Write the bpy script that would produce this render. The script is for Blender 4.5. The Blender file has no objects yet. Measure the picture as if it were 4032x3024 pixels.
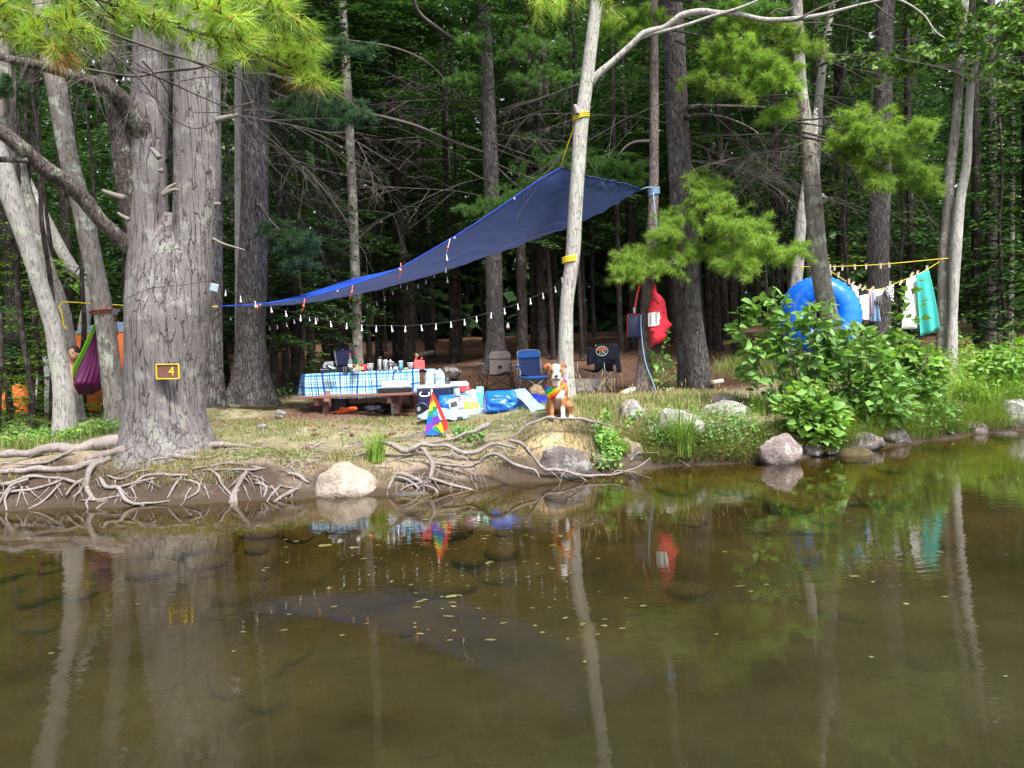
import bpy, math, random
import numpy as np
from mathutils import Vector, Matrix, noise as mnoise

R = math.radians
scene = bpy.context.scene
COL = scene.collection
# ------------------------------------------------------------------ camera
CAM_H, FPX, PITCH, ROLL = 1.43, 3030.0, R(1.91), R(2.35)
_f = Vector((0, math.cos(PITCH), -math.sin(PITCH)))
_r0 = Vector((1, 0, 0)); _u0 = Vector((0, math.sin(PITCH), math.cos(PITCH)))
_r = _r0 * math.cos(ROLL) - _u0 * math.sin(ROLL)
_u = _r0 * math.sin(ROLL) + _u0 * math.cos(ROLL)
cam_d = bpy.data.cameras.new("camera"); cam = bpy.data.objects.new("camera", cam_d); COL.objects.link(cam)
cam_d.sensor_width = 36.0; cam_d.lens = 36.0 * FPX / 4032.0; cam_d.clip_end = 600; cam_d.clip_start = 0.05
m = Matrix((( _r.x, _u.x, -_f.x, 0), (_r.y, _u.y, -_f.y, 0), (_r.z, _u.z, -_f.z, CAM_H), (0, 0, 0, 1)))
cam.matrix_world = m
scene.camera = cam
# ------------------------------------------------------------------ sky, sun, exposure
SUN_EL, SUN_AZ = R(58), R(150)        # azimuth from +Y clockwise: behind the camera, to the right
w = bpy.data.worlds.new("World"); scene.world = w; w.use_nodes = True
nt = w.node_tree; nt.nodes.clear()
sky = nt.nodes.new("ShaderNodeTexSky"); sky.sky_type = 'NISHITA'; sky.sun_disc = False
sky.sun_elevation = SUN_EL; sky.sun_rotation = SUN_AZ; sky.dust_density = 3.0; sky.air_density = 1.0
hs = nt.nodes.new("ShaderNodeHueSaturation"); hs.inputs['Saturation'].default_value = 0.22
bg = nt.nodes.new("ShaderNodeBackground"); bg.inputs['Strength'].default_value = 0.115
wo = nt.nodes.new("ShaderNodeOutputWorld")
nt.links.new(sky.outputs[0], hs.inputs['Color']); nt.links.new(hs.outputs[0], bg.inputs[0]); nt.links.new(bg.outputs[0], wo.inputs[0])
sd = bpy.data.lights.new("sun", 'SUN'); sd.energy = 2.6; sd.angle = R(12); sd.color = (1.0, 0.965, 0.92)
sun = bpy.data.objects.new("sun", sd); COL.objects.link(sun)
sdir = Vector((math.sin(SUN_AZ) * math.cos(SUN_EL), math.cos(SUN_AZ) * math.cos(SUN_EL), math.sin(SUN_EL)))
sun.rotation_euler = sdir.to_track_quat('Z', 'Y').to_euler()
vs = scene.view_settings
scene.display_settings.display_device = 'sRGB'
vs.view_transform = 'Standard'; vs.look = 'None'; vs.gamma = 1; vs.use_curve_mapping = False
vs.exposure = 1.55
scene.cycles.max_bounces = 8; scene.cycles.transparent_max_bounces = 16
scene.cycles.diffuse_bounces = 3; scene.cycles.glossy_bounces = 4; scene.cycles.transmission_bounces = 6
scene.cycles.use_denoising = True
scene.cycles.caustics_reflective = False; scene.cycles.caustics_refractive = False

# ------------------------------------------------------------------ pixel of the photograph -> point of the place
def P(px, py, d):
    v = _f + _r * ((px - 2016) / FPX) + _u * ((1512 - py) / FPX)
    v = v * (d / v.y)
    return Vector((v.x, v.y, v.z + CAM_H))
def S(px, d): return px * d / FPX
def W(px, py, z=0.0):
    v = _f + _r * ((px - 2016) / FPX) + _u * ((1512 - py) / FPX)
    t = (z - CAM_H) / v.z
    return Vector((v.x * t, v.y * t, z))

# ------------------------------------------------------------------ naming
def tag(o, label=None, cat=None, group=None, kind=None):
    if label: o['label'] = label
    if cat: o['category'] = cat
    if group: o['group'] = group
    if kind: o['kind'] = kind
    return o
def thing(name, label, cat, loc=(0, 0, 0), group=None, rotz=0.0):
    o = bpy.data.objects.new(name, None); o.empty_display_size = 0.1; COL.objects.link(o)
    o.location = loc; o.rotation_euler = (0, 0, rotz)
    return tag(o, label, cat, group)
def put(name, me, parent=None, loc=None):
    o = bpy.data.objects.new(name, me); COL.objects.link(o)
    if parent is not None: o.parent = parent
    if loc is not None: o.location = loc
    return o
def kids(o): return [c for c in list(COL.objects) if c.parent == o]
def dup(root, loc, rot=None, scale=None, label=None, group=None, children=None):
    r = root.copy(); COL.objects.link(r); r.location = loc
    if rot is not None: r.rotation_euler = rot
    if scale is not None: r.scale = scale
    if label: r['label'] = label
    if group: r['group'] = group
    for c in (children if children is not None else kids(root)):
        k = c.copy(); COL.objects.link(k); k.parent = r
    return r
def world_origin(p):
    v = Vector((0, 0, 0))
    while p is not None:
        v += Vector(p.location); p = p.parent
    return v

# ------------------------------------------------------------------ fast mesh from arrays
def mesh_np(name, V, F, mats=(), mi=None, smooth=False):
    V = np.asarray(V, np.float32); F = np.asarray(F, np.int32)
    me = bpy.data.meshes.new(name); k = F.shape[1]
    me.vertices.add(len(V)); me.vertices.foreach_set('co', V.ravel())
    me.loops.add(F.size); me.loops.foreach_set('vertex_index', F.ravel())
    me.polygons.add(len(F)); me.polygons.foreach_set('loop_start', np.arange(0, F.size, k, dtype=np.int32))
    if mi is not None: me.polygons.foreach_set('material_index', np.asarray(mi, np.int32))
    me.polygons.foreach_set('use_smooth', np.full(len(F), smooth))
    for a in mats: me.materials.append(a)
    me.update(calc_edges=True); me.validate()
    return me

class MB:
    def __init__(s): s.v = []; s.f = []; s.m = []; s.uv = {}
    def add(s, vs_, fs, mi=0, uvs=None):
        b = len(s.v); s.v += [tuple(q) for q in vs_]
        for f in fs:
            if uvs is not None: s.uv[len(s.f)] = [uvs[i] for i in f]
            s.f.append([i + b for i in f]); s.m.append(mi)
        return b
    def box(s, c, size, M=None, mi=0, bev=0.0, taper=1.0):
        hx, hy, hz = [q / 2 for q in size]; b = min(bev, hx * .9, hy * .9, hz * .9); c = Vector(c)
        def T(p):
            k = taper if p[2] > 0 else 1.0
            q = Vector((p[0] * k, p[1] * k, p[2]))
            return c + (M @ q if M is not None else q)
        if b <= 0:
            vs_ = [T((x, y, z)) for x in (-hx, hx) for y in (-hy, hy) for z in (-hz, hz)]
            s.add(vs_, [(0, 1, 3, 2), (4, 6, 7, 5), (0, 4, 5, 1), (2, 3, 7, 6), (0, 2, 6, 4), (1, 5, 7, 3)], mi); return
        vs_ = []; ix = {}
        for sx in (-1, 1):
            for sy in (-1, 1):
                for sz in (-1, 1):
                    for a in range(3):
                        p = [sx * (hx - b), sy * (hy - b), sz * (hz - b)]
                        p[a] = (sx * hx, sy * hy, sz * hz)[a]
                        ix[(sx, sy, sz, a)] = len(vs_); vs_.append(T(p))
        fs = []
        for a in range(3):
            o1, o2 = [q for q in range(3) if q != a]
            for sg in (-1, 1):
                q = []
                for (u_, v_) in ((-1, -1), (1, -1), (1, 1), (-1, 1)):
                    k = [0, 0, 0]; k[a] = sg; k[o1] = u_; k[o2] = v_; q.append(ix[tuple(k) + (a,)])
                fs.append(q if sg * (1 if a != 1 else -1) > 0 else q[::-1])
        for a in range(3):
            o1, o2 = [q for q in range(3) if q != a]
            for u_ in (-1, 1):
                for v_ in (-1, 1):
                    k0 = [0, 0, 0]; k0[o1] = u_; k0[o2] = v_; k1 = list(k0); k0[a] = -1; k1[a] = 1
                    fs.append([ix[tuple(k0) + (o1,)], ix[tuple(k1) + (o1,)], ix[tuple(k1) + (o2,)], ix[tuple(k0) + (o2,)]])
        for sx in (-1, 1):
            for sy in (-1, 1):
                for sz in (-1, 1): fs.append([ix[(sx, sy, sz, a)] for a in range(3)])
        s.add(vs_, fs, mi)
    def tube(s, pts, r, n=8, mi=0, cap=True, closed=False, flat=1.0, up=None):
        pts = [Vector(p) for p in pts]; k = len(pts)
        rs = [r] * k if isinstance(r, (int, float)) else list(r)
        up = Vector(up) if up is not None else None
        ring = []; nrm = None
        for i, p in enumerate(pts):
            if closed: t = pts[(i + 1) % k] - pts[i - 1]
            else: t = pts[min(i + 1, k - 1)] - pts[max(i - 1, 0)]
            if t.length < 1e-9: t = Vector((0, 0, 1))
            t.normalize()
            if nrm is None or up is not None:
                a = up if up is not None else (Vector((0, 0, 1)) if abs(t.z) < 0.9 else Vector((1, 0, 0)))
                nrm = (a - t * a.dot(t)); nrm = nrm.normalized() if nrm.length > 1e-6 else t.orthogonal().normalized()
            else:
                nrm = nrm - t * nrm.dot(t); nrm = nrm.normalized() if nrm.length > 1e-6 else t.orthogonal().normalized()
            b = t.cross(nrm)
            ring.append([p + (nrm * math.cos(6.28319 * j / n) * flat + b * math.sin(6.28319 * j / n)) * rs[i] for j in range(n)])
        vs_ = [q for g in ring for q in g]; fs = []
        for i in range(k if closed else k - 1):
            a0, b0 = i * n, ((i + 1) % k) * n
            for j in range(n):
                j2 = (j + 1) % n; fs.append((a0 + j, a0 + j2, b0 + j2, b0 + j))
        if cap and not closed: fs.append(tuple(range(n))[::-1]); fs.append(tuple((k - 1) * n + j for j in range(n)))
        s.add(vs_, fs, mi)
    def lathe(s, prof, c=(0, 0, 0), M=None, n=16, mi=0, sy=1.0):
        c = Vector(c); vs_ = []; fs = []
        for (r, z) in prof:
            for j in range(n):
                a = 6.28319 * j / n; q = Vector((r * math.cos(a), r * math.sin(a) * sy, z)); vs_.append(c + (M @ q if M is not None else q))
        for i in range(len(prof) - 1):
            for j in range(n):
                j2 = (j + 1) % n; fs.append((i * n + j, i * n + j2, (i + 1) * n + j2, (i + 1) * n + j))
        fs.append(tuple(range(n))[::-1]); fs.append(tuple((len(prof) - 1) * n + j for j in range(n)))
        s.add(vs_, fs, mi)
    def ell(s, c, rad, M=None, nu=12, nv=8, mi=0, nz=0.0, seed=0.0, fn=None):
        c = Vector(c); vs_ = []; fs = []
        for i in range(nv + 1):
            ph = math.pi * i / nv
            for j in range(nu):
                a = 6.28319 * j / nu; q = Vector((math.sin(ph) * math.cos(a), math.sin(ph) * math.sin(a), math.cos(ph)))
                k = 1 + (nz * mnoise.noise(q * 1.7 + Vector((seed, seed * 2, 0))) if nz else 0)
                if fn: q = fn(q)
                q = Vector((q.x * rad[0], q.y * rad[1], q.z * rad[2])) * k
                vs_.append(c + (M @ q if M is not None else q))
        for i in range(nv):
            for j in range(nu):
                j2 = (j + 1) % nu; fs.append((i * nu + j, (i + 1) * nu + j, (i + 1) * nu + j2, i * nu + j2))
        s.add(vs_, fs, mi)
    def grid(s, fn, nu, nv, mi=0):
        vs_ = []; uv = []; fs = []
        for j in range(nv + 1):
            for i in range(nu + 1):
                u_, v_ = i / nu, j / nv; vs_.append(fn(u_, v_)); uv.append((u_, v_))
        for j in range(nv):
            for i in range(nu):
                a = j * (nu + 1) + i; fs.append((a, a + 1, a + nu + 2, a + nu + 1))
        s.add(vs_, fs, mi, uv)
    def build(s, name, mats, parent=None, smooth=True, local=False, solid=0.0, loc=None, bevel=False):
        org = Vector((0, 0, 0)) if local else world_origin(parent)
        if loc is not None and not local: org = Vector(loc)
        me = bpy.data.meshes.new(name)
        me.from_pydata([tuple(Vector(q) - org) for q in s.v], [], s.f)
        mats = mats if isinstance(mats, (list, tuple)) else [mats]
        for a in mats: me.materials.append(a)
        for p, mi in zip(me.polygons, s.m): p.material_index = mi; p.use_smooth = smooth
        if s.uv:
            l = me.uv_layers.new(name="UVMap")
            for pi, p in enumerate(me.polygons):
                if pi in s.uv:
                    for li, c in zip(p.loop_indices, s.uv[pi]): l.data[li].uv = c
        me.update()
        o = put(name, me, parent)
        if loc is not None and not local: o.location = loc
        if solid:
            md = o.modifiers.new("solidify", 'SOLIDIFY'); md.thickness = solid; md.offset = 0
        return o

def spline(pts, n=6):
    """Catmull-Rom through points of any dimension, n samples per span."""
    A = [np.array(p, float) for p in pts]; out = []
    for i in range(len(A) - 1):
        p0 = A[i - 1] if i > 0 else 2 * A[0] - A[1]; p1, p2 = A[i], A[i + 1]
        p3 = A[i + 2] if i + 2 < len(A) else 2 * A[-1] - A[-2]
        for k in range(n):
            t = k / n
            out.append(0.5 * ((2 * p1) + (-p0 + p2) * t + (2 * p0 - 5 * p1 + 4 * p2 - p3) * t * t + (-p0 + 3 * p1 - 3 * p2 + p3) * t ** 3))
    out.append(A[-1]); return out

# ------------------------------------------------------------------ materials
class NT:
    def __init__(s, name):
        s.mat = bpy.data.materials.new(name); s.mat.use_nodes = True; s.t = s.mat.node_tree; s.t.nodes.clear()
        s.out = s.n("ShaderNodeOutputMaterial")
    def n(s, ty, **kw):
        k = s.t.nodes.new(ty)
        for a, b in kw.items():
            if hasattr(k, a) and not a.startswith('i_'): setattr(k, a, b)
        return k
    def l(s, a, b): s.t.links.new(a, b)
    def coord(s, kind='Object', scale=(1, 1, 1)):
        tc = s.n("ShaderNodeTexCoord"); mp = s.n("ShaderNodeMapping"); mp.inputs['Scale'].default_value = scale
        s.l(tc.outputs[kind], mp.inputs[0]); return mp.outputs[0]
    def noise(s, vec, scale=5, detail=4, rough=0.55, dist=0.0):
        k = s.n("ShaderNodeTexNoise"); k.inputs['Scale'].default_value = scale; k.inputs['Detail'].default_value = detail
        k.inputs['Roughness'].default_value = rough; k.inputs['Distortion'].default_value = dist
        if vec is not None: s.l(vec, k.inputs['Vector'])
        return k.outputs['Fac']
    def ramp(s, fac, stops):
        k = s.n("ShaderNodeValToRGB"); e = k.color_ramp.elements
        while len(e) < len(stops): e.new(0.5)
        for q, (p, c) in zip(e, stops): q.position = p; q.color = (c[0], c[1], c[2], 1) if not isinstance(c, (int, float)) else (c, c, c, 1)
        s.l(fac, k.inputs[0]); return k.outputs[0]
    def mix(s, fac, a, b, mode='MIX'):
        k = s.n("ShaderNodeMix"); k.data_type = 'RGBA'; k.blend_type = mode
        for sock, v in ((k.inputs[0], fac), (k.inputs[6], a), (k.inputs[7], b)):
            if isinstance(v, (int, float)): sock.default_value = v
            elif isinstance(v, (tuple, list)): sock.default_value = (v[0], v[1], v[2], 1)
            else: s.l(v, sock)
        return k.outputs[2]
    def math(s, op, a, b=0.0, c=0.0):
        k = s.n("ShaderNodeMath"); k.operation = op
        for i, v in enumerate((a, b, c)):
            if isinstance(v, (int, float)): k.inputs[i].default_value = v
            else: s.l(v, k.inputs[i])
        return k.outputs[0]
    def attr(s, name):
        k = s.n("ShaderNodeAttribute"); k.attribute_name = name; return k
    def bump(s, h, strength=0.4, dist=0.02, normal=None):
        k = s.n("ShaderNodeBump"); k.inputs['Strength'].default_value = strength; k.inputs['Distance'].default_value = dist
        s.l(h, k.inputs['Height'])
        if normal is not None: s.l(normal, k.inputs['Normal'])
        return k.outputs[0]
    def bsdf(s, color, rough=0.6, metal=0.0, normal=None, spec=0.5, **kw):
        k = s.n("ShaderNodeBsdfPrincipled")
        for nm, v in (('Base Color', color), ('Roughness', rough), ('Metallic', metal), ('Specular IOR Level', spec)):
            if isinstance(v, (tuple, list)): k.inputs[nm].default_value = (v[0], v[1], v[2], 1)
            elif isinstance(v, (int, float)): k.inputs[nm].default_value = v
            else: s.l(v, k.inputs[nm])
        for nm, v in kw.items(): k.inputs[nm.replace('_', ' ')].default_value = v
        if normal is not None: s.l(normal, k.inputs['Normal'])
        s.l(k.outputs[0], s.out.inputs[0]); return k

_mc = {}
def flat(name, color, rough=0.5, metal=0.0, var=0.12, bump=0.15, scale=18, spec=0.5, wear=0.0, **kw):
    """A surface of one colour with slight mottling and relief."""
    if name in _mc: return _mc[name]
    t = NT(name); v = t.coord('Object'); nz = t.noise(v, scale, 5)
    c = t.mix(nz, tuple(q * (1 - var) for q in color), tuple(min(1, q * (1 + var)) for q in color))
    if wear: c = t.mix(t.math('MULTIPLY', t.ramp(t.noise(v, scale * .35, 6, .7), [(.5, 0), (.7, 1)]), wear), c, (0.12, 0.09, 0.06))
    nm = t.bump(t.noise(v, scale * 4, 3), bump, 0.004) if bump else None
    t.bsdf(c, t.math('ADD', t.math('MULTIPLY', nz, 0.15), rough - 0.07), metal, nm, spec, **kw)
    _mc[name] = t.mat; return t.mat

def leafmat(name, dark, light, yellow=None, trans=0.35, rough=0.5, spec=0.3, scale=1.5):
    t = NT(name); g = t.n("ShaderNodeNewGeometry"); rnd = g.outputs['Random Per Island']
    oi = t.n("ShaderNodeObjectInfo")
    tc = t.n("ShaderNodeTexCoord")
    big = t.noise(tc.outputs['Object'], scale, 2)
    f = t.math('ADD', t.math('MULTIPLY', rnd, 0.6), t.math('MULTIPLY', big, 0.5))
    stops = [(0.15, dark), (0.8, light)]
    if yellow: stops = [(0.15, dark), (0.7, light), (0.98, yellow)]
    c = t.ramp(f, stops)
    hsv = t.n("ShaderNodeHueSaturation"); t.l(c, hsv.inputs['Color'])
    t.l(t.math('ADD', t.math('MULTIPLY', oi.outputs['Random'], 0.5), 0.75), hsv.inputs['Value'])
    c = hsv.outputs[0]
    b = t.n("ShaderNodeBsdfPrincipled"); t.l(c, b.inputs['Base Color']); b.inputs['Roughness'].default_value = rough
    b.inputs['Specular IOR Level'].default_value = spec
    tr = t.n("ShaderNodeBsdfTranslucent"); t.l(t.mix(1.0, c, (1.0, 1.0, 0.5), 'MULTIPLY'), tr.inputs[0])
    ms = t.n("ShaderNodeMixShader"); ms.inputs[0].default_value = trans
    t.l(b.outputs[0], ms.inputs[1]); t.l(tr.outputs[0], ms.inputs[2]); t.l(ms.outputs[0], t.out.inputs[0])
    return t.mat

def barkmat(name, dark, mid, light, sx=9, sz=2.0, crack=0.06, lichen=0.0, lichcol=(0.42, 0.47, 0.36), bump=0.9, speck=0.0, brk=(.45, .62)):
    t = NT(name); v = t.coord('Object', (sx, sx, sz))
    nz = t.n("ShaderNodeTexNoise"); t.l(v, nz.inputs['Vector']); nz.inputs['Scale'].default_value = 1.3; nz.inputs['Detail'].default_value = 3
    vv = t.n("ShaderNodeVectorMath"); vv.operation = 'MULTIPLY_ADD'; t.l(nz.outputs['Color'], vv.inputs[0]); vv.inputs[1].default_value = (1.3, 1.3, 1.3); t.l(v, vv.inputs[2])
    vo = t.n("ShaderNodeTexVoronoi"); vo.feature = 'DISTANCE_TO_EDGE'; t.l(vv.outputs[0], vo.inputs['Vector']); vo.inputs['Scale'].default_value = 1.0
    ed = t.ramp(vo.outputs['Distance'], [(0.0, 0), (crack, 0.6), (crack * 3.2, 1)])
    ed = t.math('MAXIMUM', ed, t.ramp(t.noise(v, .8, 4, .7), [(brk[0], 0), (brk[1], .92)]))
    fine = t.noise(t.coord('Object', (30, 30, 14)), 1.6, 8, 0.72)
    big = t.noise(t.coord('Object'), 1.6, 4)
    c = t.mix(fine, mid, light)
    c = t.mix(t.ramp(t.noise(t.coord('Object', (sx * 1.6, sx * 1.6, sz * .5)), 1.1, 5, .65), [(.42, 0), (.66, .5)]), c, tuple(q * .55 for q in mid))
    c = t.mix(t.ramp(big, [(.35, 0), (.7, 0.55)]), c, tuple(q * 0.72 for q in mid))
    if speck: c = t.mix(t.ramp(t.noise(t.coord('Object', (60, 60, 30)), 1.3, 4, .6), [(.60, 0), (.68, speck)]), c, tuple(min(1, q * 1.7) for q in light))
    if lichen: c = t.mix(t.math('MULTIPLY', t.ramp(t.noise(t.coord('Object'), 5.0, 6, .62), [(.53, 0), (.60, 1)]), lichen), c, lichcol)
    c = t.mix(t.math('MULTIPLY_ADD', ed, .8, t.math('MULTIPLY', fine, .3)), dark, c)
    h = t.math('ADD', t.math('MULTIPLY', ed, 0.8), t.math('MULTIPLY', fine, 0.35))
    t.bsdf(c, 0.9, 0, t.bump(h, bump, 0.03), 0.15)
    return t.mat

def rockmat(name, a, b, lich=(0.5, 0.5, 0.45), la=0.5, wet=True):
    t = NT(name); v = t.coord('Object'); n1 = t.noise(v, 3.2, 8, 0.65); n2 = t.noise(v, 26, 6, 0.7)
    c = t.mix(n1, a, b); c = t.mix(t.ramp(n2, [(.35, 0.5), (.65, 0)]), c, tuple(q * 0.55 for q in a))
    c = t.mix(t.math('MULTIPLY', t.ramp(t.noise(v, 6, 8, .68, .6), [(.53, 0), (.60, 1)]), la), c, lich)
    n3 = t.noise(t.coord('Object', (1, 1, 5)), 3.0, 5, .6, .5)
    c = t.mix(t.ramp(n3, [(.46, 0.0), (.50, .35), (.54, 0.0)]), c, tuple(q * 0.5 for q in a))
    rough = 0.85
    if wet:                                           # wet, stained band above the waterline (world height)
        g = t.n("ShaderNodeNewGeometry"); sp = t.n("ShaderNodeSeparateXYZ"); t.l(g.outputs['Position'], sp.inputs[0])
        k = t.ramp(t.math('ADD', sp.outputs[2], t.math('MULTIPLY', n1, 0.03)), [(.02, 1), (.075, 0)])
        c = t.mix(t.math('MULTIPLY', k, 0.75), c, tuple(q * 0.3 for q in a))
        rough = t.math('SUBTRACT', 0.85, t.math('MULTIPLY', k, 0.55))
    t.bsdf(c, rough, 0, t.bump(t.math('ADD', n1, t.math('MULTIPLY', n2, 0.5)), 1.0, 0.04), 0.35)
    return t.mat
# ================================================================== TERRAIN
rng = np.random.default_rng(7); random.seed(7)
SHORE = [W(px, py) for px, py in ((-500, 2035), (0, 2010), (420, 2000), (800, 1985), (1240, 1962), (1500, 1955), (1800, 1932), (2100, 1898), (2300, 1888),
         (2450, 1852), (2700, 1836), (2950, 1826), (3150, 1802), (3300, 1790), (3500, 1756), (3700, 1736), (3850, 1712), (4032, 1696), (4350, 1672))]
sx_ = np.array([p.x for p in SHORE]); sy_ = np.array([p.y for p in SHORE])
sx_ = np.concatenate([[-60, -14], sx_, [14, 60]]); sy_ = np.concatenate([[11.5, 8.9], sy_, [sy_[-1] + 2.5, sy_[-1] + 16]])
def shore(x): return np.interp(x, sx_, sy_)
CP = []
def cp(x, y, z): CP.append((x, y, z))
GP = [(2205, 1652, 9.75), (2120, 1668, 9.55), (2330, 1668, 9.7), (1715, 1716, 9.6), (1300, 1645, 12.0), (1600, 1632, 12.4), (980, 1602, 14.5), (2235, 1560, 12.1), (2000, 1542, 17), (2300, 1530, 17),
      (2531, 1545, 13), (2740, 1537, 14), (2300, 1345, 29), (2900, 1345, 29), (1900, 1400, 29), (2600, 1440, 20), (1950, 1458, 21), (1400, 1440, 28), (3710, 1432, 14.9), (3480, 1440, 16), (3300, 1470, 13.5),
      (255, 1728, 11.2), (460, 1678, 11.6), (830, 1600, 13.2), (560, 1790, 8.95), (660, 1793, 8.9), (780, 1790, 8.95), (450, 1798, 8.95), (280, 1800, 8.9), (655, 1740, 9.9), (30, 1745, 11), (100, 1790, 9.6), (900, 1760, 9.8), (1300, 1775, 9.6), (1100, 1700, 10.6), (1900, 1690, 10.2),
      (2470, 1632, 10.6), (2650, 1690, 10.2), (2830, 1620, 11.0), (3040, 1650, 10.6), (3350, 1560, 11.8), (3640, 1560, 12.4), (3900, 1480, 15), (4000, 1440, 17), (700, 1560, 20), (200, 1560, 22), (3900, 1400, 24)]
for q in GP: p = P(*q); cp(p.x, p.y, p.z)
for x in np.arange(-16, 16.1, 1.0):
    y0 = float(shore(x)); right = x > 1.6
    if right: cp(x, y0, -0.04); cp(x, y0 + .22, .10); cp(x, y0 + .5, .27)
    else:                                    # undercut bank: a dark low shelf behind the roots, then a steep edge
        lip = float(np.interp(x, [-5.2, -2.6, -1.2, .2, 1.2], [.26, .24, .20, .22, .34]))
        cp(x, y0, -0.05); cp(x, y0 + .12, .02); cp(x, y0 + .22, .05); cp(x, y0 + .31, lip); cp(x, y0 + .62, lip + (.17 if x < -2.6 else .10))
    cp(x, y0 - .5, -.12); cp(x, y0 - 1.5, -.28); cp(x, y0 - 3.5, -.62); cp(x, y0 - 7, -1.1); cp(x, y0 - 14, -1.6)
for a in (-60, -40, -25, 25, 40, 60):
    y0 = float(shore(a)); cp(a, y0, -0.02); cp(a, y0 - 8, -1.3); cp(a, y0 + 1.5, .5); cp(a, y0 + 10, 1.4)
for a in (-70, -35, -12, 12, 35, 70): cp(a, 42, 2.5); cp(a, 62, 3.6); cp(a, 90, 5); cp(a, -40, -2.5); cp(a, 200, 8)
CP = np.array(CP)
def _k(A, B): return np.sqrt(((A[:, None, :] - B[None, :, :]) ** 2).sum(-1) + 0.01)
_n = len(CP); _A = np.zeros((_n + 3, _n + 3)); _A[:_n, :_n] = _k(CP[:, :2], CP[:, :2]); _A[:_n, _n] = 1; _A[:_n, _n + 1:] = CP[:, :2]; _A[_n:, :_n] = _A[:_n, _n:].T
_w = np.linalg.solve(_A + np.diag([-.006] * _n + [0] * 3), np.concatenate([CP[:, 2], [0, 0, 0]]))
def heights(x, y):
    Q = np.stack([np.ravel(x), np.ravel(y)], 1); out = np.empty(len(Q))
    for i in range(0, len(Q), 20000):
        q = Q[i:i + 20000]; out[i:i + 20000] = _k(q, CP[:, :2]) @ _w[:_n] + _w[_n] + q @ _w[_n + 1:]
    s = Q[:, 1] - shore(Q[:, 0])
    b = 0.035 * np.sin(Q[:, 0] * 2.3 + np.sin(Q[:, 1] * 1.7) * 2) * np.sin(Q[:, 1] * 2.1 + 1.3) + 0.018 * np.sin(Q[:, 0] * 6.1 + Q[:, 1] * 3.3) * np.sin(Q[:, 1] * 5.7 - Q[:, 0] * 2.2)
    out = out + b * np.clip(np.abs(s) * 1.2, 0, 1)
    return np.where(s > 0.12, np.maximum(out, 0.02), np.where(s < -0.1, np.minimum(out, -0.03), out))
def H(x, y): return float(heights(np.array([x]), np.array([y]))[0])
def on(px, py, d, dz=0.0):
    """The point below/above pixel column px at distance d, set down on the ground."""
    p = P(px, py, d); p.z = H(p.x, p.y) + dz; return p

xs = np.concatenate([np.linspace(-150, -18, 34), np.linspace(-17, -8, 46), np.linspace(-7.9, 9, 240), np.linspace(9.2, 18, 44), np.linspace(22, 150, 32)])
ys = np.concatenate([np.linspace(-60, 0, 20), np.linspace(.5, 6.8, 36), np.linspace(6.9, 15, 160), np.linspace(15.2, 30, 74), np.linspace(31, 200, 60)])
X, Y = np.meshgrid(xs, ys); Z = heights(X, Y).reshape(X.shape)
S_ = (Y - shore(X.ravel()).reshape(X.shape))
V = np.stack([X.ravel(), Y.ravel(), Z.ravel()], 1); nx, ny = len(xs), len(ys)
I = (np.arange(ny - 1)[:, None] * nx + np.arange(nx - 1)[None, :]).ravel()
F = np.stack([I, I + 1, I + nx + 1, I + nx], 1)

def smooth(a, lo, hi): t = np.clip((a - lo) / (hi - lo), 0, 1); return t * t * (3 - 2 * t)
Sx, Xr, Yr = S_.ravel(), X.ravel(), Y.ravel()
grass = smooth(Sx, .45, .9) * (1 - smooth(Sx + .25 * np.sin(Xr * 1.9), 2.3, 3.7)) * 0.85
grass = np.maximum(grass, smooth(Xr, 4.2, 5.2) * smooth(Sx, .2, .5) * (1 - smooth(Sx, 5.5, 8)))
grass = np.maximum(grass, (1 - smooth(Xr, -4.4, -3.4)) * smooth(Sx, 1.4, 2.0) * (1 - smooth(Sx, 8, 11)))
_dog = P(2190, 1735, 9.3)
sand = np.exp(-(((Xr - _dog.x) / .46) ** 2 + ((Yr - _dog.y) / .22) ** 2)) * 1.2
litter = smooth(Sx, 2.2, 4.0)
TXT = barkmat  # keep the name short below
t = NT("ground_soil"); v = t.coord('Object')
n1 = t.noise(v, 2.2, 8, .68); n2 = t.noise(v, 17, 8, .7); n3 = t.noise(v, 60, 5, .7); n4 = t.noise(v, .7, 5, .6)
soil = t.mix(n2, (0.13, 0.095, 0.07), (0.42, 0.33, 0.25))
lit = t.mix(n3, (0.055, 0.028, 0.019), (0.165, 0.09, 0.06)); lit = t.mix(t.ramp(n2, [(.5, 0), (.72, .7)]), lit, (0.27, 0.165, 0.115)); lit = t.mix(t.ramp(n1, [(.4, 0), (.7, .6)]), lit, (0.07, 0.035, 0.022))
gr = t.mix(n3, (0.06, 0.08, 0.025), (0.20, 0.22, 0.08)); gr = t.mix(t.ramp(n1, [(.42, 0), (.62, .85)]), gr, (0.36, 0.30, 0.21))
sa = t.mix(n2, (0.33, 0.22, 0.11), (0.66, 0.50, 0.30))
bed = t.mix(t.ramp(n1, [(.35, 0), (.65, 1)]), (0.016, 0.013, 0.006), (0.085, 0.060, 0.025)); bed = t.mix(t.ramp(n2, [(.5, 0), (.75, .5)]), bed, (0.10, 0.08, 0.035))
c = t.mix(t.attr("litter").outputs['Fac'], soil, lit)
gm = t.math('MULTIPLY', t.attr("grass").outputs['Fac'], t.ramp(t.math('ADD', n1, t.math('MULTIPLY', n2, .3)), [(.46, .18), (.68, 1)]))
c = t.mix(gm, c, gr); c = t.mix(t.math('MULTIPLY', t.attr("sand").outputs['Fac'], t.ramp(n1, [(.3, .5), (.5, 1)])), c, sa)
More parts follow.
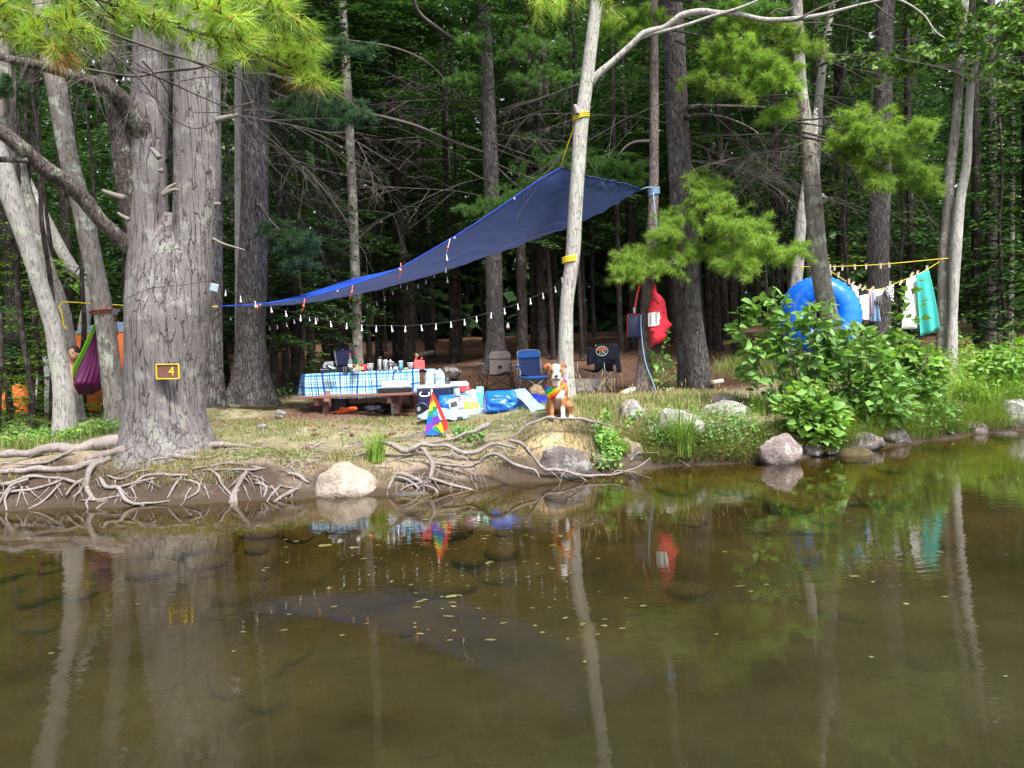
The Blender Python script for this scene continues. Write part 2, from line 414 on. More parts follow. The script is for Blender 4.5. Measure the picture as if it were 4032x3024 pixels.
g = t.n("ShaderNodeNewGeometry"); sp = t.n("ShaderNodeSeparateXYZ"); t.l(g.outputs['Position'], sp.inputs[0])
c = t.mix(t.ramp(t.math('ADD', sp.outputs[2], t.math('MULTIPLY', n1, .1)), [(.10, 1), (.17, 0)]), c, t.mix(n2, (.03, .022, .014), (.09, .065, .04)))
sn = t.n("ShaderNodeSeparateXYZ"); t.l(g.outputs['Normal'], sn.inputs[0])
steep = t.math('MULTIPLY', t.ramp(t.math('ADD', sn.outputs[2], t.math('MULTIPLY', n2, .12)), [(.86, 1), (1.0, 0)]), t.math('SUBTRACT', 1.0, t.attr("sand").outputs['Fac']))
c = t.mix(steep, c, t.mix(n2, (.03, .022, .017), (.11, .08, .06)))  # steep faces go dark: bank soil, plus the undercut hollow's shade put into colour
c = t.mix(t.math('LESS_THAN', sp.outputs[2], -.02), c, bed)
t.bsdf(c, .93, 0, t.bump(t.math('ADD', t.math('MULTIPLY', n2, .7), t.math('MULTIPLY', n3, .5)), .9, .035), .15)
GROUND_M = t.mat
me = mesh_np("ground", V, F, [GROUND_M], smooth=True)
for nm, arr in (("grass", grass), ("sand", sand), ("litter", litter)):
    a = me.attributes.new(nm, 'FLOAT', 'POINT'); a.data.foreach_set('value', arr.astype(np.float32))
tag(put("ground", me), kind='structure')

# ------------------------------------------------------------------ WATER (turbid: the deeper it is the more the suspended silt shows)
wx = np.concatenate([np.linspace(-150, -12, 40), np.linspace(-11, 16, 110), np.linspace(17, 150, 40)])
wy = np.concatenate([np.linspace(-60, 0, 20), np.linspace(.4, 15, 80), np.linspace(16, 40, 20)])
X, Y = np.meshgrid(wx, wy); nx, ny = len(wx), len(wy)
keep = (Y - shore(X.ravel()).reshape(X.shape)) < .45
V = np.stack([X.ravel(), Y.ravel(), np.zeros(X.size)], 1)
I = (np.arange(ny - 1)[:, None] * nx + np.arange(nx - 1)[None, :]).ravel()
I = I[keep.ravel()[I]]; F = np.stack([I, I + 1, I + nx + 1, I + nx], 1)
depth = np.maximum(0, -heights(X, Y))
t = NT("lake_water"); tc = t.coord('Object', (1, 1, 1))
rip = t.noise(t.coord('Object', (1.0, 2.4, 1)), 5.5, 3, .5, .3); rip2 = t.noise(t.coord('Object', (1, 1.3, 1)), .55, 2)
rip3 = t.noise(t.coord('Object', (1.3, 3.2, 1)), 17, 2, .5)
hgt = t.math('MULTIPLY', t.math('ADD', rip, t.math('MULTIPLY', rip3, .07)), t.ramp(rip2, [(.42, .16), (.70, 1.6)]))
nrm = t.bump(hgt, .034, .045)
dq = t.math('MULTIPLY', t.attr("depth").outputs['Fac'], .98)
murk = t.math('SUBTRACT', 1.0, t.math('POWER', 2.718, t.math('MULTIPLY', t.math('MULTIPLY', dq, dq), -1.0)))
cl = t.ramp(t.noise(tc, .75, 5, .6), [(.3, 0), (.7, 1)])
di = t.n("ShaderNodeBsdfDiffuse"); t.l(t.mix(cl, (0.017, 0.0168, 0.007), (0.054, 0.053, 0.025)), di.inputs[0])
tr = t.n("ShaderNodeBsdfTransparent"); tr.inputs[0].default_value = (.80, .72, .42, 1)
ms = t.n("ShaderNodeMixShader"); t.l(murk, ms.inputs[0]); t.l(tr.outputs[0], ms.inputs[1]); t.l(di.outputs[0], ms.inputs[2])
gl = t.n("ShaderNodeBsdfGlossy"); gl.inputs['Roughness'].default_value = .008; t.l(nrm, gl.inputs['Normal']); gl.inputs[0].default_value = (1, 1, 1, 1)
fr = t.n("ShaderNodeFresnel"); fr.inputs['IOR'].default_value = 1.333; t.l(nrm, fr.inputs['Normal'])
m2 = t.n("ShaderNodeMixShader"); t.l(fr.outputs[0], m2.inputs[0]); t.l(ms.outputs[0], m2.inputs[1]); t.l(gl.outputs[0], m2.inputs[2]); t.l(m2.outputs[0], t.out.inputs[0])
me = mesh_np("water", V, F, [t.mat], smooth=True)
a = me.attributes.new("depth", 'FLOAT', 'POINT'); a.data.foreach_set('value', depth.astype(np.float32))
tag(put("water", me), kind='structure')

# ================================================================== TREE MATERIALS
BK_PINE = barkmat("bark_old_pine", (.055, .047, .044), (.15, .133, .133), (.265, .243, .247), 15, 1.7, .022, .25, (.46, .49, .42), 1.0, .55, (.40, .56))
BK_PINE2 = barkmat("bark_pine", (.04, .034, .033), (.14, .123, .123), (.25, .225, .225), 20, 5, .07, .30, (.36, .40, .34), 1.0, .2)
BK_RED = barkmat("bark_red_pine", (.05, .037, .033), (.165, .13, .12), (.27, .22, .205), 22, 7, .05, .15, (.36, .36, .33), .7)
BK_PALE = barkmat("bark_pale_maple", (.14, .125, .115), (.39, .365, .345), (.60, .575, .545), 34, 6, .03, .55, (.52, .57, .46), .8, .3, (.36, .52))
BK_GREY = barkmat("bark_grey_maple", (.07, .06, .052), (.25, .225, .20), (.40, .365, .34), 26, 5, .035, .75, (.50, .54, .45), .8, 0, (.38, .54))
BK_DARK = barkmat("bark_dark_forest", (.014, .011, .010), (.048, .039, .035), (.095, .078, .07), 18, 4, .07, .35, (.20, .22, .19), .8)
BK_ROOT = barkmat("root_weathered", (.08, .06, .05), (.20, .168, .155), (.42, .375, .36), 16, 16, .02, .25, (.16, .12, .09), bump=.9, speck=.3, brk=(.28, .42))
BK_DEAD = flat("dead_twig", (.10, .085, .078), .9, var=.3, bump=0)
BK_LIMB = barkmat("bark_limb", (.03, .025, .022), (.10, .083, .075), (.19, .16, .15), 30, 9, .05, .45, (.42, .46, .37), .8)
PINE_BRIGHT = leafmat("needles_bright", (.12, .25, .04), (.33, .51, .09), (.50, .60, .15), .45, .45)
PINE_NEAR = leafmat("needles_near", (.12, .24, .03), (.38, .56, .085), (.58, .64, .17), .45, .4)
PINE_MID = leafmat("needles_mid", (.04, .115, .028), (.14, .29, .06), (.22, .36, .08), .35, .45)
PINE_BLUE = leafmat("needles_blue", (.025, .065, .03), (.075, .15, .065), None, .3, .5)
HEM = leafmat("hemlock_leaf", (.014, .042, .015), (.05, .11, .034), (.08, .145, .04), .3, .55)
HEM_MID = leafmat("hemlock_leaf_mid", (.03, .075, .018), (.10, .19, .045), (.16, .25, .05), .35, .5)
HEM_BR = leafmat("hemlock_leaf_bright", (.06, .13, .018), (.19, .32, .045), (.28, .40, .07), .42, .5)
FORK_O = flat("needle_sheath", (.36, .15, .05), .8, bump=0)

def trunk_mesh(mb, pts, rad, n=14, nz=.07, seed=0.0, mi=0, flare=0.0, flare_h=.5, lobes=5, dens=5):
    """A tapered trunk through pts with an uneven section, widening into root lobes at its foot (the first point)."""
    Q = spline([tuple(p) + (r,) for p, r in zip(pts, rad)], dens)
    base_z = Q[0][2]; b = len(mb.v); vs_ = []; fs = []
    for i, q in enumerate(Q):
        c = Vector(q[:3]); r = q[3]; hgt = max(0, q[2] - base_z)
        t_ = Vector(Q[min(i + 1, len(Q) - 1)][:3]) - Vector(Q[max(i - 1, 0)][:3]); t_.normalize()
        ax = Vector((1, 0, 0)) - t_ * t_.x; ax.normalize(); ay = t_.cross(ax)
        fl = flare * math.exp(-hgt / flare_h) if flare else 0
        for j in range(n):
            a = 6.28319 * j / n
            k = 1 + nz * mnoise.noise(Vector((math.cos(a) * 1.6 + seed, math.sin(a) * 1.6, c.z * 1.3 + seed)))
            k += nz * .5 * mnoise.noise(Vector((math.cos(a) * 5 + seed, math.sin(a) * 5, c.z * 4)))
            if fl: k += fl * (.55 + .45 * math.cos(lobes * a + seed * 3) + .25 * math.cos((lobes + 2) * a + seed))
            vs_.append(c + (ax * math.cos(a) + ay * math.sin(a)) * r * k)
    for i in range(len(Q) - 1):
        for j in range(n):
            j2 = (j + 1) % n; fs.append((i * n + j, i * n + j2, (i + 1) * n + j2, (i + 1) * n + j))
    fs.append(tuple((len(Q) - 1) * n + j for j in range(n)))
    mb.add(vs_, fs, mi)

# ------------------------------------------------------------------ needle boughs (white pine): tufts of long needles along fanned twigs
def needles(cen, axis, nn, ln, wd, spread=1.0, rg=None):
    """nn needles per tuft: slim triangles fanning round each tuft's axis; returns (V, F)."""
    rg = rg or rng; k = len(cen)
    ax = axis / np.linalg.norm(axis, axis=1, keepdims=True)
    d = rg.normal(size=(k, nn, 3)); d /= np.linalg.norm(d, axis=2, keepdims=True)
    d = d * spread + ax[:, None, :] * rg.uniform(.35, 1.15, (k, nn, 1)); d /= np.linalg.norm(d, axis=2, keepdims=True)
    L = ln * rg.uniform(.7, 1.1, (k, nn, 1))
    p0 = cen[:, None, :] + ax[:, None, :] * rg.uniform(-.45, .15, (k, nn, 1)) * ln
    p1 = p0 + d * L; p1[..., 2] -= (L[..., 0] ** 2) * .6
    s = np.cross(d, rg.normal(size=(k, nn, 3))); s /= np.linalg.norm(s, axis=2, keepdims=True) + 1e-9
    V = np.stack([p0 - s * wd / 2, p0 + s * wd / 2, p1 + s * wd * .15], 2).reshape(-1, 3)
    return V, np.arange(len(V)).reshape(-1, 3)

def bough(name, path, mat, parent, width=.6, ntw=26, tpt=5, nn=42, ln=.11, wd=.004, r0=.02, droop=.1, seed=1, up=.25, wood=None, bare=.25, label=None, flatness=.35, core=False, spread=.75):
    """One pine bough: a woody axis through path, side twigs fanned left and right, needle tufts on the twigs. Two children: needles and branch."""
    rg = np.random.default_rng(seed)
    Q = np.array([q for q in spline([tuple(p) for p in path], 8)])
    seg = np.linalg.norm(np.diff(Q, axis=0), axis=1); cum = np.concatenate([[0], np.cumsum(seg)]); Ln = cum[-1]
    def at(s): return np.array([np.interp(s, cum, Q[:, i]) for i in range(3)])
    mb = MB(); mb.tube(Q, list(np.linspace(r0, .004, len(Q))), 6)
    cen = []; axs = []
    for k in range(ntw):
        f = bare + (1 - bare) * (k + rg.uniform(0, 1)) / ntw; s = f * Ln; p = at(s); dr = at(min(Ln, s + .05)) - at(max(0, s - .05)); dr /= np.linalg.norm(dr) + 1e-9
        side = np.cross(dr, [0, 0, 1]); side /= np.linalg.norm(side) + 1e-9
        sg = 1 if k % 2 else -1
        upv = np.cross(side, dr)
        tl = width * (1.05 - .65 * f) * rg.uniform(.5, 1.1)
        d = dr * rg.uniform(.5, 1.0) + side * sg * rg.uniform(.4, 1.0) + upv * rg.normal(0, flatness); d /= np.linalg.norm(d)
        tip = p + d * tl + np.array([0, 0, -droop * tl + up * tl * rg.uniform(0, .6)])
        mid = (p + tip) / 2 + np.array([0, 0, -.06 * tl])
        tw = spline([p, mid, tip], 4); mb.tube(tw, list(np.linspace(.006, .002, len(tw))), 4)
        tw = np.array(tw)
        for j in range(tpt):
            u_ = .30 + .70 * (j + .6 * rg.uniform(0, 1)) / tpt; ii = u_ * (len(tw) - 1); a0 = int(min(ii, len(tw) - 2)); c_ = tw[a0] * (1 - (ii - a0)) + tw[a0 + 1] * (ii - a0)
            off = rg.normal(0, .28 * ln, 3); dd = d + rg.normal(0, .45, 3) + np.array([0, 0, .25])
            cen.append(c_ + off + d * .2 * ln); axs.append(dd)
    for f in np.linspace(.75, 1.0, 5):
        cen.append(at(f * Ln)); axs.append(at(Ln) - at(.8 * Ln) + rg.normal(0, .1, 3))
    cen = np.array(cen); axs = np.array(axs)
    org = np.array(world_origin(parent)); Vn, Fn = needles(cen - org, axs, nn, ln, wd, spread, rg)
    if core:
        for c_, a_ in zip(cen, axs): mb.tube([c_ - a_ / np.linalg.norm(a_) * .03, c_ + a_ / np.linalg.norm(a_) * .018], [.006, .004], 5, mi=1)
    b = mb.build(name, [wood or BK_LIMB, FORK_O], parent)
    if label: b['label'] = label
    n = put("needles", mesh_np("needles", Vn, Fn, [mat]), b)
    return b

# ------------------------------------------------------------------ flat-sprayed conifer crowns (hemlock) and fine dead branches
def spray_crown(seed, h0, h1, rad, nb, leaf=(.15, .05), twsp=.16, lsp=.075, droop=.32, shape=1.2, updown=.1):
    rg = np.random.default_rng(seed); Vs = []
    for i in range(nb):
        f = (i + rg.uniform(0, 1)) / nb; h = h0 + (h1 - h0) * f; a = rg.uniform(0, 6.283)
        L = rad * max(.12, (1 - f ** shape)) * rg.uniform(.65, 1.12)
        da = np.array([math.cos(a), math.sin(a), 0]); sd_ = np.array([-math.sin(a), math.cos(a), 0])
        ts = np.arange(.18, 1.0, twsp / L)
        for t_ in ts:
            c0 = da * L * t_ + np.array([0, 0, h + updown * L * t_ - droop * L * t_ * t_])
            for sg in (-1, 1):
                l = .42 * L * (1.08 - t_) * rg.uniform(.6, 1.15) + .10
                td = da * .75 + sd_ * sg; td = td / np.linalg.norm(td)
                n_ = max(2, int(l / lsp)); u_ = (np.arange(n_) + rg.uniform(0, 1, n_)) / n_ * l
                c = c0 + td * u_[:, None] + rg.normal(0, .018, (n_, 3)); c[:, 2] -= .28 * u_ ** 2 + rg.uniform(0, .03, n_)
                yaw = rg.normal(0, .7, n_) ; d = td[None, :] * np.cos(yaw)[:, None] + np.cross([0, 0, 1], td)[None, :] * np.sin(yaw)[:, None]
                d[:, 2] -= rg.uniform(0, .35, n_); w_ = np.cross(d, np.array([0, 0, 1]) + rg.normal(0, .35, (n_, 3))); w_ /= np.linalg.norm(w_, axis=1, keepdims=True)
                ll = leaf[0] * rg.uniform(.6, 1.2, (n_, 1)); ww = leaf[1] * rg.uniform(.7, 1.2, (n_, 1))
                Vs.append(np.stack([c - d * ll / 2, c + w_ * ww, c + d * ll / 2, c - w_ * ww], 1).reshape(-1, 3))
    V = np.concatenate(Vs); return V, np.arange(len(V)).reshape(-1, 4)

def twig_mesh(seed, n_main=7, L=2.2, r=.016, curl=.5, sub=9):
    """Bare dead branches, forked twice, spreading along +X."""
    rg = np.random.default_rng(seed); mb = MB()
    def grow(p, d, l, r_, lev):
        pts = [p]; q = np.array(p)
        for k in range(6):
            d = d + rg.normal(0, .12 * curl, 3) + np.array([0, 0, -.04]); d = d / np.linalg.norm(d); q = q + d * l / 6; pts.append(q.copy())
        mb.tube(pts, list(np.linspace(r_, r_ * .3, 7)), 4 if lev else 5, cap=False)
        if lev < 2:
            for k in range(sub if lev == 0 else 4):
                i = rg.integers(1, 6); dd = d + rg.normal(0, .55, 3); dd /= np.linalg.norm(dd)
                grow(pts[i], dd, l * rg.uniform(.25, .5), r_ * .5, lev + 1)
    for k in range(n_main):
        d = np.array([1, rg.normal(0, .28), rg.normal(0, .22)]); grow(np.array([0, rg.normal(0, .03), rg.normal(0, .25)]), d / np.linalg.norm(d), L * rg.uniform(.55, 1.1), r * rg.uniform(.3, .65), 0)
    me_ob = mb
    me = bpy.data.meshes.new("dead_branch"); me.from_pydata([tuple(q) for q in mb.v], [], mb.f); me.materials.append(BK_DEAD)
    return me
TWIGS = [twig_mesh(100 + i, 3 + i % 3, 2.0 + .3 * i) for i in range(4)]
def twigs(parent, p, direction, scale=1.0, k=0, name="dead_branch"):
    d = Vector(direction).normalized(); q = d.to_track_quat('X', 'Z')
    o = put(name, TWIGS[k % 4], parent, Vector(p) - world_origin(parent)); o.rotation_euler = q.to_euler(); o.scale = (scale,) * 3
    return o

# ================================================================== THE NAMED TREES  (px, py, width px) down each trunk, then distance
def tree(name, label, cat, path, d, bark, top=13.0, flare=.5, flare_h=.35, n=14, nz=.07, group=None, dback=0.0, lobes=5, topr=.55):
    pts = []; rad = []
    base = None
    for px, py, wpx in path[::-1]:
        dd = d + dback * (1 - 0)
        p = P(px, py, dd); pts.append(p); rad.append(S(wpx, d) / 2)
    b0 = pts[0]; g0 = H(b0.x, b0.y)
    b0.z = g0 - .04
    last, prev = pts[-1], pts[-2]
    if last.z < top:
        dr = (last - prev).normalized(); dr = (dr + Vector((0, 0, .6))).normalized()
        st = (top - last.z) / max(.3, dr.z)
        for k in (.33, .66, 1): pts.append(last + dr * st * k); rad.append(rad[-1] * (.85 if k < 1 else topr))
    t = thing(name, label, cat, (b0.x, b0.y, g0), group)
    mb = MB(); trunk_mesh(mb, pts, rad, n, nz, seed=path[0][0] * .01, flare=flare, flare_h=flare_h, lobes=lobes)
    mb.build("trunk", bark, t)
    return t, pts, rad
def with_foot(pts, rad):
    """Extra sections near the foot so that the root flare is smooth."""
    a, b = pts[0], pts[1]; L = (b - a).length; out = [a]; ro = [rad[0]]
    for h in (.12, .26, .45, .75):
        if h < L * .8: out.append(a.lerp(b, h / L)); ro.append(rad[0] + (rad[1] - rad[0]) * h / L)
    return out + pts[1:], ro + rad[1:]
_tm = trunk_mesh
def trunk_mesh(mb, pts, rad, n=14, nz=.07, seed=0.0, mi=0, flare=0.0, flare_h=.5, lobes=5, dens=5):
    if flare: pts, rad = with_foot(list(pts), list(rad))
    _tm(mb, pts, rad, n, nz, seed, mi, flare, flare_h, lobes, dens)
def limb(parent, path, d, bark, name="limb", n=8, d2=None, nz=.06, label=None):
    """A limb through (px, py, width px) points; distance runs from d to d2."""
    d2 = d if d2 is None else d2; k = len(path)
    pts = [P(a, b, d + (d2 - d) * i / (k - 1)) for i, (a, b, c_) in enumerate(path)]; rad = [S(c_, d) / 2 for a, b, c_ in path]
    mb = MB(); Q = spline([tuple(p) + (r,) for p, r in zip(pts, rad)], 5)
    mb.tube([q[:3] for q in Q], [max(.002, q[3] * (1 + nz * mnoise.noise(Vector(q[:3]) * 6))) for q in Q], n)
    o = mb.build(name, bark, parent)
    if label: o['label'] = label
    return o
def Z1(x, y): return (x / 1.646, y / 1.646)
def Z3(x, y): return (2016 + x / 1.646, y / 1.646)
def Z4(x, y): return (3024 + x / 1.646, y / 1.646)
def Z5(x, y): return (x / 1.646, 1008 + y / 1.646)
def Z6(x, y): return (1008 + x / 2.033, 1200 + y / 2.033)
def Z7(x, y): return (2016 + x / 2.033, 1200 + y / 2.033)

# ---- the great forked pine of the left bank
D0 = 9.45
g = P(655, 1775, D0); PINE = thing("pine_tree", "huge old pine with forked grey trunk, number sign and spreading bank roots", "tree", (g.x, g.y, H(g.x, g.y)))
def pp(px, py): return P(px, py, D0)
mb = MB()
low = [(655, 1880, 470), (655, 1800, 425), (653, 1740, 362), (650, 1680, 318), (647, 1600, 296), (648, 1450, 296), (658, 1250, 312), (667, 1050, 324), (670, 960, 300), (672, 890, 230), (674, 840, 120)]
trunk_mesh(mb, [pp(a, b) for a, b, c_ in low], [S(c_, D0) / 2 for a, b, c_ in low], 72, .045, 3.0, flare=.22, flare_h=.28, lobes=5, dens=10)
za, zb_ = pp(660, 1250).z, pp(670, 860).z      # above the fork the single bole flattens into the two stems
mb.v = [(x, D0 + .02 * 0 + (y - D0) * (1 - .62 * min(1, max(0, (z - za) / (zb_ - za)))), z) for x, y, z in mb.v]
o = mb.build("trunk", BK_PINE, PINE)
for nm, path in (("trunk_fork", [(745, 1200, 120), (752, 1090, 160), (757, 1010, 163), (768, 860, 166), (775, 700, 172), (777, 480, 170), (779, 250, 168), (784, 0, 164), (788, -300, 160), (795, -900, 140)]),
                 ("trunk_fork", [(608, 1200, 120), (593, 1090, 164), (590, 1010, 165), (583, 860, 152), (581, 700, 142), (584, 520, 138), (590, 380, 134), (594, 220, 132), (596, 0, 128), (590, -300, 125), (570, -900, 110)])):
    mb = MB(); trunk_mesh(mb, [pp(a, b) for a, b, c_ in path], [S(c_, D0) / 2 for a, b, c_ in path], 36, .05, path[0][0] * .1, dens=6); mb.build(nm, BK_PINE, PINE)
limb(PINE, [(560, 940, 90), (520, 850, 80), (497, 720, 74), (472, 560, 66), (455, 470, 60), (428, 330, 54), (430, 230, 46), (445, 60, 36)], 9.45, BK_LIMB, d2=8.9, n=10)
limb(PINE, [(605, 640, 120), (575, 545, 100), (545, 490, 84), (510, 440, 66), (480, 385, 54), (430, 345, 50), (377, 328, 46), (300, 300, 40), (230, 278, 36), (120, 250, 32), (50, 236, 28), (-80, 200, 22)], 9.5, BK_LIMB, d2=8.2, n=10)
limb(PINE, [(620, 1030, 100), (560, 1000, 86), (505, 965, 68), (450, 920, 58), (390, 862, 56), (335, 790, 58), (292, 747, 58), (240, 705, 60), (195, 678, 60), (140, 630, 54), (90, 588, 52), (0, 516, 50), (-110, 470, 44)], 9.55, BK_LIMB, d2=8.3, n=12)
limb(PINE, [(110, 632, 22), (60, 630, 22), (0, 628, 24), (-40, 632, 18)], 8.5, BK_LIMB, d2=8.6)
for st in ([(490, 780, 26), (440, 765, 20), (403, 750, 14)], [(508, 865, 18), (480, 850, 14), (463, 838, 10)], [(640, 770, 22), (662, 742, 18), (694, 722, 9)], [(640, 768, 18), (680, 748, 15), (710, 750, 7)],
           [(628, 622, 24), (608, 598, 20), (594, 583, 13)], [(640, 672, 20), (622, 672, 12)], [(848, 474, 26), (890, 463, 22), (936, 452, 13)], [(832, 806, 18), (850, 804, 16), (868, 802, 12)], [(838, 940, 14), (880, 960, 9), (965, 985, 5)]):
    limb(PINE, st, 9.05 if st[0][0] < 800 else 9.4, flat("broken_branch", (.17, .155, .135), .85, var=.25, scale=30), "branch_stub", 7)

# roots of the pine along the bank
def root(path, d, d2=None, parent=None, n=8, wob=.16, name="root", dz=0.0):
    d2 = d if d2 is None else d2; k = len(path); mb = MB()
    pts = [P(a, b, d + (d2 - d) * i / max(1, k - 1)) + Vector((0, 0, dz)) for i, (a, b, c_) in enumerate(path)]; rad = [S(c_, d) / 2 for a, b, c_ in path]
    for i, p in enumerate(pts):                 # a root lies on the bank: bring a buried point forward until it shows
        for k_ in range(30):
            if p.z >= H(p.x, p.y) + rad[i] * .25: break
            dd = p.y - .03; p = P(path[i][0], path[i][1], dd)
        pts[i] = p
    Q = spline([tuple(p) + (r,) for p, r in zip(pts, rad)], 5); out = []; rr = []
    for i, q in enumerate(Q):
        p = Vector(q[:3]); nn = Vector((mnoise.noise(p * 5), mnoise.noise(p * 5 + Vector((7, 1, 3))), mnoise.noise(p * 5 + Vector((3, 9, 5)))))
        out.append(p + nn * q[3] * .8); rr.append(max(.003, q[3] * (1 + wob * 2.2 * mnoise.noise(p * 9))))
    rr = [r * .86 for r in rr]; mb.tube(out, rr, n, flat=.8)
    if n >= 8:                                  # side roots forking off
        for q_ in range(1 + len(path) // 4):
            i = random.randrange(2, len(out) - 1); dr = (out[i] - out[i - 1]).normalized(); a_ = (dr * 1.0 + Vector((random.uniform(-.7, .7), random.uniform(-.4, .1), random.uniform(-.8, .1)))).normalized(); L_ = random.uniform(.10, .34); r_ = rr[i] * random.uniform(.3, .55)
            b_ = out[i] + a_ * L_ * .5 + Vector((0, 0, -.02)); c_ = out[i] + a_ * L_ + Vector((random.uniform(-.04, .04), 0, -.05)); mb.tube([out[i], b_, c_], [r_, r_ * .7, .003], 6)
    return mb.build(name, BK_ROOT, parent if parent is not None else PINE)
def r5(pts, d, d2=None, **k): return root([Z5(a, b) + (c_ / 1.646,) for a, b, c_ in pts], d, d2, **k)
r5([(960, 1150, 150), (800, 1185, 130), (600, 1225, 110), (400, 1250, 92), (200, 1270, 76), (0, 1282, 62), (-180, 1290, 50)], 9.3, 8.95, n=12)
r5([(900, 1260, 90), (700, 1290, 76), (560, 1320, 70)], 9.15, 8.9, n=10)
r5([(720, 1310, 50), (620, 1340, 62), (450, 1372, 60), (200, 1388, 56), (0, 1402, 50), (-150, 1410, 40)], 8.95, 8.7, n=10)
r5([(660, 1310, 70), (620, 1350, 52), (565, 1420, 46), (560, 1500, 38), (590, 1560, 30), (660, 1585, 24), (760, 1560, 18)], 8.85, 8.5)
r5([(560, 1440, 28), (520, 1520, 24), (470, 1560, 20)], 8.6, 8.45)
r5([(590, 1555, 24), (560, 1600, 18), (570, 1640, 12)], 8.5, 8.4)
r5([(640, 1440, 30), (700, 1490, 36), (770, 1500, 38), (795, 1560, 36), (850, 1600, 30), (940, 1618, 18)], 8.7, 8.4)
r5([(860, 1614, 16), (1000, 1600, 22), (1100, 1588, 16)], 8.4, 8.5)
r5([(-60, 1500, 40), (60, 1470, 38), (150, 1440, 36), (260, 1432, 30), (400, 1440, 30), (500, 1470, 26)], 8.6, 8.7)
r5([(0, 1610, 20), (40, 1540, 26), (90, 1480, 26), (180, 1448, 30)], 8.4, 8.6)
r5([(42, 1648, 14), (38, 1580, 20), (70, 1510, 22)], 8.35, 8.5)
r5([(760, 1500, 16), (860, 1470, 26), (950, 1425, 30), (1090, 1418, 32), (1220, 1424, 24)], 8.7, 8.8)
r5([(830, 1510, 20), (900, 1460, 24), (1000, 1440, 18)], 8.6)
r5([(780, 1360, 22), (900, 1340, 30), (1030, 1320, 28), (1180, 1290, 20)], 9.0, 9.1)
r5([(960, 1290, 60), (1100, 1290, 50), (1240, 1310, 36), (1380, 1300, 24), (1440, 1270, 16)], 9.2)
r5([(1340, 1370, 16), (1410, 1420, 24), (1440, 1480, 22), (1500, 1550, 20), (1480, 1600, 14)], 8.75, 8.45)
r5([(1600, 1400, 40), (1565, 1440, 50), (1535, 1500, 46), (1500, 1555, 40), (1500, 1630, 30)], 8.75, 8.4)
r5([(1535, 1500, 34), (1520, 1570, 30), (1535, 1620, 20)], 8.6, 8.4)
r5([(1080, 1570, 14), (1130, 1490, 20), (1180, 1430, 20)], 8.5, 8.7)
r5([(1210, 1575, 14), (1280, 1530, 22), (1285, 1480, 22), (1220, 1450, 18)], 8.45, 8.6)
r5([(-50, 1550, 24), (140, 1522, 26), (320, 1480, 24), (420, 1440, 18)], 8.5, 8.65)
r5([(180, 1640, 12), (260, 1600, 20), (320, 1550, 22), (390, 1470, 20)], 8.4, 8.6)
r5([(520, 1585, 16), (690, 1572, 20), (830, 1538, 16)], 8.5, 8.55)
r5([(1250, 1380, 20), (1400, 1350, 26), (1530, 1345, 26), (1700, 1372, 20)], 8.95, 9.0)
r5([(1320, 1390, 18), (1480, 1382, 26), (1600, 1388, 22), (1720, 1372, 14)], 8.85, 8.9)
r5([(430, 1555, 20), (490, 1480, 24), (570, 1432, 24)], 8.5, 8.7)
r5([(690, 1420, 18), (790, 1440, 22), (880, 1400, 22), (950, 1390, 14)], 8.8, 8.9)
r5([(850, 1500, 14), (880, 1560, 12), (870, 1600, 8)], 8.5, 8.4)
r5([(620, 1640, 10), (660, 1610, 12), (700, 1590, 8)], 8.35)
r5([(1270, 1250, 70), (1400, 1240, 60), (1520, 1230, 40), (1700, 1250, 24)], 9.35, 9.6)
r5([(480, 1255, 26), (330, 1330, 26), (180, 1350, 20), (20, 1340, 14)], 8.9, 8.8)
rg = np.random.default_rng(5)
for i in range(26):                       # thin rootlets hanging below the bank edge
    px = rg.uniform(0, 1190); py = np.interp(px, [0, 400, 800, 1190], [1880, 1880, 1880, 1875]) + rg.uniform(-20, 45); L = rg.uniform(30, 95); a = rg.uniform(.2, 1.5) * rg.choice([-1, 1])
    root([(px, py, 8), (px + a * L * .3, py + L * .35, 7), (px + a * L * .45, py + L * .6, 5), (px + a * L * .8, min(py + L, 1995), 3)], 8.75, 8.5, n=5, name="rootlet")

# ---- other named trees
T = {}
def tr_(key, *a, **k): T[key] = tree(*a, **k); return T[key][0]
tr_('t1', "maple_tree", "pale leaning maple at the bank's far left with bare wood scars", "tree", [(-60, 440, 78), (20, 700, 82), (100, 935, 68), (162, 1134, 60), (189, 1219, 62), (213, 1303, 64), (224, 1388, 66), (238, 1472, 67), (251, 1556, 76), (253, 1640, 78), (256, 1728, 84)], 11.0, BK_PALE, flare=.45)
tr_('t1b', "maple_tree", "grey leaning maple standing behind the pale leaning one with the bare wood scars", "tree", [(-10, 120, 62), (28, 420, 66), (70, 680, 70), (118, 850, 72), (176, 1060, 74), (238, 1210, 62), (262, 1330, 60), (300, 1650, 66)], 12.6, BK_GREY, flare=.3)
tr_('t2', "maple_tree", "grey leaning maple wrapped by the black hammock strap beside the huge pine", "tree", [(170, 60, 70), (198, 220, 72), (230, 380, 72), (268, 610, 68), (318, 800, 72), (362, 1008, 70), (405, 1220, 70), (433, 1433, 76), (460, 1672, 70)], 11.4, BK_GREY, flare=.4)
tr_('t2b', "maple_tree", "thin pale maple seen between the two leaning maples behind the hammock", "tree", [(300, 340, 34), (296, 500, 38), (290, 860, 44), (250, 1000, 44), (352, 1120, 40), (330, 1290, 42), (320, 1640, 46)][3:], 14.5, BK_PALE, flare=.3)
tr_('t3', "pine_tree", "brown pine trunk half hidden behind the right side of the huge pine", "tree", [(835, 300, 66), (838, 1000, 72), (836, 1300, 76), (832, 1604, 84)], 13.3, BK_PINE2, flare=.9, group=None)
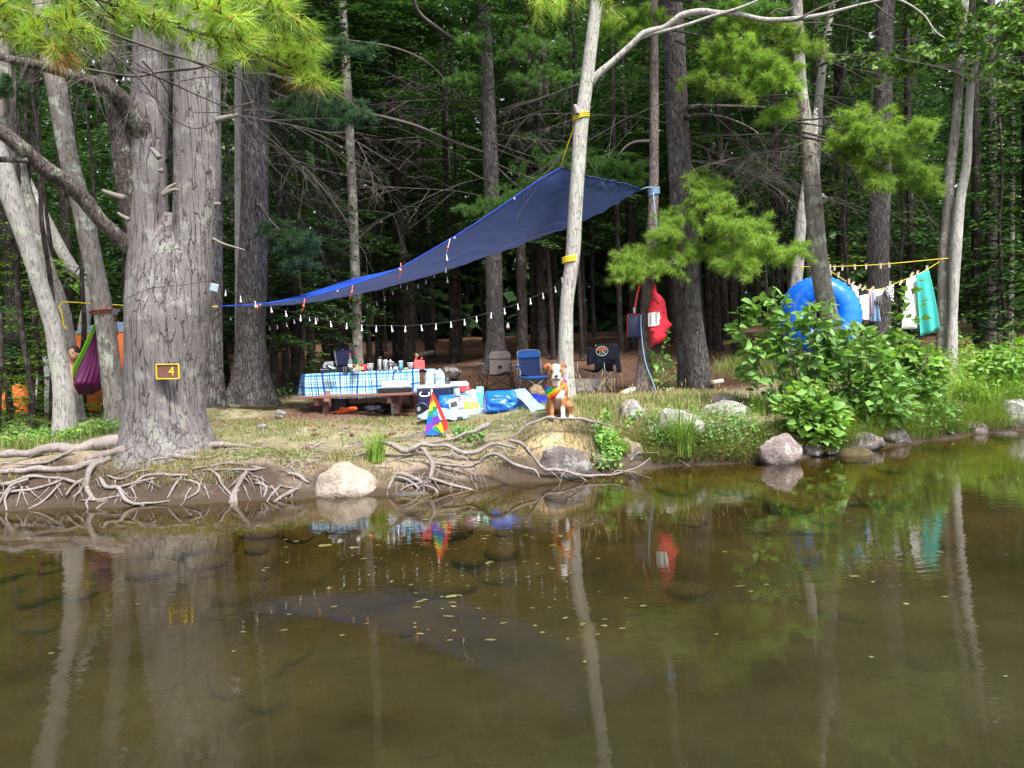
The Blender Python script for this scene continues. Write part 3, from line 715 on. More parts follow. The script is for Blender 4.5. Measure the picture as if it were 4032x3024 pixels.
tr_('t4', "pine_tree", "straight grey pine rising between the huge pine and the picnic table", "tree", [(1012, -60, 100), (1006, 400, 100), (1003, 760, 104), (996, 1050, 108), (988, 1300, 110), (984, 1480, 118), (982, 1610, 128)], 14.6, BK_PINE2, flare=1.0, flare_h=.45, n=24)
tr_('t4b', "pine_tree", "thin grey trunk close against the left of the straight pine behind the table", "tree", [(938, 200, 28), (940, 700, 31), (943, 1150, 34), (945, 1540, 38)], 16.5, BK_PALE, flare=.4)
tr_('t5', "pine_tree", "thin lichen spotted trunk rising behind the middle of the picnic table", "tree", [(1345, -40, 32), (1362, 250, 34), (1378, 560, 36), (1392, 900, 38), (1404, 1250, 40), (1410, 1450, 42)], 21, BK_GREY, flare=.4)
tr_('t5b', "pine_tree", "broad dark trunk rising behind the navy box on the picnic table", "tree", [(1290, 0, 52), (1305, 500, 58), (1318, 900, 62), (1332, 1250, 64), (1338, 1450, 68)], 23, BK_DARK, flare=.4)
tr_('t6', "pine_tree", "tall brown pine with dead branches standing under the middle of the tarp", "tree", [(1900, -60, 50), (1912, 200, 54), (1922, 420, 56), (1934, 700, 60), (1942, 1000, 64), (1948, 1250, 68), (1952, 1462, 80)], 21, BK_PINE2, flare=.9, n=18)
tr_('t7', "maple_tree", "crooked pale maple with yellow rope wraps at the tarp's high corner", "tree", [(2352, -40, 50), (2336, 110, 48), (2305, 360, 52), (2289, 486, 56), (2276, 668, 54), (2264, 850, 56), (2255, 1003, 57), (2232, 1200, 55), (2228, 1397, 58), (2232, 1562, 62)], 12.1, BK_PALE, flare=.35, n=18)
tr_('t8', "pine_tree", "slender reddish pine with blue rope and the red mesh bag on it", "tree", [(2572, -60, 34), (2576, 304, 35), (2575, 608, 37), (2572, 800, 40), (2562, 1003, 44), (2547, 1200, 48), (2541, 1397, 56), (2531, 1548, 70)], 13, BK_RED, flare=.4, n=16)
tr_('t9', "pine_tree", "thick grey pine with green boughs standing right of the red mesh bag", "tree", [(2640, -60, 82), (2652, 120, 82), (2660, 300, 84), (2667, 486, 86), (2682, 750, 92), (2696, 1003, 100), (2708, 1200, 104), (2722, 1347, 112), (2740, 1542, 124)], 14, BK_PINE2, flare=.45, n=26)
tr_('t10', "maple_tree", "leaning grey maple with pale lichen in front of the blue swimming tube", "tree", [(3132, -50, 46), (3142, 120, 44), (3152, 330, 46), (3186, 608, 60), (3203, 790, 66), (3222, 1003, 68), (3250, 1180, 70), (3290, 1330, 66), (3318, 1480, 74)], 13.3, BK_GREY, flare=.3, n=18)
tr_('t10b', "maple_tree", "short pale trunk behind the leaning maple where the clothesline starts", "tree", [(3205, 520, 30), (3180, 700, 36), (3156, 850, 40), (3145, 1008, 44), (3132, 1140, 46), (3112, 1330, 50), (3100, 1480, 54)], 15, BK_PALE, flare=.3, top=6)
tr_('t11', "pine_tree", "thick grey pine behind the hanging laundry with a pale torn strip on its side", "tree", [(3490, -60, 66), (3480, 120, 66), (3478, 330, 64), (3473, 600, 74), (3464, 790, 77), (3458, 1003, 80), (3462, 1200, 80), (3470, 1450, 88)], 16.2, BK_PINE2, flare=.4, n=22)
tr_('t12', "maple_tree", "slim dark flecked maple beside the teal towel, left of a matching pair", "tree", [(3800, -40, 30), (3784, 200, 31), (3762, 500, 33), (3742, 670, 36), (3726, 900, 37), (3714, 1010, 38), (3709, 1250, 36), (3708, 1440, 46)], 14.8, BK_GREY, flare=.3)
tr_('t13', "maple_tree", "slim pale forked maple right of the teal towel, right of a matching pair", "tree", [(3822, 328, 28), (3812, 486, 30), (3807, 640, 32), (3780, 790, 36), (3762, 1003, 42), (3752, 1240, 34), (3744, 1440, 44)], 14.6, BK_PALE, flare=.3, top=4)
limb(T['t13'][0], [(3822, 330, 26), (3848, 230, 24), (3890, 150, 20), (3945, 60, 18), (3970, -60, 14)], 14.6, BK_PALE, d2=14.2)
limb(T['t13'][0], [(3822, 330, 20), (3870, 275, 16), (3930, 225, 13), (4032, 180, 9), (4100, 165, 6)], 14.6, BK_GREY, d2=13.8)
tr_('t14', "pine_tree", "dark trunk beyond the far right meadow, left one of two", "tree", [(3905, 700, 36), (3902, 1000, 40), (3898, 1200, 44), (3894, 1390, 48)], 22, BK_PINE2, flare=.4)
tr_('t15', "maple_tree", "slim trunk beyond the far right meadow, right one of two", "tree", [(3985, 700, 20), (3982, 1000, 22), (3978, 1200, 24), (3976, 1390, 28)], 22.5, BK_GREY, flare=.4)
tr_('t16', "maple_tree", "pale thin tree leaning behind the upper pine bough near the sky gap", "tree", [(3290, -80, 26), (3262, 100, 30), (3240, 260, 32), (3222, 430, 34), (3200, 900, 36), (3190, 1400, 40)], 19, BK_PALE, flare=.3)
limb(T['t1'][0], [Z5(388, 790) + (16,), Z5(398, 860) + (20,), Z5(408, 960) + (26,), Z5(398, 1060) + (30,), Z5(392, 1140) + (30,), Z5(400, 1185) + (20,)], 10.92, barkmat('bare_wood', (.2, .17, .15), (.52, .47, .43), (.68, .62, .58), 30, 3, .03, 0, bump=.5), 'bare_wood', 8)
t9, t6, t11, t10, t7, t4, t8 = (T[k][0] for k in ('t9', 't6', 't11', 't10', 't7', 't4', 't8'))
# the long crooked limb of the rope maple reaching right
limb(t7, [Z3(505, 545) + (32,), Z3(560, 480) + (30,), Z3(640, 410) + (26,), Z3(720, 340) + (25,), Z3(800, 265) + (24,), Z3(860, 215) + (27,), Z3(980, 180) + (22,), Z3(1040, 140) + (24,), Z3(1110, 95) + (24,), Z3(1230, 75) + (24,), Z3(1330, 85) + (22,), Z3(1480, 95) + (20,), Z3(1640, 130) + (20,),
          Z4(180, 122) + (18,), Z4(330, 100) + (16,), Z4(480, 62) + (12,), Z4(640, 20) + (9,), Z4(830, -5) + (8,), Z4(1000, 90) + (7,), Z4(1080, 200) + (6,), Z4(1150, 250) + (4,)], 12.1, BK_PALE, d2=11.6, n=9)
limb(t7, [Z3(830, 250) + (14,), Z3(930, 215) + (14,), Z3(1080, 178) + (15,), Z3(1180, 145) + (13,), Z3(1300, 105) + (14,), Z3(1420, 70) + (13,), Z3(1520, 35) + (11,), Z3(1640, -20) + (9,)], 12.0, BK_PALE, d2=11.7, n=8)
limb(t7, [Z4(120, 140) + (10,), Z4(200, 120) + (10,), Z4(300, 70) + (8,), Z4(420, 20) + (7,), Z4(520, -20) + (6,)], 11.7, BK_DEAD, d2=11.6)
limb(t7, [Z4(10, 100) + (8,), Z4(60, 60) + (7,), Z4(120, 72) + (7,), Z4(170, 40) + (6,), Z4(200, -10) + (5,)], 11.7, BK_DEAD, d2=11.6)
limb(t7, [Z4(690, 25) + (6,), Z4(770, 90) + (5,), Z4(830, 125) + (3,)], 11.6, BK_DEAD)
limb(t7, [Z3(425, 740) + (20,), Z3(415, 700) + (18,), Z3(408, 680) + (14,)], 11.98, BK_PALE, "branch_stub")
limb(t10, [Z4(335, 1330) + (16,), Z4(370, 1300) + (14,), Z4(415, 1285) + (7,)], 13.1, BK_GREY, "branch_stub")
limb(t8, [Z3(890, 915) + (12,), Z3(800, 920) + (11,), Z3(740, 950) + (9,), Z3(695, 1000) + (6,)], 12.9, BK_DEAD, "dead_branch")
limb(t9, [Z3(1120, 700) + (26,), Z3(1250, 690) + (20,), Z3(1400, 690) + (15,), Z3(1640, 695) + (10,)], 13.9, BK_LIMB)
limb(t9, [Z3(1120, 760) + (20,), Z3(1250, 745) + (16,), Z3(1400, 770) + (12,), Z3(1560, 840) + (8,), Z3(1659, 930) + (5,)], 13.8, BK_LIMB, "dead_branch")
limb(T['t4'][0], [(1050, 470, 12), (1090, 452, 10), (1145, 436, 8)], 14.4, BK_DEAD, "branch_stub")
# long dead branches sweeping left from the tarp pine
for path in ([(1905, 600, 11), (1790, 560, 13), (1650, 500, 13), (1540, 468, 12), (1420, 440, 9)], 
             [(1900, 480, 9), (1820, 400, 9), (1700, 260, 8), (1560, 190, 8), (1380, 160, 8), (1180, 142, 6)], [(1925, 715, 8), (1890, 700, 8), (1840, 672, 6)], [(1890, 170, 24), (1800, 160, 20), (1720, 110, 18), (1650, 50, 15), (1620, -20, 12)], [(1958, 470, 9), (2020, 425, 8), (2100, 400, 6), (2280, 330, 4)]):
    limb(t6, path, 20.8, BK_DEAD, "dead_branch", 6, d2=19.5)
for px, py, dd, dr, sc, k in ((1900, 450, 20.6, (-1, -.4, .45), 1.9, 1), (1905, 640, 20.6, (-1, -.3, .15), 1.4, 3), (1960, 560, 20.6, (1, -.4, .1), 1.2, 1)): twigs(t6, P(px, py, dd), dr, sc, k)
for px, py, dd, dr, sc, k in ((2700, 470, 13.8, (1, -.3, .05), 1.25, 0), (2700, 560, 13.8, (1, -.4, -.45), 1.2, 2), (2640, 330, 13.8, (-1, -.3, .1), 1.1, 3), (2720, 620, 13.8, (1, -.2, -.6), .9, 3)): twigs(t9, P(px, py, dd), dr, sc, k)
for px, py, dd, dr, sc, k in ((3190, 600, 13.2, (1, -.2, -.5), .9, 1), (3190, 560, 13.2, (-1, -.2, -.2), .9, 2), (3150, 120, 13.2, (1, .1, -.2), 1.1, 0), (3160, 230, 13.2, (1, .2, -.3), 1.3, 3)): twigs(t10, P(px, py, dd), dr, sc, k)
for px, py, dd, dr, sc, k in ((985, 640, 14.5, (-.8, -.3, -.8), .7, 2), (1010, 560, 14.5, (1, -.3, -.5), .9, 3)): twigs(T['t4'][0], P(px, py, dd), dr, sc, k)
for px, py, dr, sc, k in ((700, 230, (1, -.9, -.1), .8, 0), (640, 200, (.6, -1, -.35), .7, 1), (560, 190, (-.5, -1, -.2), .8, 2), (780, 260, (1, -.6, -.15), .7, 3)): twigs(PINE, P(px, py, 7.4), dr, sc, k)
for px, py, dd, dr, sc, k in ((1370, 540, 20.8, (-1, -.3, .2), 1.2, 0), (1375, 640, 20.8, (1, -.5, -.4), 1.0, 1), (1380, 760, 20.8, (-1, -.3, -.05), .9, 2), (1370, 480, 20.8, (1, -.3, .05), .8, 3)): twigs(T['t5'][0], P(px, py, dd), dr, sc, k)

# ---- boughs
def bp(parent, px_path, d, mat, d2=None, **k):
    d2 = d if d2 is None else d2; n = len(px_path)
    return bough("bough", [P(a, b, d + (d2 - d) * i / (n - 1)) for i, (a, b) in enumerate(px_path)], mat, parent, **k)
# overhanging boughs of the great pine, close to the water's edge camera
near = dict(ln=.115, wd=.0030, nn=62, r0=.012, bare=.15, droop=.05, up=.1, core=True, spread=.55)
bp(PINE, [(-300, -40), (0, 20), (180, 70), (330, 110)], 3.5, PINE_NEAR, 3.3, width=.26, ntw=16, tpt=2, seed=11, **near)
bp(PINE, [(-200, 60), (-20, 110), (110, 150), (230, 180)], 3.6, PINE_NEAR, 3.4, width=.22, ntw=12, tpt=2, seed=12, **near)
bp(PINE, [(100, -140), (300, -40), (480, 30), (640, 70)], 3.7, PINE_NEAR, 3.5, width=.26, ntw=15, tpt=2, seed=13, **near)
bp(PINE, [(450, -160), (640, -70), (800, 10), (900, 70)], 3.8, PINE_NEAR, 3.5, width=.26, ntw=15, tpt=2, seed=14, **near)
bp(PINE, [(420, 60), (620, 90), (800, 130), (960, 160)], 4.0, PINE_NEAR, 3.6, width=.20, ntw=12, tpt=2, seed=15, **near)
bp(PINE, [(700, -160), (900, -60), (1050, 30), (1180, 90)], 4.0, PINE_NEAR, 3.7, width=.26, ntw=15, tpt=2, seed=16, **near)
bp(PINE, [(800, 130), (960, 190), (1100, 250), (1240, 310)], 4.1, PINE_NEAR, 3.8, width=.20, ntw=13, tpt=2, seed=17, **near)
bp(PINE, [(860, 60), (1000, 120), (1120, 170), (1230, 240)], 4.2, PINE_NEAR, 3.9, width=.2, ntw=12, tpt=2, seed=18, **near)
bp(PINE, [(1900, -160), (2050, -60), (2180, 10)], 4.6, PINE_NEAR, 4.4, width=.2, ntw=8, tpt=2, seed=19, **near)
bp(PINE, [(2200, -160), (2290, -60), (2400, 10)], 4.6, PINE_NEAR, 4.4, width=.16, ntw=5, tpt=2, seed=20, **near)
for path in ([(1000, 180, 9), (800, 262, 10), (640, 280, 12), (520, 300, 10), (330, 270, 9)], [(900, 320, 6), (780, 250, 8), (600, 190, 10), (400, 120, 12)], [(1000, 340, 5), (900, 290, 7), (760, 240, 9), (640, 210, 10)], [(860, 470, 3), (780, 505, 4), (700, 480, 5), (620, 400, 6), (540, 300, 7), (430, 200, 8)], [(1000, 400, 4), (900, 420, 5), (790, 380, 6), (660, 320, 8), (560, 280, 8)],
             [(530, 330, 4), (470, 270, 5), (440, 215, 6), (400, 170, 6)], [(330, 260, 5), (300, 210, 6), (330, 160, 6)], [(690, 430, 3), (640, 330, 5), (560, 240, 6)]):
    limb(PINE, path, 4.4, BK_DEAD, "dead_branch", 6, d2=4.0)
bp(PINE, [(250, 150), (235, 190), (240, 240)], 3.4, flat("dead_needles", (.45, .22, .09), .8, bump=0), width=.07, ntw=3, tpt=2, seed=21, ln=.1, wd=.002, nn=45, r0=.004, label="tuft of dead orange needles")
bp(PINE, [(1170, 290), (1185, 310), (1190, 330)], 3.9, flat("dead_needles", (.45, .22, .09), .8), width=.05, ntw=3, tpt=2, seed=22, ln=.08, wd=.002, nn=40, r0=.004, label="tuft of dead orange needles")
# mid-distance boughs
mid = dict(ln=.13, wd=.0068, nn=44)
def m_(parent, path, d, mat, seed, d2=None, width=.6, ntw=22, tpt=7, **k):
    kk = dict(mid); kk.update(k); return bp(parent, path, d, mat, d2, width=width * 1.12, ntw=int(ntw * 1.2), tpt=tpt, seed=seed, **kk)
# big bright bough in front of the thick pine
m_(t9, [(2700, 760), (2760, 800), (2830, 860), (2900, 900), (2990, 930)], 13.6, PINE_BRIGHT, 31, 11.8, width=.75, ntw=26)
m_(t9, [(2700, 780), (2790, 880), (2900, 960), (3020, 990), (3150, 985)], 13.6, PINE_BRIGHT, 32, 11.6, width=.65, ntw=30)
m_(t9, [(2690, 800), (2700, 900), (2690, 980), (2640, 1030), (2560, 1060), (2430, 1070)], 13.6, PINE_BRIGHT, 33, 11.8, width=.55, ntw=28)
m_(t9, [(2690, 720), (2700, 800), (2660, 880), (2600, 930)], 13.6, PINE_BRIGHT, 34, 12.2, width=.5, ntw=20)
m_(t9, [(2680, 900), (2620, 980), (2540, 1000), (2450, 1020)], 13.6, PINE_BRIGHT, 35, 12.0, width=.45, ntw=20)
m_(t9, [(2700, 620), (2740, 680), (2790, 740), (2850, 800)], 13.7, PINE_BRIGHT, 36, 12.4, width=.5, ntw=18)
m_(t9, [(2700, 850), (2780, 960), (2860, 1020), (2960, 1050)], 13.6, PINE_BRIGHT, 37, 11.7, width=.5, ntw=22)
# bright bough right of the leaning maple
m_(t10, [(3100, 470), (3200, 470), (3340, 450), (3460, 470), (3560, 520), (3650, 500)], 13.0, PINE_BRIGHT, 41, 11.8, width=.6, ntw=30)
m_(t10, [(3120, 480), (3260, 500), (3400, 540), (3520, 600), (3640, 680)], 13.0, PINE_BRIGHT, 42, 11.8, width=.65, ntw=30)
m_(t10, [(3160, 520), (3300, 560), (3420, 640), (3520, 700), (3690, 740)], 13.0, PINE_BRIGHT, 43, 11.8, width=.45, ntw=26)
m_(t10, [(3160, 540), (3280, 560), (3380, 560), (3480, 560)], 13.0, PINE_BRIGHT, 44, 11.7, width=.6, ntw=22)
m_(t10, [(3300, 600), (3400, 660), (3470, 720)], 12.6, PINE_BRIGHT, 45, 11.8, width=.4, ntw=16)
m_(t10, [(3150, 440), (3080, 430), (3040, 450)], 13.0, PINE_BRIGHT, 46, 12.4, width=.4, ntw=12)
# upper bright boughs of the thick pine
m_(t9, [(2650, 120), (2760, 140), (2880, 180), (3000, 220), (3110, 280)], 13.6, PINE_BRIGHT, 51, 12.0, width=.75, ntw=28)
m_(t9, [(2650, 60), (2800, 90), (2940, 110), (3090, 140), (3200, 180)], 13.6, PINE_BRIGHT, 52, 12.2, width=.7, ntw=28)
m_(t9, [(2650, 40), (2560, 40), (2460, 60), (2380, 110)], 13.6, PINE_BRIGHT, 53, 12.4, width=.5, ntw=20)
m_(t9, [(2660, 160), (2840, 240), (2960, 310), (3060, 320)], 13.6, PINE_BRIGHT, 54, 12.0, width=.5, ntw=22)
m_(t9, [(2640, 0), (2760, 10), (2900, 30), (3050, 40)], 13.6, PINE_MID, 55, 12.4, width=.5, ntw=20)
m_(t9, [(2630, 60), (2560, 100), (2480, 120)], 13.7, PINE_MID, 56, 12.8, width=.4, ntw=14)
m_(t9, [(2650, 200), (2720, 300), (2850, 330), (2960, 380)], 13.6, PINE_BRIGHT, 57, 12.2, width=.5, ntw=20)
m_(t9, [(2650, 100), (2540, 70), (2470, 150)], 13.6, PINE_BRIGHT, 58, 12.6, width=.4, ntw=14)
m_(t9, [(2660, -20), (2860, 60), (3020, 240), (3120, 330)], 13.4, PINE_BRIGHT, 59, 11.9, width=.55, ntw=22)
# deeper boughs behind the maple and the tarp
m_(t6, [(1940, 640), (2000, 700), (2060, 760), (1980, 790), (1850, 820)], 20, PINE_MID, 61, 16.8, width=.8, ntw=30)
m_(t6, [(1940, 640), (2060, 690), (2160, 720), (2240, 740)], 20, PINE_MID, 62, 17, width=.7, ntw=24)
m_(t6, [(1935, 560), (2140, 630), (2300, 640), (2420, 640), (2520, 660)], 20, PINE_MID, 63, 16.5, width=.7, ntw=30)
m_(t6, [(1935, 580), (2200, 680), (2360, 700), (2500, 720)], 20, PINE_MID, 64, 16.5, width=.6, ntw=26)
m_(t6, [(1915, 180), (1980, 200), (2030, 180), (2100, 160), (2200, 170)], 20.5, PINE_MID, 65, 18, width=.8, ntw=24)
m_(t6, [(1915, 330), (1880, 300), (1830, 310), (1780, 320)], 20.5, PINE_MID, 66, 19, width=.6, ntw=20)
m_(t6, [(1915, 360), (1990, 330), (2080, 300), (2180, 290), (2260, 300)], 20.5, PINE_MID, 67, 18, width=.7, ntw=26)
m_(t6, [(1910, 200), (1870, 170), (1830, 150)], 20.5, PINE_MID, 68, 19, width=.6, ntw=14)
m_(t4, [(1010, 300), (1090, 370), (1200, 390), (1320, 400), (1430, 440)], 14.5, PINE_BLUE, 71, 13.4, width=.65, ntw=30)
m_(t4, [(1005, 320), (1060, 390), (1160, 440), (1260, 460), (1380, 480)], 14.5, PINE_BLUE, 72, 13.4, width=.5, ntw=24)
m_(t4, [(1000, 780), (1060, 860), (1130, 930), (1220, 960)], 14.4, PINE_BLUE, 73, 13.2, width=.5, ntw=20)
m_(t4, [(1000, 800), (1080, 890), (1150, 990), (1210, 1030)], 14.4, PINE_BLUE, 74, 13.2, width=.45, ntw=18)
m_(t4, [(1010, 180), (1150, 190), (1300, 180), (1440, 200)], 14.6, PINE_BLUE, 75, 14, width=.6, ntw=20)
m_(T['t2'][0], [(200, 300), (130, 330), (60, 350), (0, 340)], 11.8, PINE_BLUE, 76, 12.2, width=.55, ntw=18)
# ================================================================== THE FOREST
CROWN = []
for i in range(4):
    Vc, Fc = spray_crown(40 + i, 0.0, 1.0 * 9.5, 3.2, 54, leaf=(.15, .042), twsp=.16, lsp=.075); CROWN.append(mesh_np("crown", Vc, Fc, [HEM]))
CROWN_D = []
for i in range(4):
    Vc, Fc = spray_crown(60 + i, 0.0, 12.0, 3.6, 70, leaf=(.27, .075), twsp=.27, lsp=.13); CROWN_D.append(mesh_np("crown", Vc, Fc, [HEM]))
YOUNG = []
for i in range(3):
    Vc, Fc = spray_crown(80 + i, 0.15, 3.6, 1.25, 34, leaf=(.085, .028), twsp=.13, lsp=.055, droop=.25, shape=.9); YOUNG.append(mesh_np("crown", Vc, Fc, [HEM_BR]))
YOUNG_D = []
for i in range(3):
    Vc, Fc = spray_crown(90 + i, 0.2, 6.5, 1.9, 44, leaf=(.13, .04), twsp=.19, lsp=.085, droop=.3, shape=.9); YOUNG_D.append(mesh_np("crown", Vc, Fc, [HEM_MID]))
def plain_trunk(seed, h, r):
    rg = np.random.default_rng(seed); mb = MB(); x = y = 0; pts = []; rad = []
    for k in range(8):
        f = k / 7; pts.append(Vector((x, y, f * h))); rad.append(r * (1 - .6 * f)); x += rg.normal(0, .05); y += rg.normal(0, .05)
    trunk_mesh(mb, pts, rad, 10, .08, seed, flare=.6, flare_h=.3, dens=3)
    me = bpy.data.meshes.new("trunk"); me.from_pydata([tuple(q) for q in mb.v], [], mb.f); me.materials.append(BK_DARK)
    for p in me.polygons: p.use_smooth = True
    return me
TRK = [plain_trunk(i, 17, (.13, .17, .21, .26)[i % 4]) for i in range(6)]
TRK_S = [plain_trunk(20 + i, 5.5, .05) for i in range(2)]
def conifer(name, x, y, crown, ctr, trunk, label, group, rz=0.0, cz=0.0, sc=1.0, tsc=1.0):
    z = H(x, y); t = thing(name, label, "tree", (x, y, z - .05), group)
    a = put("trunk", trunk, t); a.rotation_euler = (0, 0, rz); a.scale = (tsc, tsc, 1)
    b = put("crown", crown, t, (ctr[0], ctr[1], cz)); b.rotation_euler = (0, 0, rz); b.scale = (sc, sc, sc)
    return t
LM = [(100, "pale leaning maple"), (430, "grey leaning maple with the strap"), (660, "huge pine"), (980, "straight grey pine"), (1400, "lichen spotted trunk"), (1950, "tall brown pine"), (2240, "crooked pale maple"), (2560, "slender reddish pine"), (2700, "thick grey pine"), (3210, "leaning grey maple"), (3470, "pine behind the laundry"), (3740, "two slim maples"), (3900, "far right trunks")]
_used = set()
def where(base, px, y):
    for adv in ("", "just ", "close ", "a little ", "well "):
        for lp, nm in sorted(LM, key=lambda q: abs(q[0] - px))[:2]:
            s = base + " seen " + adv + ("left of the " if px < lp else "right of the ") + nm
            if s not in _used: _used.add(s); return s
    return base
rg = np.random.default_rng(21); placed = [(o_[1][0].x, o_[1][0].y) for o_ in T.values()]
def ok(x, y, dmin): return all((x - a) ** 2 + (y - b) ** 2 > dmin * dmin for a, b in placed)
nf = 0
for tries in range(4000):
    if nf >= 92: break
    y = 17 + 33 * rg.uniform(0, 1) ** .85; x = rg.uniform(-.72 * y - 4, .72 * y + 4)
    px = 2016 + x / y * FPX
    if not ok(x, y, 1.9 if y > 24 else 2.3): continue
    if 1150 < px < 3250 and y < 24: continue
    placed.append((x, y)); nf += 1
    centre = 1250 < px < 3200
    k = int(rg.integers(0, 4)); cz = rg.uniform(5.0, 7.0) if centre else rg.uniform(1.2, 4.0)
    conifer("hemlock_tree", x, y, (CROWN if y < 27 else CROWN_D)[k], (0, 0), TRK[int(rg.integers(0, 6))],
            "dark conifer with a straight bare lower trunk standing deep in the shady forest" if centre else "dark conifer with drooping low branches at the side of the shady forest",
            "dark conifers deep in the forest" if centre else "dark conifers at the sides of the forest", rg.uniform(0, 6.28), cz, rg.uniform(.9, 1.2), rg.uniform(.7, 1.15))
# thin bare poles crowding the dark middle
for i in range(32):
    y = rg.uniform(23, 40); px = rg.uniform(700, 3250); x = (px - 2016) / FPX * y
    if not ok(x, y, .8): continue
    placed.append((x, y))
    t = thing("pine_pole", "thin bare conifer pole in the dark middle of the forest", "tree", (x, y, H(x, y) - .05), "thin bare poles in the dark forest")
    o = put("trunk", TRK[int(rg.integers(0, 6))], t); o.scale = (rg.uniform(.35, .6),) * 2 + (rg.uniform(.7, 1),); o.rotation_euler = (rg.normal(0, .025), rg.normal(0, .025), rg.uniform(0, 6))
# mid-ground hemlocks whose foliage shows behind the camp
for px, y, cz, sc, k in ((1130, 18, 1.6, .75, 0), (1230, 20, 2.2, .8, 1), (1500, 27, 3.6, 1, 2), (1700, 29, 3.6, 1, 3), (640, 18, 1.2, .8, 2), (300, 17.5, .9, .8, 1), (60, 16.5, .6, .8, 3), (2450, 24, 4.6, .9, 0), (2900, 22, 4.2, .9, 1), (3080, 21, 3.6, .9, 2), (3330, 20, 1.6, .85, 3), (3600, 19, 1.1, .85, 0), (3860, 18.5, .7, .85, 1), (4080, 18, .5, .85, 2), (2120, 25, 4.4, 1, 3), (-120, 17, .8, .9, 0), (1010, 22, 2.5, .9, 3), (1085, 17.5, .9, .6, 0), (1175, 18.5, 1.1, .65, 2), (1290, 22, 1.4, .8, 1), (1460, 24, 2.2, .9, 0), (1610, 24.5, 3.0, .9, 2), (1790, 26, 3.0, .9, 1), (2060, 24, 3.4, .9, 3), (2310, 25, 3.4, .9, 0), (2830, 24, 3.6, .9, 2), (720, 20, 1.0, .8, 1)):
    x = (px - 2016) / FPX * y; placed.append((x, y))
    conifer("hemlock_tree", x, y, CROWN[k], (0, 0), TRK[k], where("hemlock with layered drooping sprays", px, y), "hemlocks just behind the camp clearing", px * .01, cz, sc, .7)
for px, y, sc, k in ((3340, 17.5, 1, 0), (3560, 18.2, 1.05, 1), (3950, 17, .95, 2), (4150, 16, 1, 0), (1180, 17.4, .9, 1), (520, 15.6, .8, 2)):
    x = (px - 2016) / FPX * y
    conifer("hemlock_sapling", x, y, YOUNG_D[k], (0, 0), TRK_S[k % 2], where("half grown dark hemlock", px, y), "half grown hemlocks at the forest edge", px * .02, 0, sc)
for px, y, sc, k in ((-90, 11.8, .9, 0), (40, 12.2, .95, 1), (150, 12.8, .9, 2), (225, 13.6, .8, 0), (330, 13.2, .62, 1), (410, 13.4, .6, 2), (-30, 11.2, .5, 1), (120, 11.6, .42, 2), (200, 11.9, .35, 0), (620, 15, .8, 1)):
    x = (px - 2016) / FPX * y
    conifer("hemlock_sapling", x, y, YOUNG[k], (0, 0), TRK_S[k % 2], where("bright green young hemlock", px, y), "bright young hemlocks at the far left", px * .03, 0, sc)
# crowns high above the camp (out of the picture's top, seen in the lake and shading the clearing)
for key, cz, sc in (('t3', 6.5, .8), ('t4', 7.5, .9), ('t5', 7, 1), ('t5b', 7, 1), ('t6', 8.2, .9), ('t8', 7.6, .6), ('t9', 7.2, .9), ('t11', 7.0, .9), ('t14', 5, .9), ('t16', 7, .8), ('t15', 4.5, .8)):
    t_, pts, rad = T[key]; p = pts[-1]; q = pts[-2]
    o = put("crown", CROWN[len(key + str(cz)) % 4], t_, Vector((p.x, p.y, 0)) - Vector((t_.location.x, t_.location.y, 0)) + Vector((0, 0, cz))); o.scale = (sc,) * 3
for i, key in enumerate(('t4', 't6', 't5', 't5b', 't3', 't16')):  # extra second crowns, unseen overhead, added to shade the forest floor behind the camp
    t_, pts, rad = T[key]; p = pts[-1]; o = put("crown", CROWN[i % 4], t_, (p.x - t_.location.x, p.y - t_.location.y + .8, 9.4 + .3 * (i % 3))); o.scale = (1.35, 1.35, 1); o.rotation_euler = (0, 0, i * 1.7)
o = put("crown", CROWN[1], PINE, (0, .5, 6.6)); o.scale = (1, 1, 1)
# the wood beyond: one dense mass with gaps
Vs = []; rg = np.random.default_rng(3); n = 90000
xx = rg.uniform(-70, 70, n); yy = rg.uniform(46, 62, n); zz = 3 + 24 * rg.uniform(0, 1, n) ** .8 + (np.sin(xx * .45) + np.sin(xx * 1.1 + 2)) * 1.5
zz = np.where(rg.uniform(0, 1, n) < .35, rg.uniform(2, 10, n), zz)
c = np.stack([xx, yy, zz], 1); d = rg.normal(size=(n, 3)); d[:, 2] *= .35; d /= np.linalg.norm(d, axis=1, keepdims=True); w_ = np.cross(d, rg.normal(size=(n, 3))); w_ /= np.linalg.norm(w_, axis=1, keepdims=True)
ll = rg.uniform(.6, 1.5, (n, 1)); ww = ll * .34
V = np.stack([c - d * ll / 2, c + w_ * ww, c + d * ll / 2, c - w_ * ww], 1).reshape(-1, 3)
tag(put("far_woods", mesh_np("far_woods", V, np.arange(len(V)).reshape(-1, 4), [HEM])), kind='stuff')

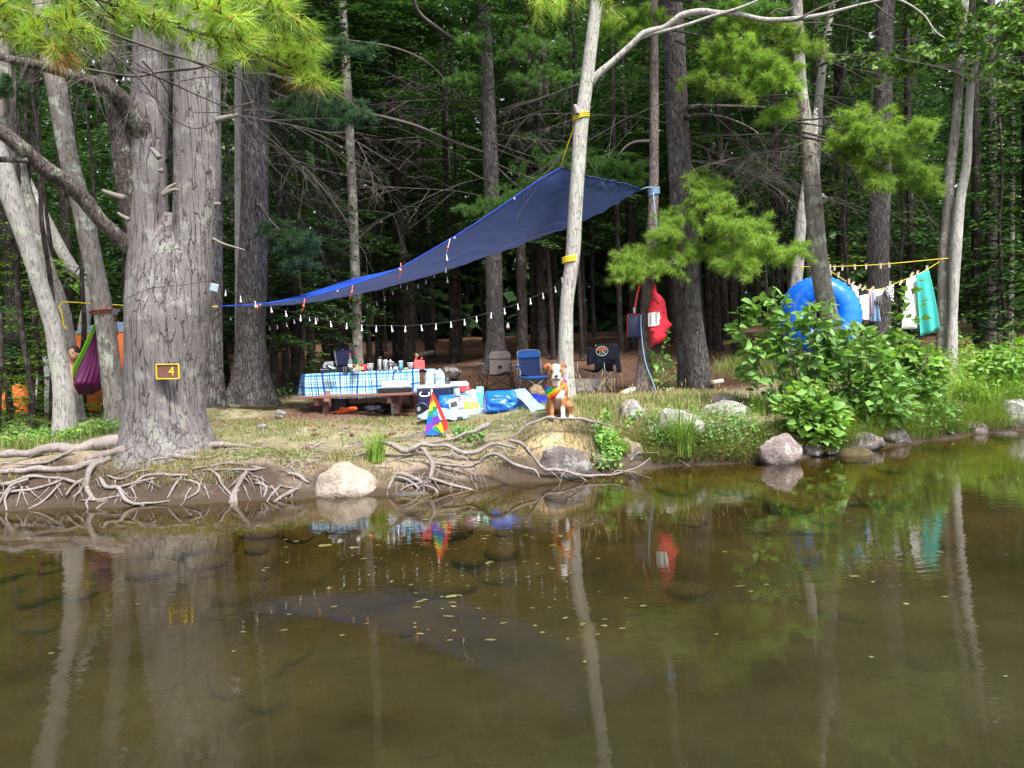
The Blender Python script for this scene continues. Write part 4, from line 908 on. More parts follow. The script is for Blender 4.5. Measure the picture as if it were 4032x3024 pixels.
# ================================================================== BROADLEAF: maple sprays at the upper right
def leaf_mesh(name, outline, mat, fold=.12, curl=.15):
    """A leaf along +X from its stem: fan outline with a folded midrib and a drooping tip; 10 to 20 triangles."""
    n = len(outline); vs_ = [(0, 0, 0)]
    for (x, y) in outline: vs_.append((x, y, abs(y) * fold * 2 - curl * x * x))
    for (x, y) in outline[1:]: vs_.append((x, -y, abs(y) * fold * 2 - curl * x * x)) if False else None
    vs_ = [q for q in vs_ if q is not None]
    up = [(x, y, abs(y) * fold * 2 - curl * x * x) for x, y in outline]; dn = [(x, -y, abs(y) * fold * 2 - curl * x * x) for x, y in outline]
    mid_ = [(x, 0, -curl * x * x) for x, y in outline]
    V = up + mid_ + dn; k = len(outline); F = []
    for i in range(k - 1):
        F.append((k + i, k + i + 1, i + 1, i)); F.append((2 * k + i, 2 * k + i + 1, k + i + 1, k + i))
    me = bpy.data.meshes.new(name); me.from_pydata(V, [], F); me.materials.append(mat)
    for p in me.polygons: p.use_smooth = False
    return me
LEAF_MAPLE = leafmat("leaf_maple", (.055, .14, .025), (.17, .32, .06), (.28, .40, .08), .4, .5)
LEAF_BUSH = leafmat("leaf_shrub", (.085, .20, .045), (.22, .41, .10), (.34, .50, .15), .38, .42, .45)
LEAF_BUSH_D = leafmat("leaf_shrub_dark", (.06, .145, .04), (.165, .31, .09), (.23, .37, .12), .35, .42, .45)
LEAF_LIME = leafmat("leaf_lime", (.11, .24, .035), (.26, .46, .08), (.41, .56, .13), .42, .45, .4)
MAPLE_OUT = [(0, .01), (.12, .22), (.02, .42), (.28, .30), (.34, .62), (.46, .34), (.62, .36), (.66, .16), (.84, .14), (1.0, .0)]
OVAL_OUT = [(0, .01), (.12, .14), (.32, .25), (.55, .26), (.78, .15), (.92, .07), (1.0, .0)]
ROUND_OUT = [(0, .02), (.10, .20), (.32, .33), (.6, .34), (.82, .22), (.97, .07), (1.0, .0)]
def np_leaf(outline, fold=.12, curl=.15):
    me = leaf_mesh("tmp", outline, LEAF_MAPLE, fold, curl); V = np.array([v.co[:] for v in me.vertices]); F = np.array([list(p.vertices) for p in me.polygons]); bpy.data.meshes.remove(me); return V, F
def scatter_leaves(pos, dirs, size, outline, rg, tilt=.5, fold=.12, curl=.2):
    """Leaves at pos pointing along dirs, faces turned up with random tilt, in one array."""
    V0, F0 = np_leaf(outline, fold, curl); k = len(pos)
    d = dirs / np.linalg.norm(dirs, axis=1, keepdims=True); up = np.array([0, 0, 1.0]) + rg.normal(0, tilt, (k, 3))
    s = np.cross(up, d); s /= np.linalg.norm(s, axis=1, keepdims=True) + 1e-9; u_ = np.cross(d, s)
    sz = size * rg.uniform(.6, 1.15, (k, 1, 1))
    V = pos[:, None, :] + (d[:, None, :] * V0[None, :, :1] + s[:, None, :] * V0[None, :, 1:2] + u_[:, None, :] * V0[None, :, 2:3]) * sz
    F = F0[None] + (np.arange(k) * len(V0))[:, None, None]
    return V.reshape(-1, 3), F.reshape(-1, F0.shape[1])
def leaf_rot(d, rg, tilt):
    d = Vector(d).normalized(); up = Vector((0, 0, 1)) + Vector(rg.normal(0, tilt, 3)); s = up.cross(d); s = s.normalized() if s.length > 1e-4 else Vector((0, 1, 0)); u_ = d.cross(s)
    return Matrix((d, s, u_)).transposed().to_euler()
def maple_spray(parent, px_path, d, seed, nl=60, spread=.6, size=.12, mat=None, d2=None):
    rg = np.random.default_rng(seed); n = len(px_path); d2 = d if d2 is None else d2
    Q = np.array(spline([tuple(P(a, b, d + (d2 - d) * i / (n - 1))) for i, (a, b) in enumerate(px_path)], 6)); mb = MB(); mb.tube(Q, list(np.linspace(.014, .004, len(Q))), 5)
    pos = []; dr = []
    for k in range(max(4, nl // 6)):
        i = rg.integers(len(Q) // 6, len(Q)); p = Q[i]; dd = rg.normal(0, 1, 3) * np.array([1, .8, .35]); dd /= np.linalg.norm(dd); L = spread * rg.uniform(.3, 1)
        mb.tube([p, p + dd * L * .5 + np.array([0, 0, .03]), p + dd * L], [.005, .003, .002], 4)
        for j in range(6): pos.append(p + dd * L * rg.uniform(.35, 1.05) + rg.normal(0, .04, 3)); dr.append(dd + rg.normal(0, .7, 3) * np.array([1, 1, .4]) + np.array([0, 0, -.25]))
    b = mb.build("branch", BK_LIMB, parent); org = np.array(world_origin(parent))
    Vl, Fl = scatter_leaves(np.array(pos) - org, np.array(dr), size, MAPLE_OUT, rg, .45)
    tag(put("leaves", mesh_np("leaves", Vl, Fl, [mat or LEAF_MAPLE]), b), kind='stuff'); return b
t13 = T['t13'][0]; t12 = T['t12'][0]
for i, (path, d, nl, sp) in enumerate((([(3890, 150), (3800, 90), (3700, 60)], 14.2, 110, .55), ([(3945, 60), (3980, 60), (4060, 40)], 14, 110, .6), ([(3850, 230), (3760, 200), (3640, 190)], 14.2, 120, .5), ([(3870, 275), (3960, 270), (4060, 280)], 13.9, 60, .4), ([(3900, 240), (3960, 130), (4050, 120)], 13.8, 110, .6),
                                      ([(3820, 330), (3700, 240), (3560, 240), (3470, 260)], 14.6, 120, .45), ([(3900, 320), (3980, 340), (4060, 350)], 13.8, 70, .35), ([(3760, 100), (3680, 20), (3600, -40)], 14.4, 90, .5))):
    maple_spray(t13, path, d, 200 + i, int(nl * 1.7), sp)
for i, (path, d, nl, sp) in enumerate((([(3480, 210), (3420, 240), (3340, 230)], 15.5, 60, .4), ([(3450, 330), (3400, 330), (3350, 340)], 15.8, 40, .3), ([(3700, 260), (3580, 280), (3540, 300)], 15, 60, .35))): maple_spray(t12, path, d, 230 + i, nl, sp)
maple_spray(t7, [(2420, 240), (2470, 260), (2540, 280)], 14.5, 240, 40, .3, .1)
maple_spray(T['t2b'][0], [(320, 1040), (280, 1090), (220, 1110)], 13.6, 241, 60, .45, .09, LEAF_LIME)
maple_spray(T['t2b'][0], [(200, 1040), (260, 1060), (330, 1110)], 13.2, 242, 50, .4, .09, LEAF_LIME)
# ================================================================== ROCKS
RK_PALE = rockmat("rock_pale", (.32, .255, .20), (.52, .44, .37), (.60, .54, .47), .5)
RK_GREY = rockmat("rock_grey", (.15, .135, .125), (.34, .31, .295), (.52, .52, .47), .55)
RK_DARK = rockmat("rock_dark", (.085, .07, .065), (.20, .17, .16), (.40, .40, .37), .45)
RK_PINK = rockmat("rock_pink", (.15, .115, .11), (.37, .30, .285), (.60, .54, .51), .45)
RK_LICH = rockmat("rock_lichen", (.20, .19, .18), (.38, .36, .34), (.60, .62, .56), .85)
RK_TAN = rockmat("rock_tan", (.34, .24, .14), (.58, .44, .28), (.60, .52, .40), .3)
RK_BED = rockmat("rock_lakebed", (.05, .038, .018), (.15, .115, .05), (.20, .16, .07), .4, wet=False)
def rock_mesh(seed, rx, ry, rz, nu=36, nv=24, rough=.22, facet=.5):
    rg = np.random.default_rng(seed); pl = rg.normal(size=(14, 3)); pl /= np.linalg.norm(pl, axis=1, keepdims=True); off = rg.uniform(.68, .97, 14)
    mb = MB()
    def fn(q):
        v = np.array(q); r = 1.0
        for n_, o_ in zip(pl, off):
            k = float(v @ n_)
            if k > o_: r = min(r, o_ / k)
        r = 1 - facet * (1 - r)
        r *= 1 + rough * mnoise.noise(q * 1.4 + Vector((seed, 0, 0))) + rough * .35 * mnoise.noise(q * 4 + Vector((0, seed, 0))) + rough * .2 * mnoise.noise(q * 9)
        return q * r
    mb.ell((0, 0, 0), (rx, ry, rz), nu=nu, nv=nv, fn=fn); return mb
def rock(box, d, mat, label, seed, deep=.8, name="boulder", sink=.25, cat="rock", group=None, facet=.75, rough=.24, rot=0):
    x0, y0, x1, y1 = box; rx = S(x1 - x0, d) / 2; hh = S(y1 - y0, d); rz = hh / (2 - sink * 2) * 1.06; c = P((x0 + x1) / 2, y1, d); c.z += hh - rz * .98
    mb = rock_mesh(seed, rx * 1.04, rx * deep, rz, facet=facet, rough=rough)
    me = bpy.data.meshes.new(name); me.from_pydata([tuple(q) for q in mb.v], [], mb.f); me.materials.append(mat)
    for p in me.polygons: p.use_smooth = True
    o = put(name, me); o.location = c; o.rotation_euler = (0, 0, rot); return tag(o, label, cat, group)
rock((1235, 1826, 1492, 1978), 8.55, RK_PALE, "large smooth pale boulder half standing in the water", 1, .8, facet=.3, rough=.16)
rock((2118, 1742, 2318, 1898), 9.05, RK_DARK, "large dark boulder with pale lichen below the sandy mound", 2, .7, facet=.6)
rock((1893, 1808, 2004, 1898), 9.1, RK_DARK, "dark rounded boulder under the driftwood roots", 3, .8)
rock((1836, 1850, 1902, 1902), 8.95, RK_TAN, "small brown stone left of the dark rounded boulder", 4)
rock((1505, 1937, 1722, 1990), 8.35, RK_GREY, "low flat wet rock lying in front of the driftwood roots", 5, .5, sink=.35)
rock((2432, 1722, 2534, 1808), 9.65, RK_PALE, "blocky white rock on the bank above the waterline", 6, .8, facet=.9)
rock((2425, 1578, 2534, 1645), 10.6, RK_LICH, "rounded grey rock in the grass right of the dog", 7)
rock((2570, 1610, 2760, 1725), 10.1, RK_LICH, "long slanting grey rock behind the tall sedge clump", 8, .6, facet=.7)
rock((2790, 1548, 2890, 1585), 11.4, RK_GREY, "flat grey rock highest on the grassy bank", 9, .6)
rock((2765, 1575, 2945, 1660), 10.8, RK_LICH, "long low lichen covered rock sloping toward the shrubs", 10, .5, facet=.7)
rock((2990, 1716, 3158, 1836), 9.55, RK_PINK, "pointed purplish rock at the waterline below the round leaved bush", 11, .7, facet=.9)
rock((3148, 1745, 3245, 1798), 10.0, RK_DARK, "dark rock hidden under the round leaved bush", 12)
rock((3245, 1738, 3312, 1787), 10.2, RK_GREY, "bluish grey rock right beside the dark hidden rock", 13, facet=.9)
rock((3316, 1698, 3474, 1778), 10.45, RK_DARK, "dark wet boulder with pale specks in the middle of the right shore", 14, .7)
rock((3400, 1678, 3480, 1732), 10.9, RK_DARK, "brown rock tucked behind the dark wet boulder", 15)
rock((3465, 1684, 3584, 1748), 10.8, RK_DARK, "dark sloping boulder under the drooping grass", 16, .7, facet=.8)
rock((3755, 1654, 3884, 1716), 11.75, RK_PINK, "pinkish pale block of rock at the far right waterline", 17, .8, facet=.9)
rock((3896, 1671, 3954, 1716), 11.9, RK_PINK, "small round stone beside the pinkish block", 18)
rock((3930, 1568, 4130, 1708), 12.1, RK_LICH, "big lichen patched boulder cut by the right edge", 19, .7, facet=.7)
rock((3716, 1472, 3792, 1525), 14, RK_LICH, "grey rock in the dry grass below the two slim maples", 20)
rock((134, 1908, 210, 1978), 8.75, RK_TAN, "yellowish rock wedged under the roots at the far left", 21)
rock((280, 1887, 330, 1927), 8.75, RK_TAN, "round cream stone caught in the roots", 22)
rock((722, 1893, 786, 1960), 8.7, RK_TAN, "beige rock in the hollow below the roots", 23)
rock((750, 1944, 866, 1992), 8.5, RK_GREY, "flat grey rock at the waterline below the roots", 24, .6)
rock((556, 1948, 660, 1982), 8.6, RK_TAN, "low tan rock at the waterline below the roots", 25, .6)
rock((1734, 1440, 1818, 1484), 19, RK_DARK, "dark forest rock with white painted letters behind the water jugs", 26, .8)
rock((2083, 1516, 2150, 1560), 14.4, RK_TAN, "rough brown stone in front of the blue folding chair", 27, .8, facet=.8)
for i, (bx, lb) in enumerate((((2308, 1528, 2343, 1553), "pale grey fire ring stone nearest the grass"), ((2340, 1516, 2368, 1542), "fire ring stone leaning on the steel wall"), ((2366, 1519, 2394, 1543), "rightmost fire ring stone"), ((2270, 1524, 2300, 1545), "dark fire ring stone behind the dry grass"))):
    rock(bx, 14.2, RK_GREY, lb, 30 + i, .8, "fire_ring_stone", facet=.9, cat="stone", group="fire ring stones")
for i, (bx, d, lb) in enumerate((((1080, 1612, 1128, 1642), 11.8, "small grey stone in the grass left of the picnic table"), ((1006, 1666, 1054, 1694), 10.8, "small grey stone in the grass right of the huge pine"), ((2325, 1870, 2365, 1892), 9.2, "orange brown pebble in the gap between boulder and white rock"),
                              ((2375, 1862, 2400, 1884), 9.3, "small tan pebble near the white rock"), ((3250, 1772, 3290, 1790), 10.0, "black pebble at the waterline under the shrubs"), ((3890, 1700, 4032, 1722), 11.5, "flat rock awash in front of the lichen boulder"), ((2900, 1565, 2960, 1590), 11.6, "small rock in leaf litter by the shrub"))):
    rock(bx, d, RK_GREY if i < 2 else RK_TAN if i < 4 else RK_DARK, lb, 50 + i, .8, "stone", cat="stone")
# stones on the lake bed seen through the water
BEDM = []
for i in range(5):
    mb = rock_mesh(70 + i, 1, .8, .5, 14, 9); me = bpy.data.meshes.new("submerged_stone"); me.from_pydata([tuple(q) for q in mb.v], [], mb.f); me.materials.append(RK_BED)
    for p in me.polygons: p.use_smooth = True
    BEDM.append(me)
rg = np.random.default_rng(12)
for i in range(90):
    px = rg.uniform(0, 4032); s = abs(rg.normal(0, 1.9)) + .15; p = W(px, 1900); x = (px - 2016) / FPX * (8.5) * (1 - s * .09); y = float(shore(x)) - s
    if y < 3: continue
    k = rg.uniform(.06, .20) if i % 6 else rg.uniform(.22, .38)
    o = put("submerged_stone", BEDM[i % 5]); o.location = (x, y, H(x, y) + k * .12); o.rotation_euler = (0, 0, rg.uniform(0, 6)); o.scale = (k, k, k * rg.uniform(.7, 1.1))
    tag(o, "brown silted stone lying under the clear shallow water", "stone", "stones on the lake bed")

# ================================================================== GRASS AND HERBS
GRASS_G = leafmat("grass_green", (.05, .10, .02), (.16, .26, .05), (.30, .34, .10), .35, .5)
GRASS_D = leafmat("grass_dry", (.20, .16, .07), (.42, .36, .19), (.30, .34, .10), .3, .6)
GRASS_L = leafmat("grass_lime", (.11, .22, .035), (.28, .44, .08), (.46, .52, .16), .38, .45)
def blades(x, y, z, h, rg, lean=.5, wd=.004, az=None, dens=4):
    n = len(x); a = rg.uniform(0, 6.283, n) if az is None else az + rg.normal(0, .5, n); ln = lean * rg.uniform(.2, 1.3, n)
    dx, dy = np.cos(a), np.sin(a); sx, sy = -dy, dx; P0 = np.stack([x, y, z], 1); Vs = []
    fs = np.linspace(0, 1, dens)
    for f in fs:
        c = P0 + np.stack([dx * ln * h * f ** 2, dy * ln * h * f ** 2, h * (f - .35 * np.minimum(ln, 1.6) * f ** 2.4)], 1); w_ = wd * (1 - f ** 1.6) * rg.uniform(.98, 1.02) + .0006
        s = np.stack([sx * w_, sy * w_, np.zeros(n)], 1); Vs += [c - s, c + s]
    V = np.stack(Vs, 1).reshape(-1, 3); b = np.arange(n) * 2 * dens; F = np.concatenate([np.stack([b + 2 * i, b + 2 * i + 1, b + 2 * i + 3, b + 2 * i + 2], 1) for i in range(dens - 1)])
    return V, F
def lawn(name, n, xr, sr, h, mat, seed, mask=None, **k):
    rg = np.random.default_rng(seed); x = rg.uniform(*xr, n); y = shore(x) + rg.uniform(*sr, n)
    pat = np.sin(x * 2.1 + 3 * np.sin(y * 1.3)) * np.sin(y * 2.7 + x * .8) + np.sin(x * 7.3) * np.sin(y * 6.1) * .5
    keep = pat + rg.normal(0, .35, n) > (0 if mask is None else mask); x, y = x[keep], y[keep]
    V, F = blades(x, y, heights(x, y) - .004, h * rg.uniform(.4, 1.3, len(x)), rg, **k)
    return tag(put(name, mesh_np(name, V, F, [mat])), kind='stuff')
lawn("lawn_grass", 22000, (-4.2, 3.4), (.5, 3.4), .055, GRASS_G, 1, mask=-.05, wd=.0035, dens=3)
lawn("dry_grass", 16000, (-4.6, 3.6), (.35, 3.6), .065, GRASS_D, 2, mask=-.1, wd=.003, dens=3)
lawn("bank_grass", 8000, (.6, 3.4), (.35, 2.6), .12, GRASS_D, 3, mask=-.3, wd=.0032)
lawn("bank_grass", 6000, (.9, 4.6), (.2, 2.2), .15, GRASS_G, 4, mask=-.2, wd=.004)
lawn("meadow_grass", 9000, (4.4, 11), (.25, 7), .38, GRASS_L, 5, mask=-.6, wd=.006, lean=.8)
lawn("meadow_grass", 5000, (4.0, 11), (1.2, 7), .42, GRASS_D, 6, mask=-.4, wd=.004)
lawn("weeds", 2600, (-9, -5.6), (1.4, 3.0), .15, GRASS_G, 7, mask=-.4, wd=.006)
lawn("dry_grass", 1200, (-9, -5.6), (1.2, 3.0), .26, GRASS_D, 8, mask=-.2, wd=.003)
lawn("rooty_grass", 3500, (-6, -1.2), (.25, .9), .09, GRASS_D, 9, mask=.1, wd=.003, dens=3)
def clump(px, py, d, h, n, label, mat=None, seed=0, lean=1.0, wd=.006, r=.10):
    p = on(px, py, d); rg = np.random.default_rng(300 + seed); a = rg.uniform(0, 6.28, n); q = r * np.sqrt(rg.uniform(0, 1, n)); x = p.x + np.cos(a) * q; y = p.y + np.sin(a) * q
    V, F = blades(x - p.x, y - p.y, np.zeros(n), h * rg.uniform(.45, 1.1, n), rg, lean, wd, az=None, dens=6)
    o = put("grass_clump", mesh_np("grass_clump", V, F, [mat or GRASS_L])); o.location = p; return tag(o, label, "grass clump", "tufts of long grass along the bank")
clump(1482, 1835, 8.95, .42, 150, "tuft of lime grass on the bank right of the pale boulder", seed=1, lean=.6)
clump(2690, 1818, 9.75, .72, 240, "tallest sedge clump hanging over the waterline in the middle of the right bank", seed=2, lean=.55, wd=.007, r=.16)
clump(2450, 1835, 9.55, .24, 120, "small grass tuft in front of the blocky white rock", seed=3, lean=.8)
clump(2985, 1610, 10.9, .42, 110, "grass tuft left of the tall shrub", seed=4, lean=.7)
clump(3110, 1560, 11, .5, 60, "upright grass blades beneath the tall shrub", seed=5, lean=.4)
clump(3350, 1660, 10.8, .62, 140, "arching grass drooping over the dark wet boulder", seed=6, lean=1.3)
clump(3490, 1655, 11.0, .66, 160, "arching grass drooping over the dark sloping boulder", seed=7, lean=1.3)
clump(3280, 1700, 10.2, .42, 70, "grass blades hanging beside the round leaved bush", seed=8, lean=1.2)
for i, (px, py, d, lb) in enumerate(((3700, 1600, 12.4, "bright arching grass above the pinkish block of rock"), (3800, 1580, 12.6, "bright arching grass right of the pinkish block"), (3880, 1600, 12.3, "lime grass falling toward the small round stone"), (3960, 1545, 12.7, "lime grass behind the lichen patched boulder"), (3640, 1640, 11.8, "grass above the dark small leaved bush"))):
    clump(px, py, d, .6, 200, lb, seed=20 + i, lean=1.2, r=.2)
for nm_, n_, xr_, mt_, sd_, h_ in (("overhanging_grass", 3200, (1.3, 4.2), GRASS_D, 41, .20), ("overhanging_grass", 2600, (1.5, 4.2), GRASS_G, 42, .22), ("overhanging_grass", 4200, (4.0, 9.5), GRASS_L, 43, .34), ("overhanging_grass", 1500, (4.0, 9.5), GRASS_D, 44, .30)):
    lawn(nm_, n_, xr_, (.10, .55), h_, mt_, sd_, mask=-.7, wd=.0045, lean=1.3, az=-1.57, dens=5)
lawn("bank_tufts", 3200, (-6, 1.2), (.26, .75), .085, GRASS_D, 45, mask=-.1, wd=.003, lean=.9, az=-1.57)
lawn("bank_tufts", 1300, (-6, 1.4), (.26, .70), .09, GRASS_G, 46, mask=.25, wd=.004, lean=.9, az=-1.57)
# seed-head stalks by the dog
rg = np.random.default_rng(9); mb = MB()
for i in range(70):
    px = rg.uniform(2270, 2480) if i < 45 else rg.uniform(2500, 2900); d = rg.uniform(10, 10.9); p = on(px, 1650, d); h = rg.uniform(.25, .55); l = Vector((rg.normal(0, .12), rg.normal(0, .1), 0))
    mb.tube([p, p + Vector((0, 0, h * .6)) + l * .4, p + Vector((0, 0, h)) + l], [.002, .0016, .001], 4); q = p + Vector((0, 0, h)) + l; mb.tube([q - Vector((0, 0, .05)), q - Vector((0, 0, .02)), q + l * .1 + Vector((0, 0, .02))], [.002, .006, .002], 4)
tag(mb.build("seed_grass", GRASS_D), kind='stuff')
# low herbs
def herbs(name, n, pxr, dr, mat, size, seed, hmax=.25, outline=OVAL_OUT):
    rg = np.random.default_rng(seed); px = rg.uniform(*pxr, n); d = rg.uniform(*dr, n); x = (px - 2016) / FPX * d; z = heights(x, d); k = rg.uniform(0, 1, n) ** .7
    pos = np.stack([x, d, np.maximum(z, .03) + k * hmax], 1); dd = rg.normal(0, 1, (n, 3)) * [1, 1, .35] + [0, -.5, -.05]
    V, F = scatter_leaves(pos, dd, size, outline, rg, .5); return tag(put(name, mesh_np(name, V, F, [mat])), kind='stuff')
herbs("ground_herbs", 1500, (2540, 2980), (9.75, 10.5), LEAF_BUSH, .055, 1, .22)
herbs("ground_herbs", 500, (2560, 2700), (9.7, 10.0), LEAF_BUSH, .06, 2, .25)
herbs("ground_herbs", 350, (2330, 2440), (9.2, 9.8), LEAF_BUSH, .065, 3, .18)
herbs("ground_herbs", 900, (2750, 3080), (9.7, 10.3), LEAF_BUSH_D, .05, 4, .15)
herbs("undergrowth", 1200, (-100, 470), (10.6, 12.0), LEAF_BUSH, .09, 5, .16)
herbs("undergrowth", 700, (-100, 330), (10.4, 11.4), LEAF_LIME, .08, 6, .14)
herbs("ground_herbs", 260, (1780, 1900), (9.5, 9.9), LEAF_BUSH, .05, 7, .1, ROUND_OUT)
herbs("ground_herbs", 120, (850, 1230), (8.75, 9.1), LEAF_BUSH, .05, 8, .06)
herbs("undergrowth", 1500, (3500, 4250), (12.2, 15.5), LEAF_LIME, .11, 9, .45)
herbs("undergrowth", 500, (2560, 2660), (13, 14.5), LEAF_BUSH, .06, 10, .5)
def vine(pts, d, label, seed, size=.075, nl=46, d2=None):
    rg = np.random.default_rng(seed); d2 = d if d2 is None else d2; n = len(pts)
    Q = np.array(spline([tuple(P(a, b, d + (d2 - d) * i / (n - 1))) for i, (a, b) in enumerate(pts)], 6)); b = Vector(Q[0]); t_ = thing("leafy_stem", label, "plant", b)
    mb = MB(); mb.tube(Q, .004, 5); mb.build("stem", LEAF_BUSH_D, t_)
    for k in range(nl):
        i = rg.integers(0, len(Q)); dd = rg.normal(0, 1, 3) * [1, .8, .5]; o = put("leaf", VLEAF[k % 3], t_, Vector(Q[i]) - b + Vector(rg.normal(0, .025, 3))); o.rotation_euler = leaf_rot(dd + np.array([0, -.4, -.1]), rg, .5); o.scale = (size * rg.uniform(.6, 1.2),) * 3
VLEAF = [leaf_mesh("leaf", OVAL_OUT, LEAF_BUSH), leaf_mesh("leaf", ROUND_OUT, LEAF_BUSH), leaf_mesh("leaf", OVAL_OUT, LEAF_LIME)]
vine([(2415, 1780), (2385, 1740), (2365, 1690), (2380, 1650), (2395, 1625)], 9.5, "leafy stem climbing the sandy bank right of the dog", 1, .085)
vine([(2400, 1800), (2370, 1760), (2350, 1700)], 9.4, "leafy stem beside the dark boulder", 2, .08)
vine([(2460, 1700), (2475, 1660), (2500, 1640), (2515, 1620)], 9.9, "leafy stem over the rounded grey rock", 3, .07, 40)
vine([(2575, 1500), (2572, 1440), (2580, 1390), (2610, 1400), (2640, 1410)], 12.8, "thin leafy sapling at the foot of the slender reddish pine", 4, .11, 30)
vine([(2572, 1480), (2590, 1420), (2625, 1330), (2630, 1290)], 12.7, "thin leafy sapling under the red mesh bag", 5, .09, 20)
vine([(2880, 1840), (2870, 1800), (2885, 1770)], 9.7, "small leafy stem dipping to the water under the bank", 6, .05, 34)
vine([(1280, 1900), (1200, 1915), (1195, 1895)], 8.6, "broad leaved weed left of the pale boulder", 7, .06, 14)
vine([(1000, 1920), (985, 1900), (990, 1885)], 8.8, "broad leaved weed on the rooty bank", 8, .07, 14)

# ================================================================== SHRUBS
def shrub(name, label, base, d, boxes, nleaf, nobj, mats, outline, size, seed, nst=7, dd=.55, group=None, down=.15, tilt=.55):
    """Stems fan out from the base into the leaf boxes (px rectangles); the leaves that show largest are single parts, the rest one mass."""
    rg = np.random.default_rng(seed); b = on(base[0], base[1], d); t_ = thing(name, label, "shrub", b, group)
    meshes = [leaf_mesh("leaf", outline, m_, rg.uniform(.05, .2), rg.uniform(.1, .4)) for m_ in mats for q in range(2)]
    pos = []; dr = []; A = np.array([(x1 - x0) * (y1 - y0) for x0, y0, x1, y1 in boxes], float); A /= A.sum()
    tips = []
    for k in range(nst * len(boxes)):
        bx = boxes[k % len(boxes)]; px = rg.uniform(bx[0], bx[2]); py = bx[1] + (bx[3] - bx[1]) * rg.uniform(0, .6); tp = P(px, py, d + rg.uniform(-dd, dd)); s0 = b + Vector((rg.normal(0, .12), rg.normal(0, .12), -.03))
        md = s0.lerp(tp, .5) + Vector((rg.normal(0, .06), rg.normal(0, .06), .08)); st = spline([tuple(s0), tuple(md), tuple(tp)], 5); mb = MB(); mb.tube(st, list(np.linspace(.009, .003, len(st))), 5)
        mb.build("stem", BK_LIMB, t_); tips.append(np.array(st))
    for k in range(nleaf):
        bx = boxes[rg.choice(len(boxes), p=A)]; cx, cy = (bx[0] + bx[2]) / 2, (bx[1] + bx[3]) / 2; a = rg.uniform(0, 6.28); q = rg.uniform(0, 1) ** .42
        yy = rg.uniform(-dd, dd) * math.sqrt(max(0, 1 - q * q) + .08)
        p = P(cx + math.cos(a) * q * (bx[2] - bx[0]) / 2, cy + math.sin(a) * q * (bx[3] - bx[1]) / 2, d + yy); g = H(p.x, p.y)
        if p.z < max(g, 0) + .02: p.z = max(g, 0) + .02 + rg.uniform(0, .1)
        o_ = np.array(P(cx, cy + .3 * (bx[3] - bx[1]), d)); e = np.array(p) - o_; e /= np.linalg.norm(e) + 1e-6
        pos.append(np.array(p)); dr.append(e * .7 + rg.normal(0, .6, 3) * [1, 1, .5] + np.array([0, -.45, -down]))
    order = np.argsort([p[1] for p in pos]); pos = [pos[i] for i in order]; dr = [dr[i] for i in order]
    for k in range(min(nobj, nleaf)):
        o = put("leaf", meshes[int(rg.integers(0, len(meshes)))], t_, Vector(pos[k]) - b); o.rotation_euler = leaf_rot(dr[k], rg, tilt); o.scale = (size * rg.uniform(.65, 1.2),) * 3
    if nleaf > nobj:
        V, F = scatter_leaves(np.array(pos[nobj:]) - np.array(b), np.array(dr[nobj:]), size, outline, rg, tilt)
        tag(put("leaves", mesh_np("leaves", V, F, [mats[0]]), t_), kind='stuff')
    return t_
shrub("shrub", "tall broad leaved shrub in front of the blue swimming tube", (3120, 1590), 11.0, [(2900, 1190, 3080, 1400), (3020, 1160, 3130, 1290), (3060, 1260, 3260, 1460), (2930, 1360, 3110, 1560), (3150, 1190, 3290, 1330), (3190, 1330, 3310, 1480)], 560, 240, [LEAF_BUSH, LEAF_BUSH_D], [(0, .01), (.12, .14), (.32, .25), (.55, .27), (.66, .22), (.70, .24), (.84, .12), (1.0, .0)], .20, 401, 3, .3)
shrub("shrub", "wide dense green shrub below the hanging laundry", (3330, 1640), 11.1, [(3170, 1400, 3460, 1640), (3280, 1290, 3480, 1480), (3360, 1440, 3600, 1680), (3200, 1540, 3420, 1720)], 1500, 300, [LEAF_BUSH, LEAF_BUSH_D], OVAL_OUT, .17, 402, 4, .6)
shrub("shrub", "round leaved bush leaning over the water at the pointed purplish rock", (3180, 1740), 10.2, [(3050, 1530, 3290, 1700), (3110, 1560, 3330, 1740), (3150, 1640, 3320, 1765), (3130, 1500, 3250, 1600)], 820, 280, [LEAF_LIME, LEAF_BUSH], ROUND_OUT, .115, 403, 4, .4)
shrub("shrub", "maple leaved thicket left of the slim forked maple", (3580, 1600), 12.0, [(3430, 1320, 3620, 1470), (3520, 1400, 3720, 1560), (3460, 1480, 3700, 1650), (3560, 1380, 3700, 1460), (3420, 1560, 3640, 1720)], 1150, 260, [LEAF_MAPLE, LEAF_BUSH, LEAF_LIME], MAPLE_OUT, .155, 404, 3, .6)
shrub("shrub", "low dark small leaved bush over the water's edge left of the pinkish block", (3640, 1690), 11.4, [(3560, 1610, 3760, 1720), (3500, 1640, 3650, 1720), (3650, 1580, 3770, 1690), (3420, 1650, 3600, 1720)], 900, 150, [LEAF_BUSH_D, LEAF_BUSH], OVAL_OUT, .10, 405, 3, .4)
shrub("shrub", "lime leaved thicket above the big lichen boulder at the right edge", (3960, 1540), 13.2, [(3840, 1370, 4080, 1520), (3900, 1340, 4150, 1480), (3800, 1420, 3960, 1540)], 900, 150, [LEAF_LIME, LEAF_BUSH], OVAL_OUT, .15, 406, 3, .7)
shrub("sapling", "thin maple sapling with a few leaves hanging in front of the towels", (3470, 1450), 12.3, [(3545, 1090, 3660, 1260), (3500, 1220, 3620, 1330), (3580, 1110, 3640, 1160)], 26, 26, [LEAF_MAPLE, LEAF_LIME], MAPLE_OUT, .15, 407, 1, .15)
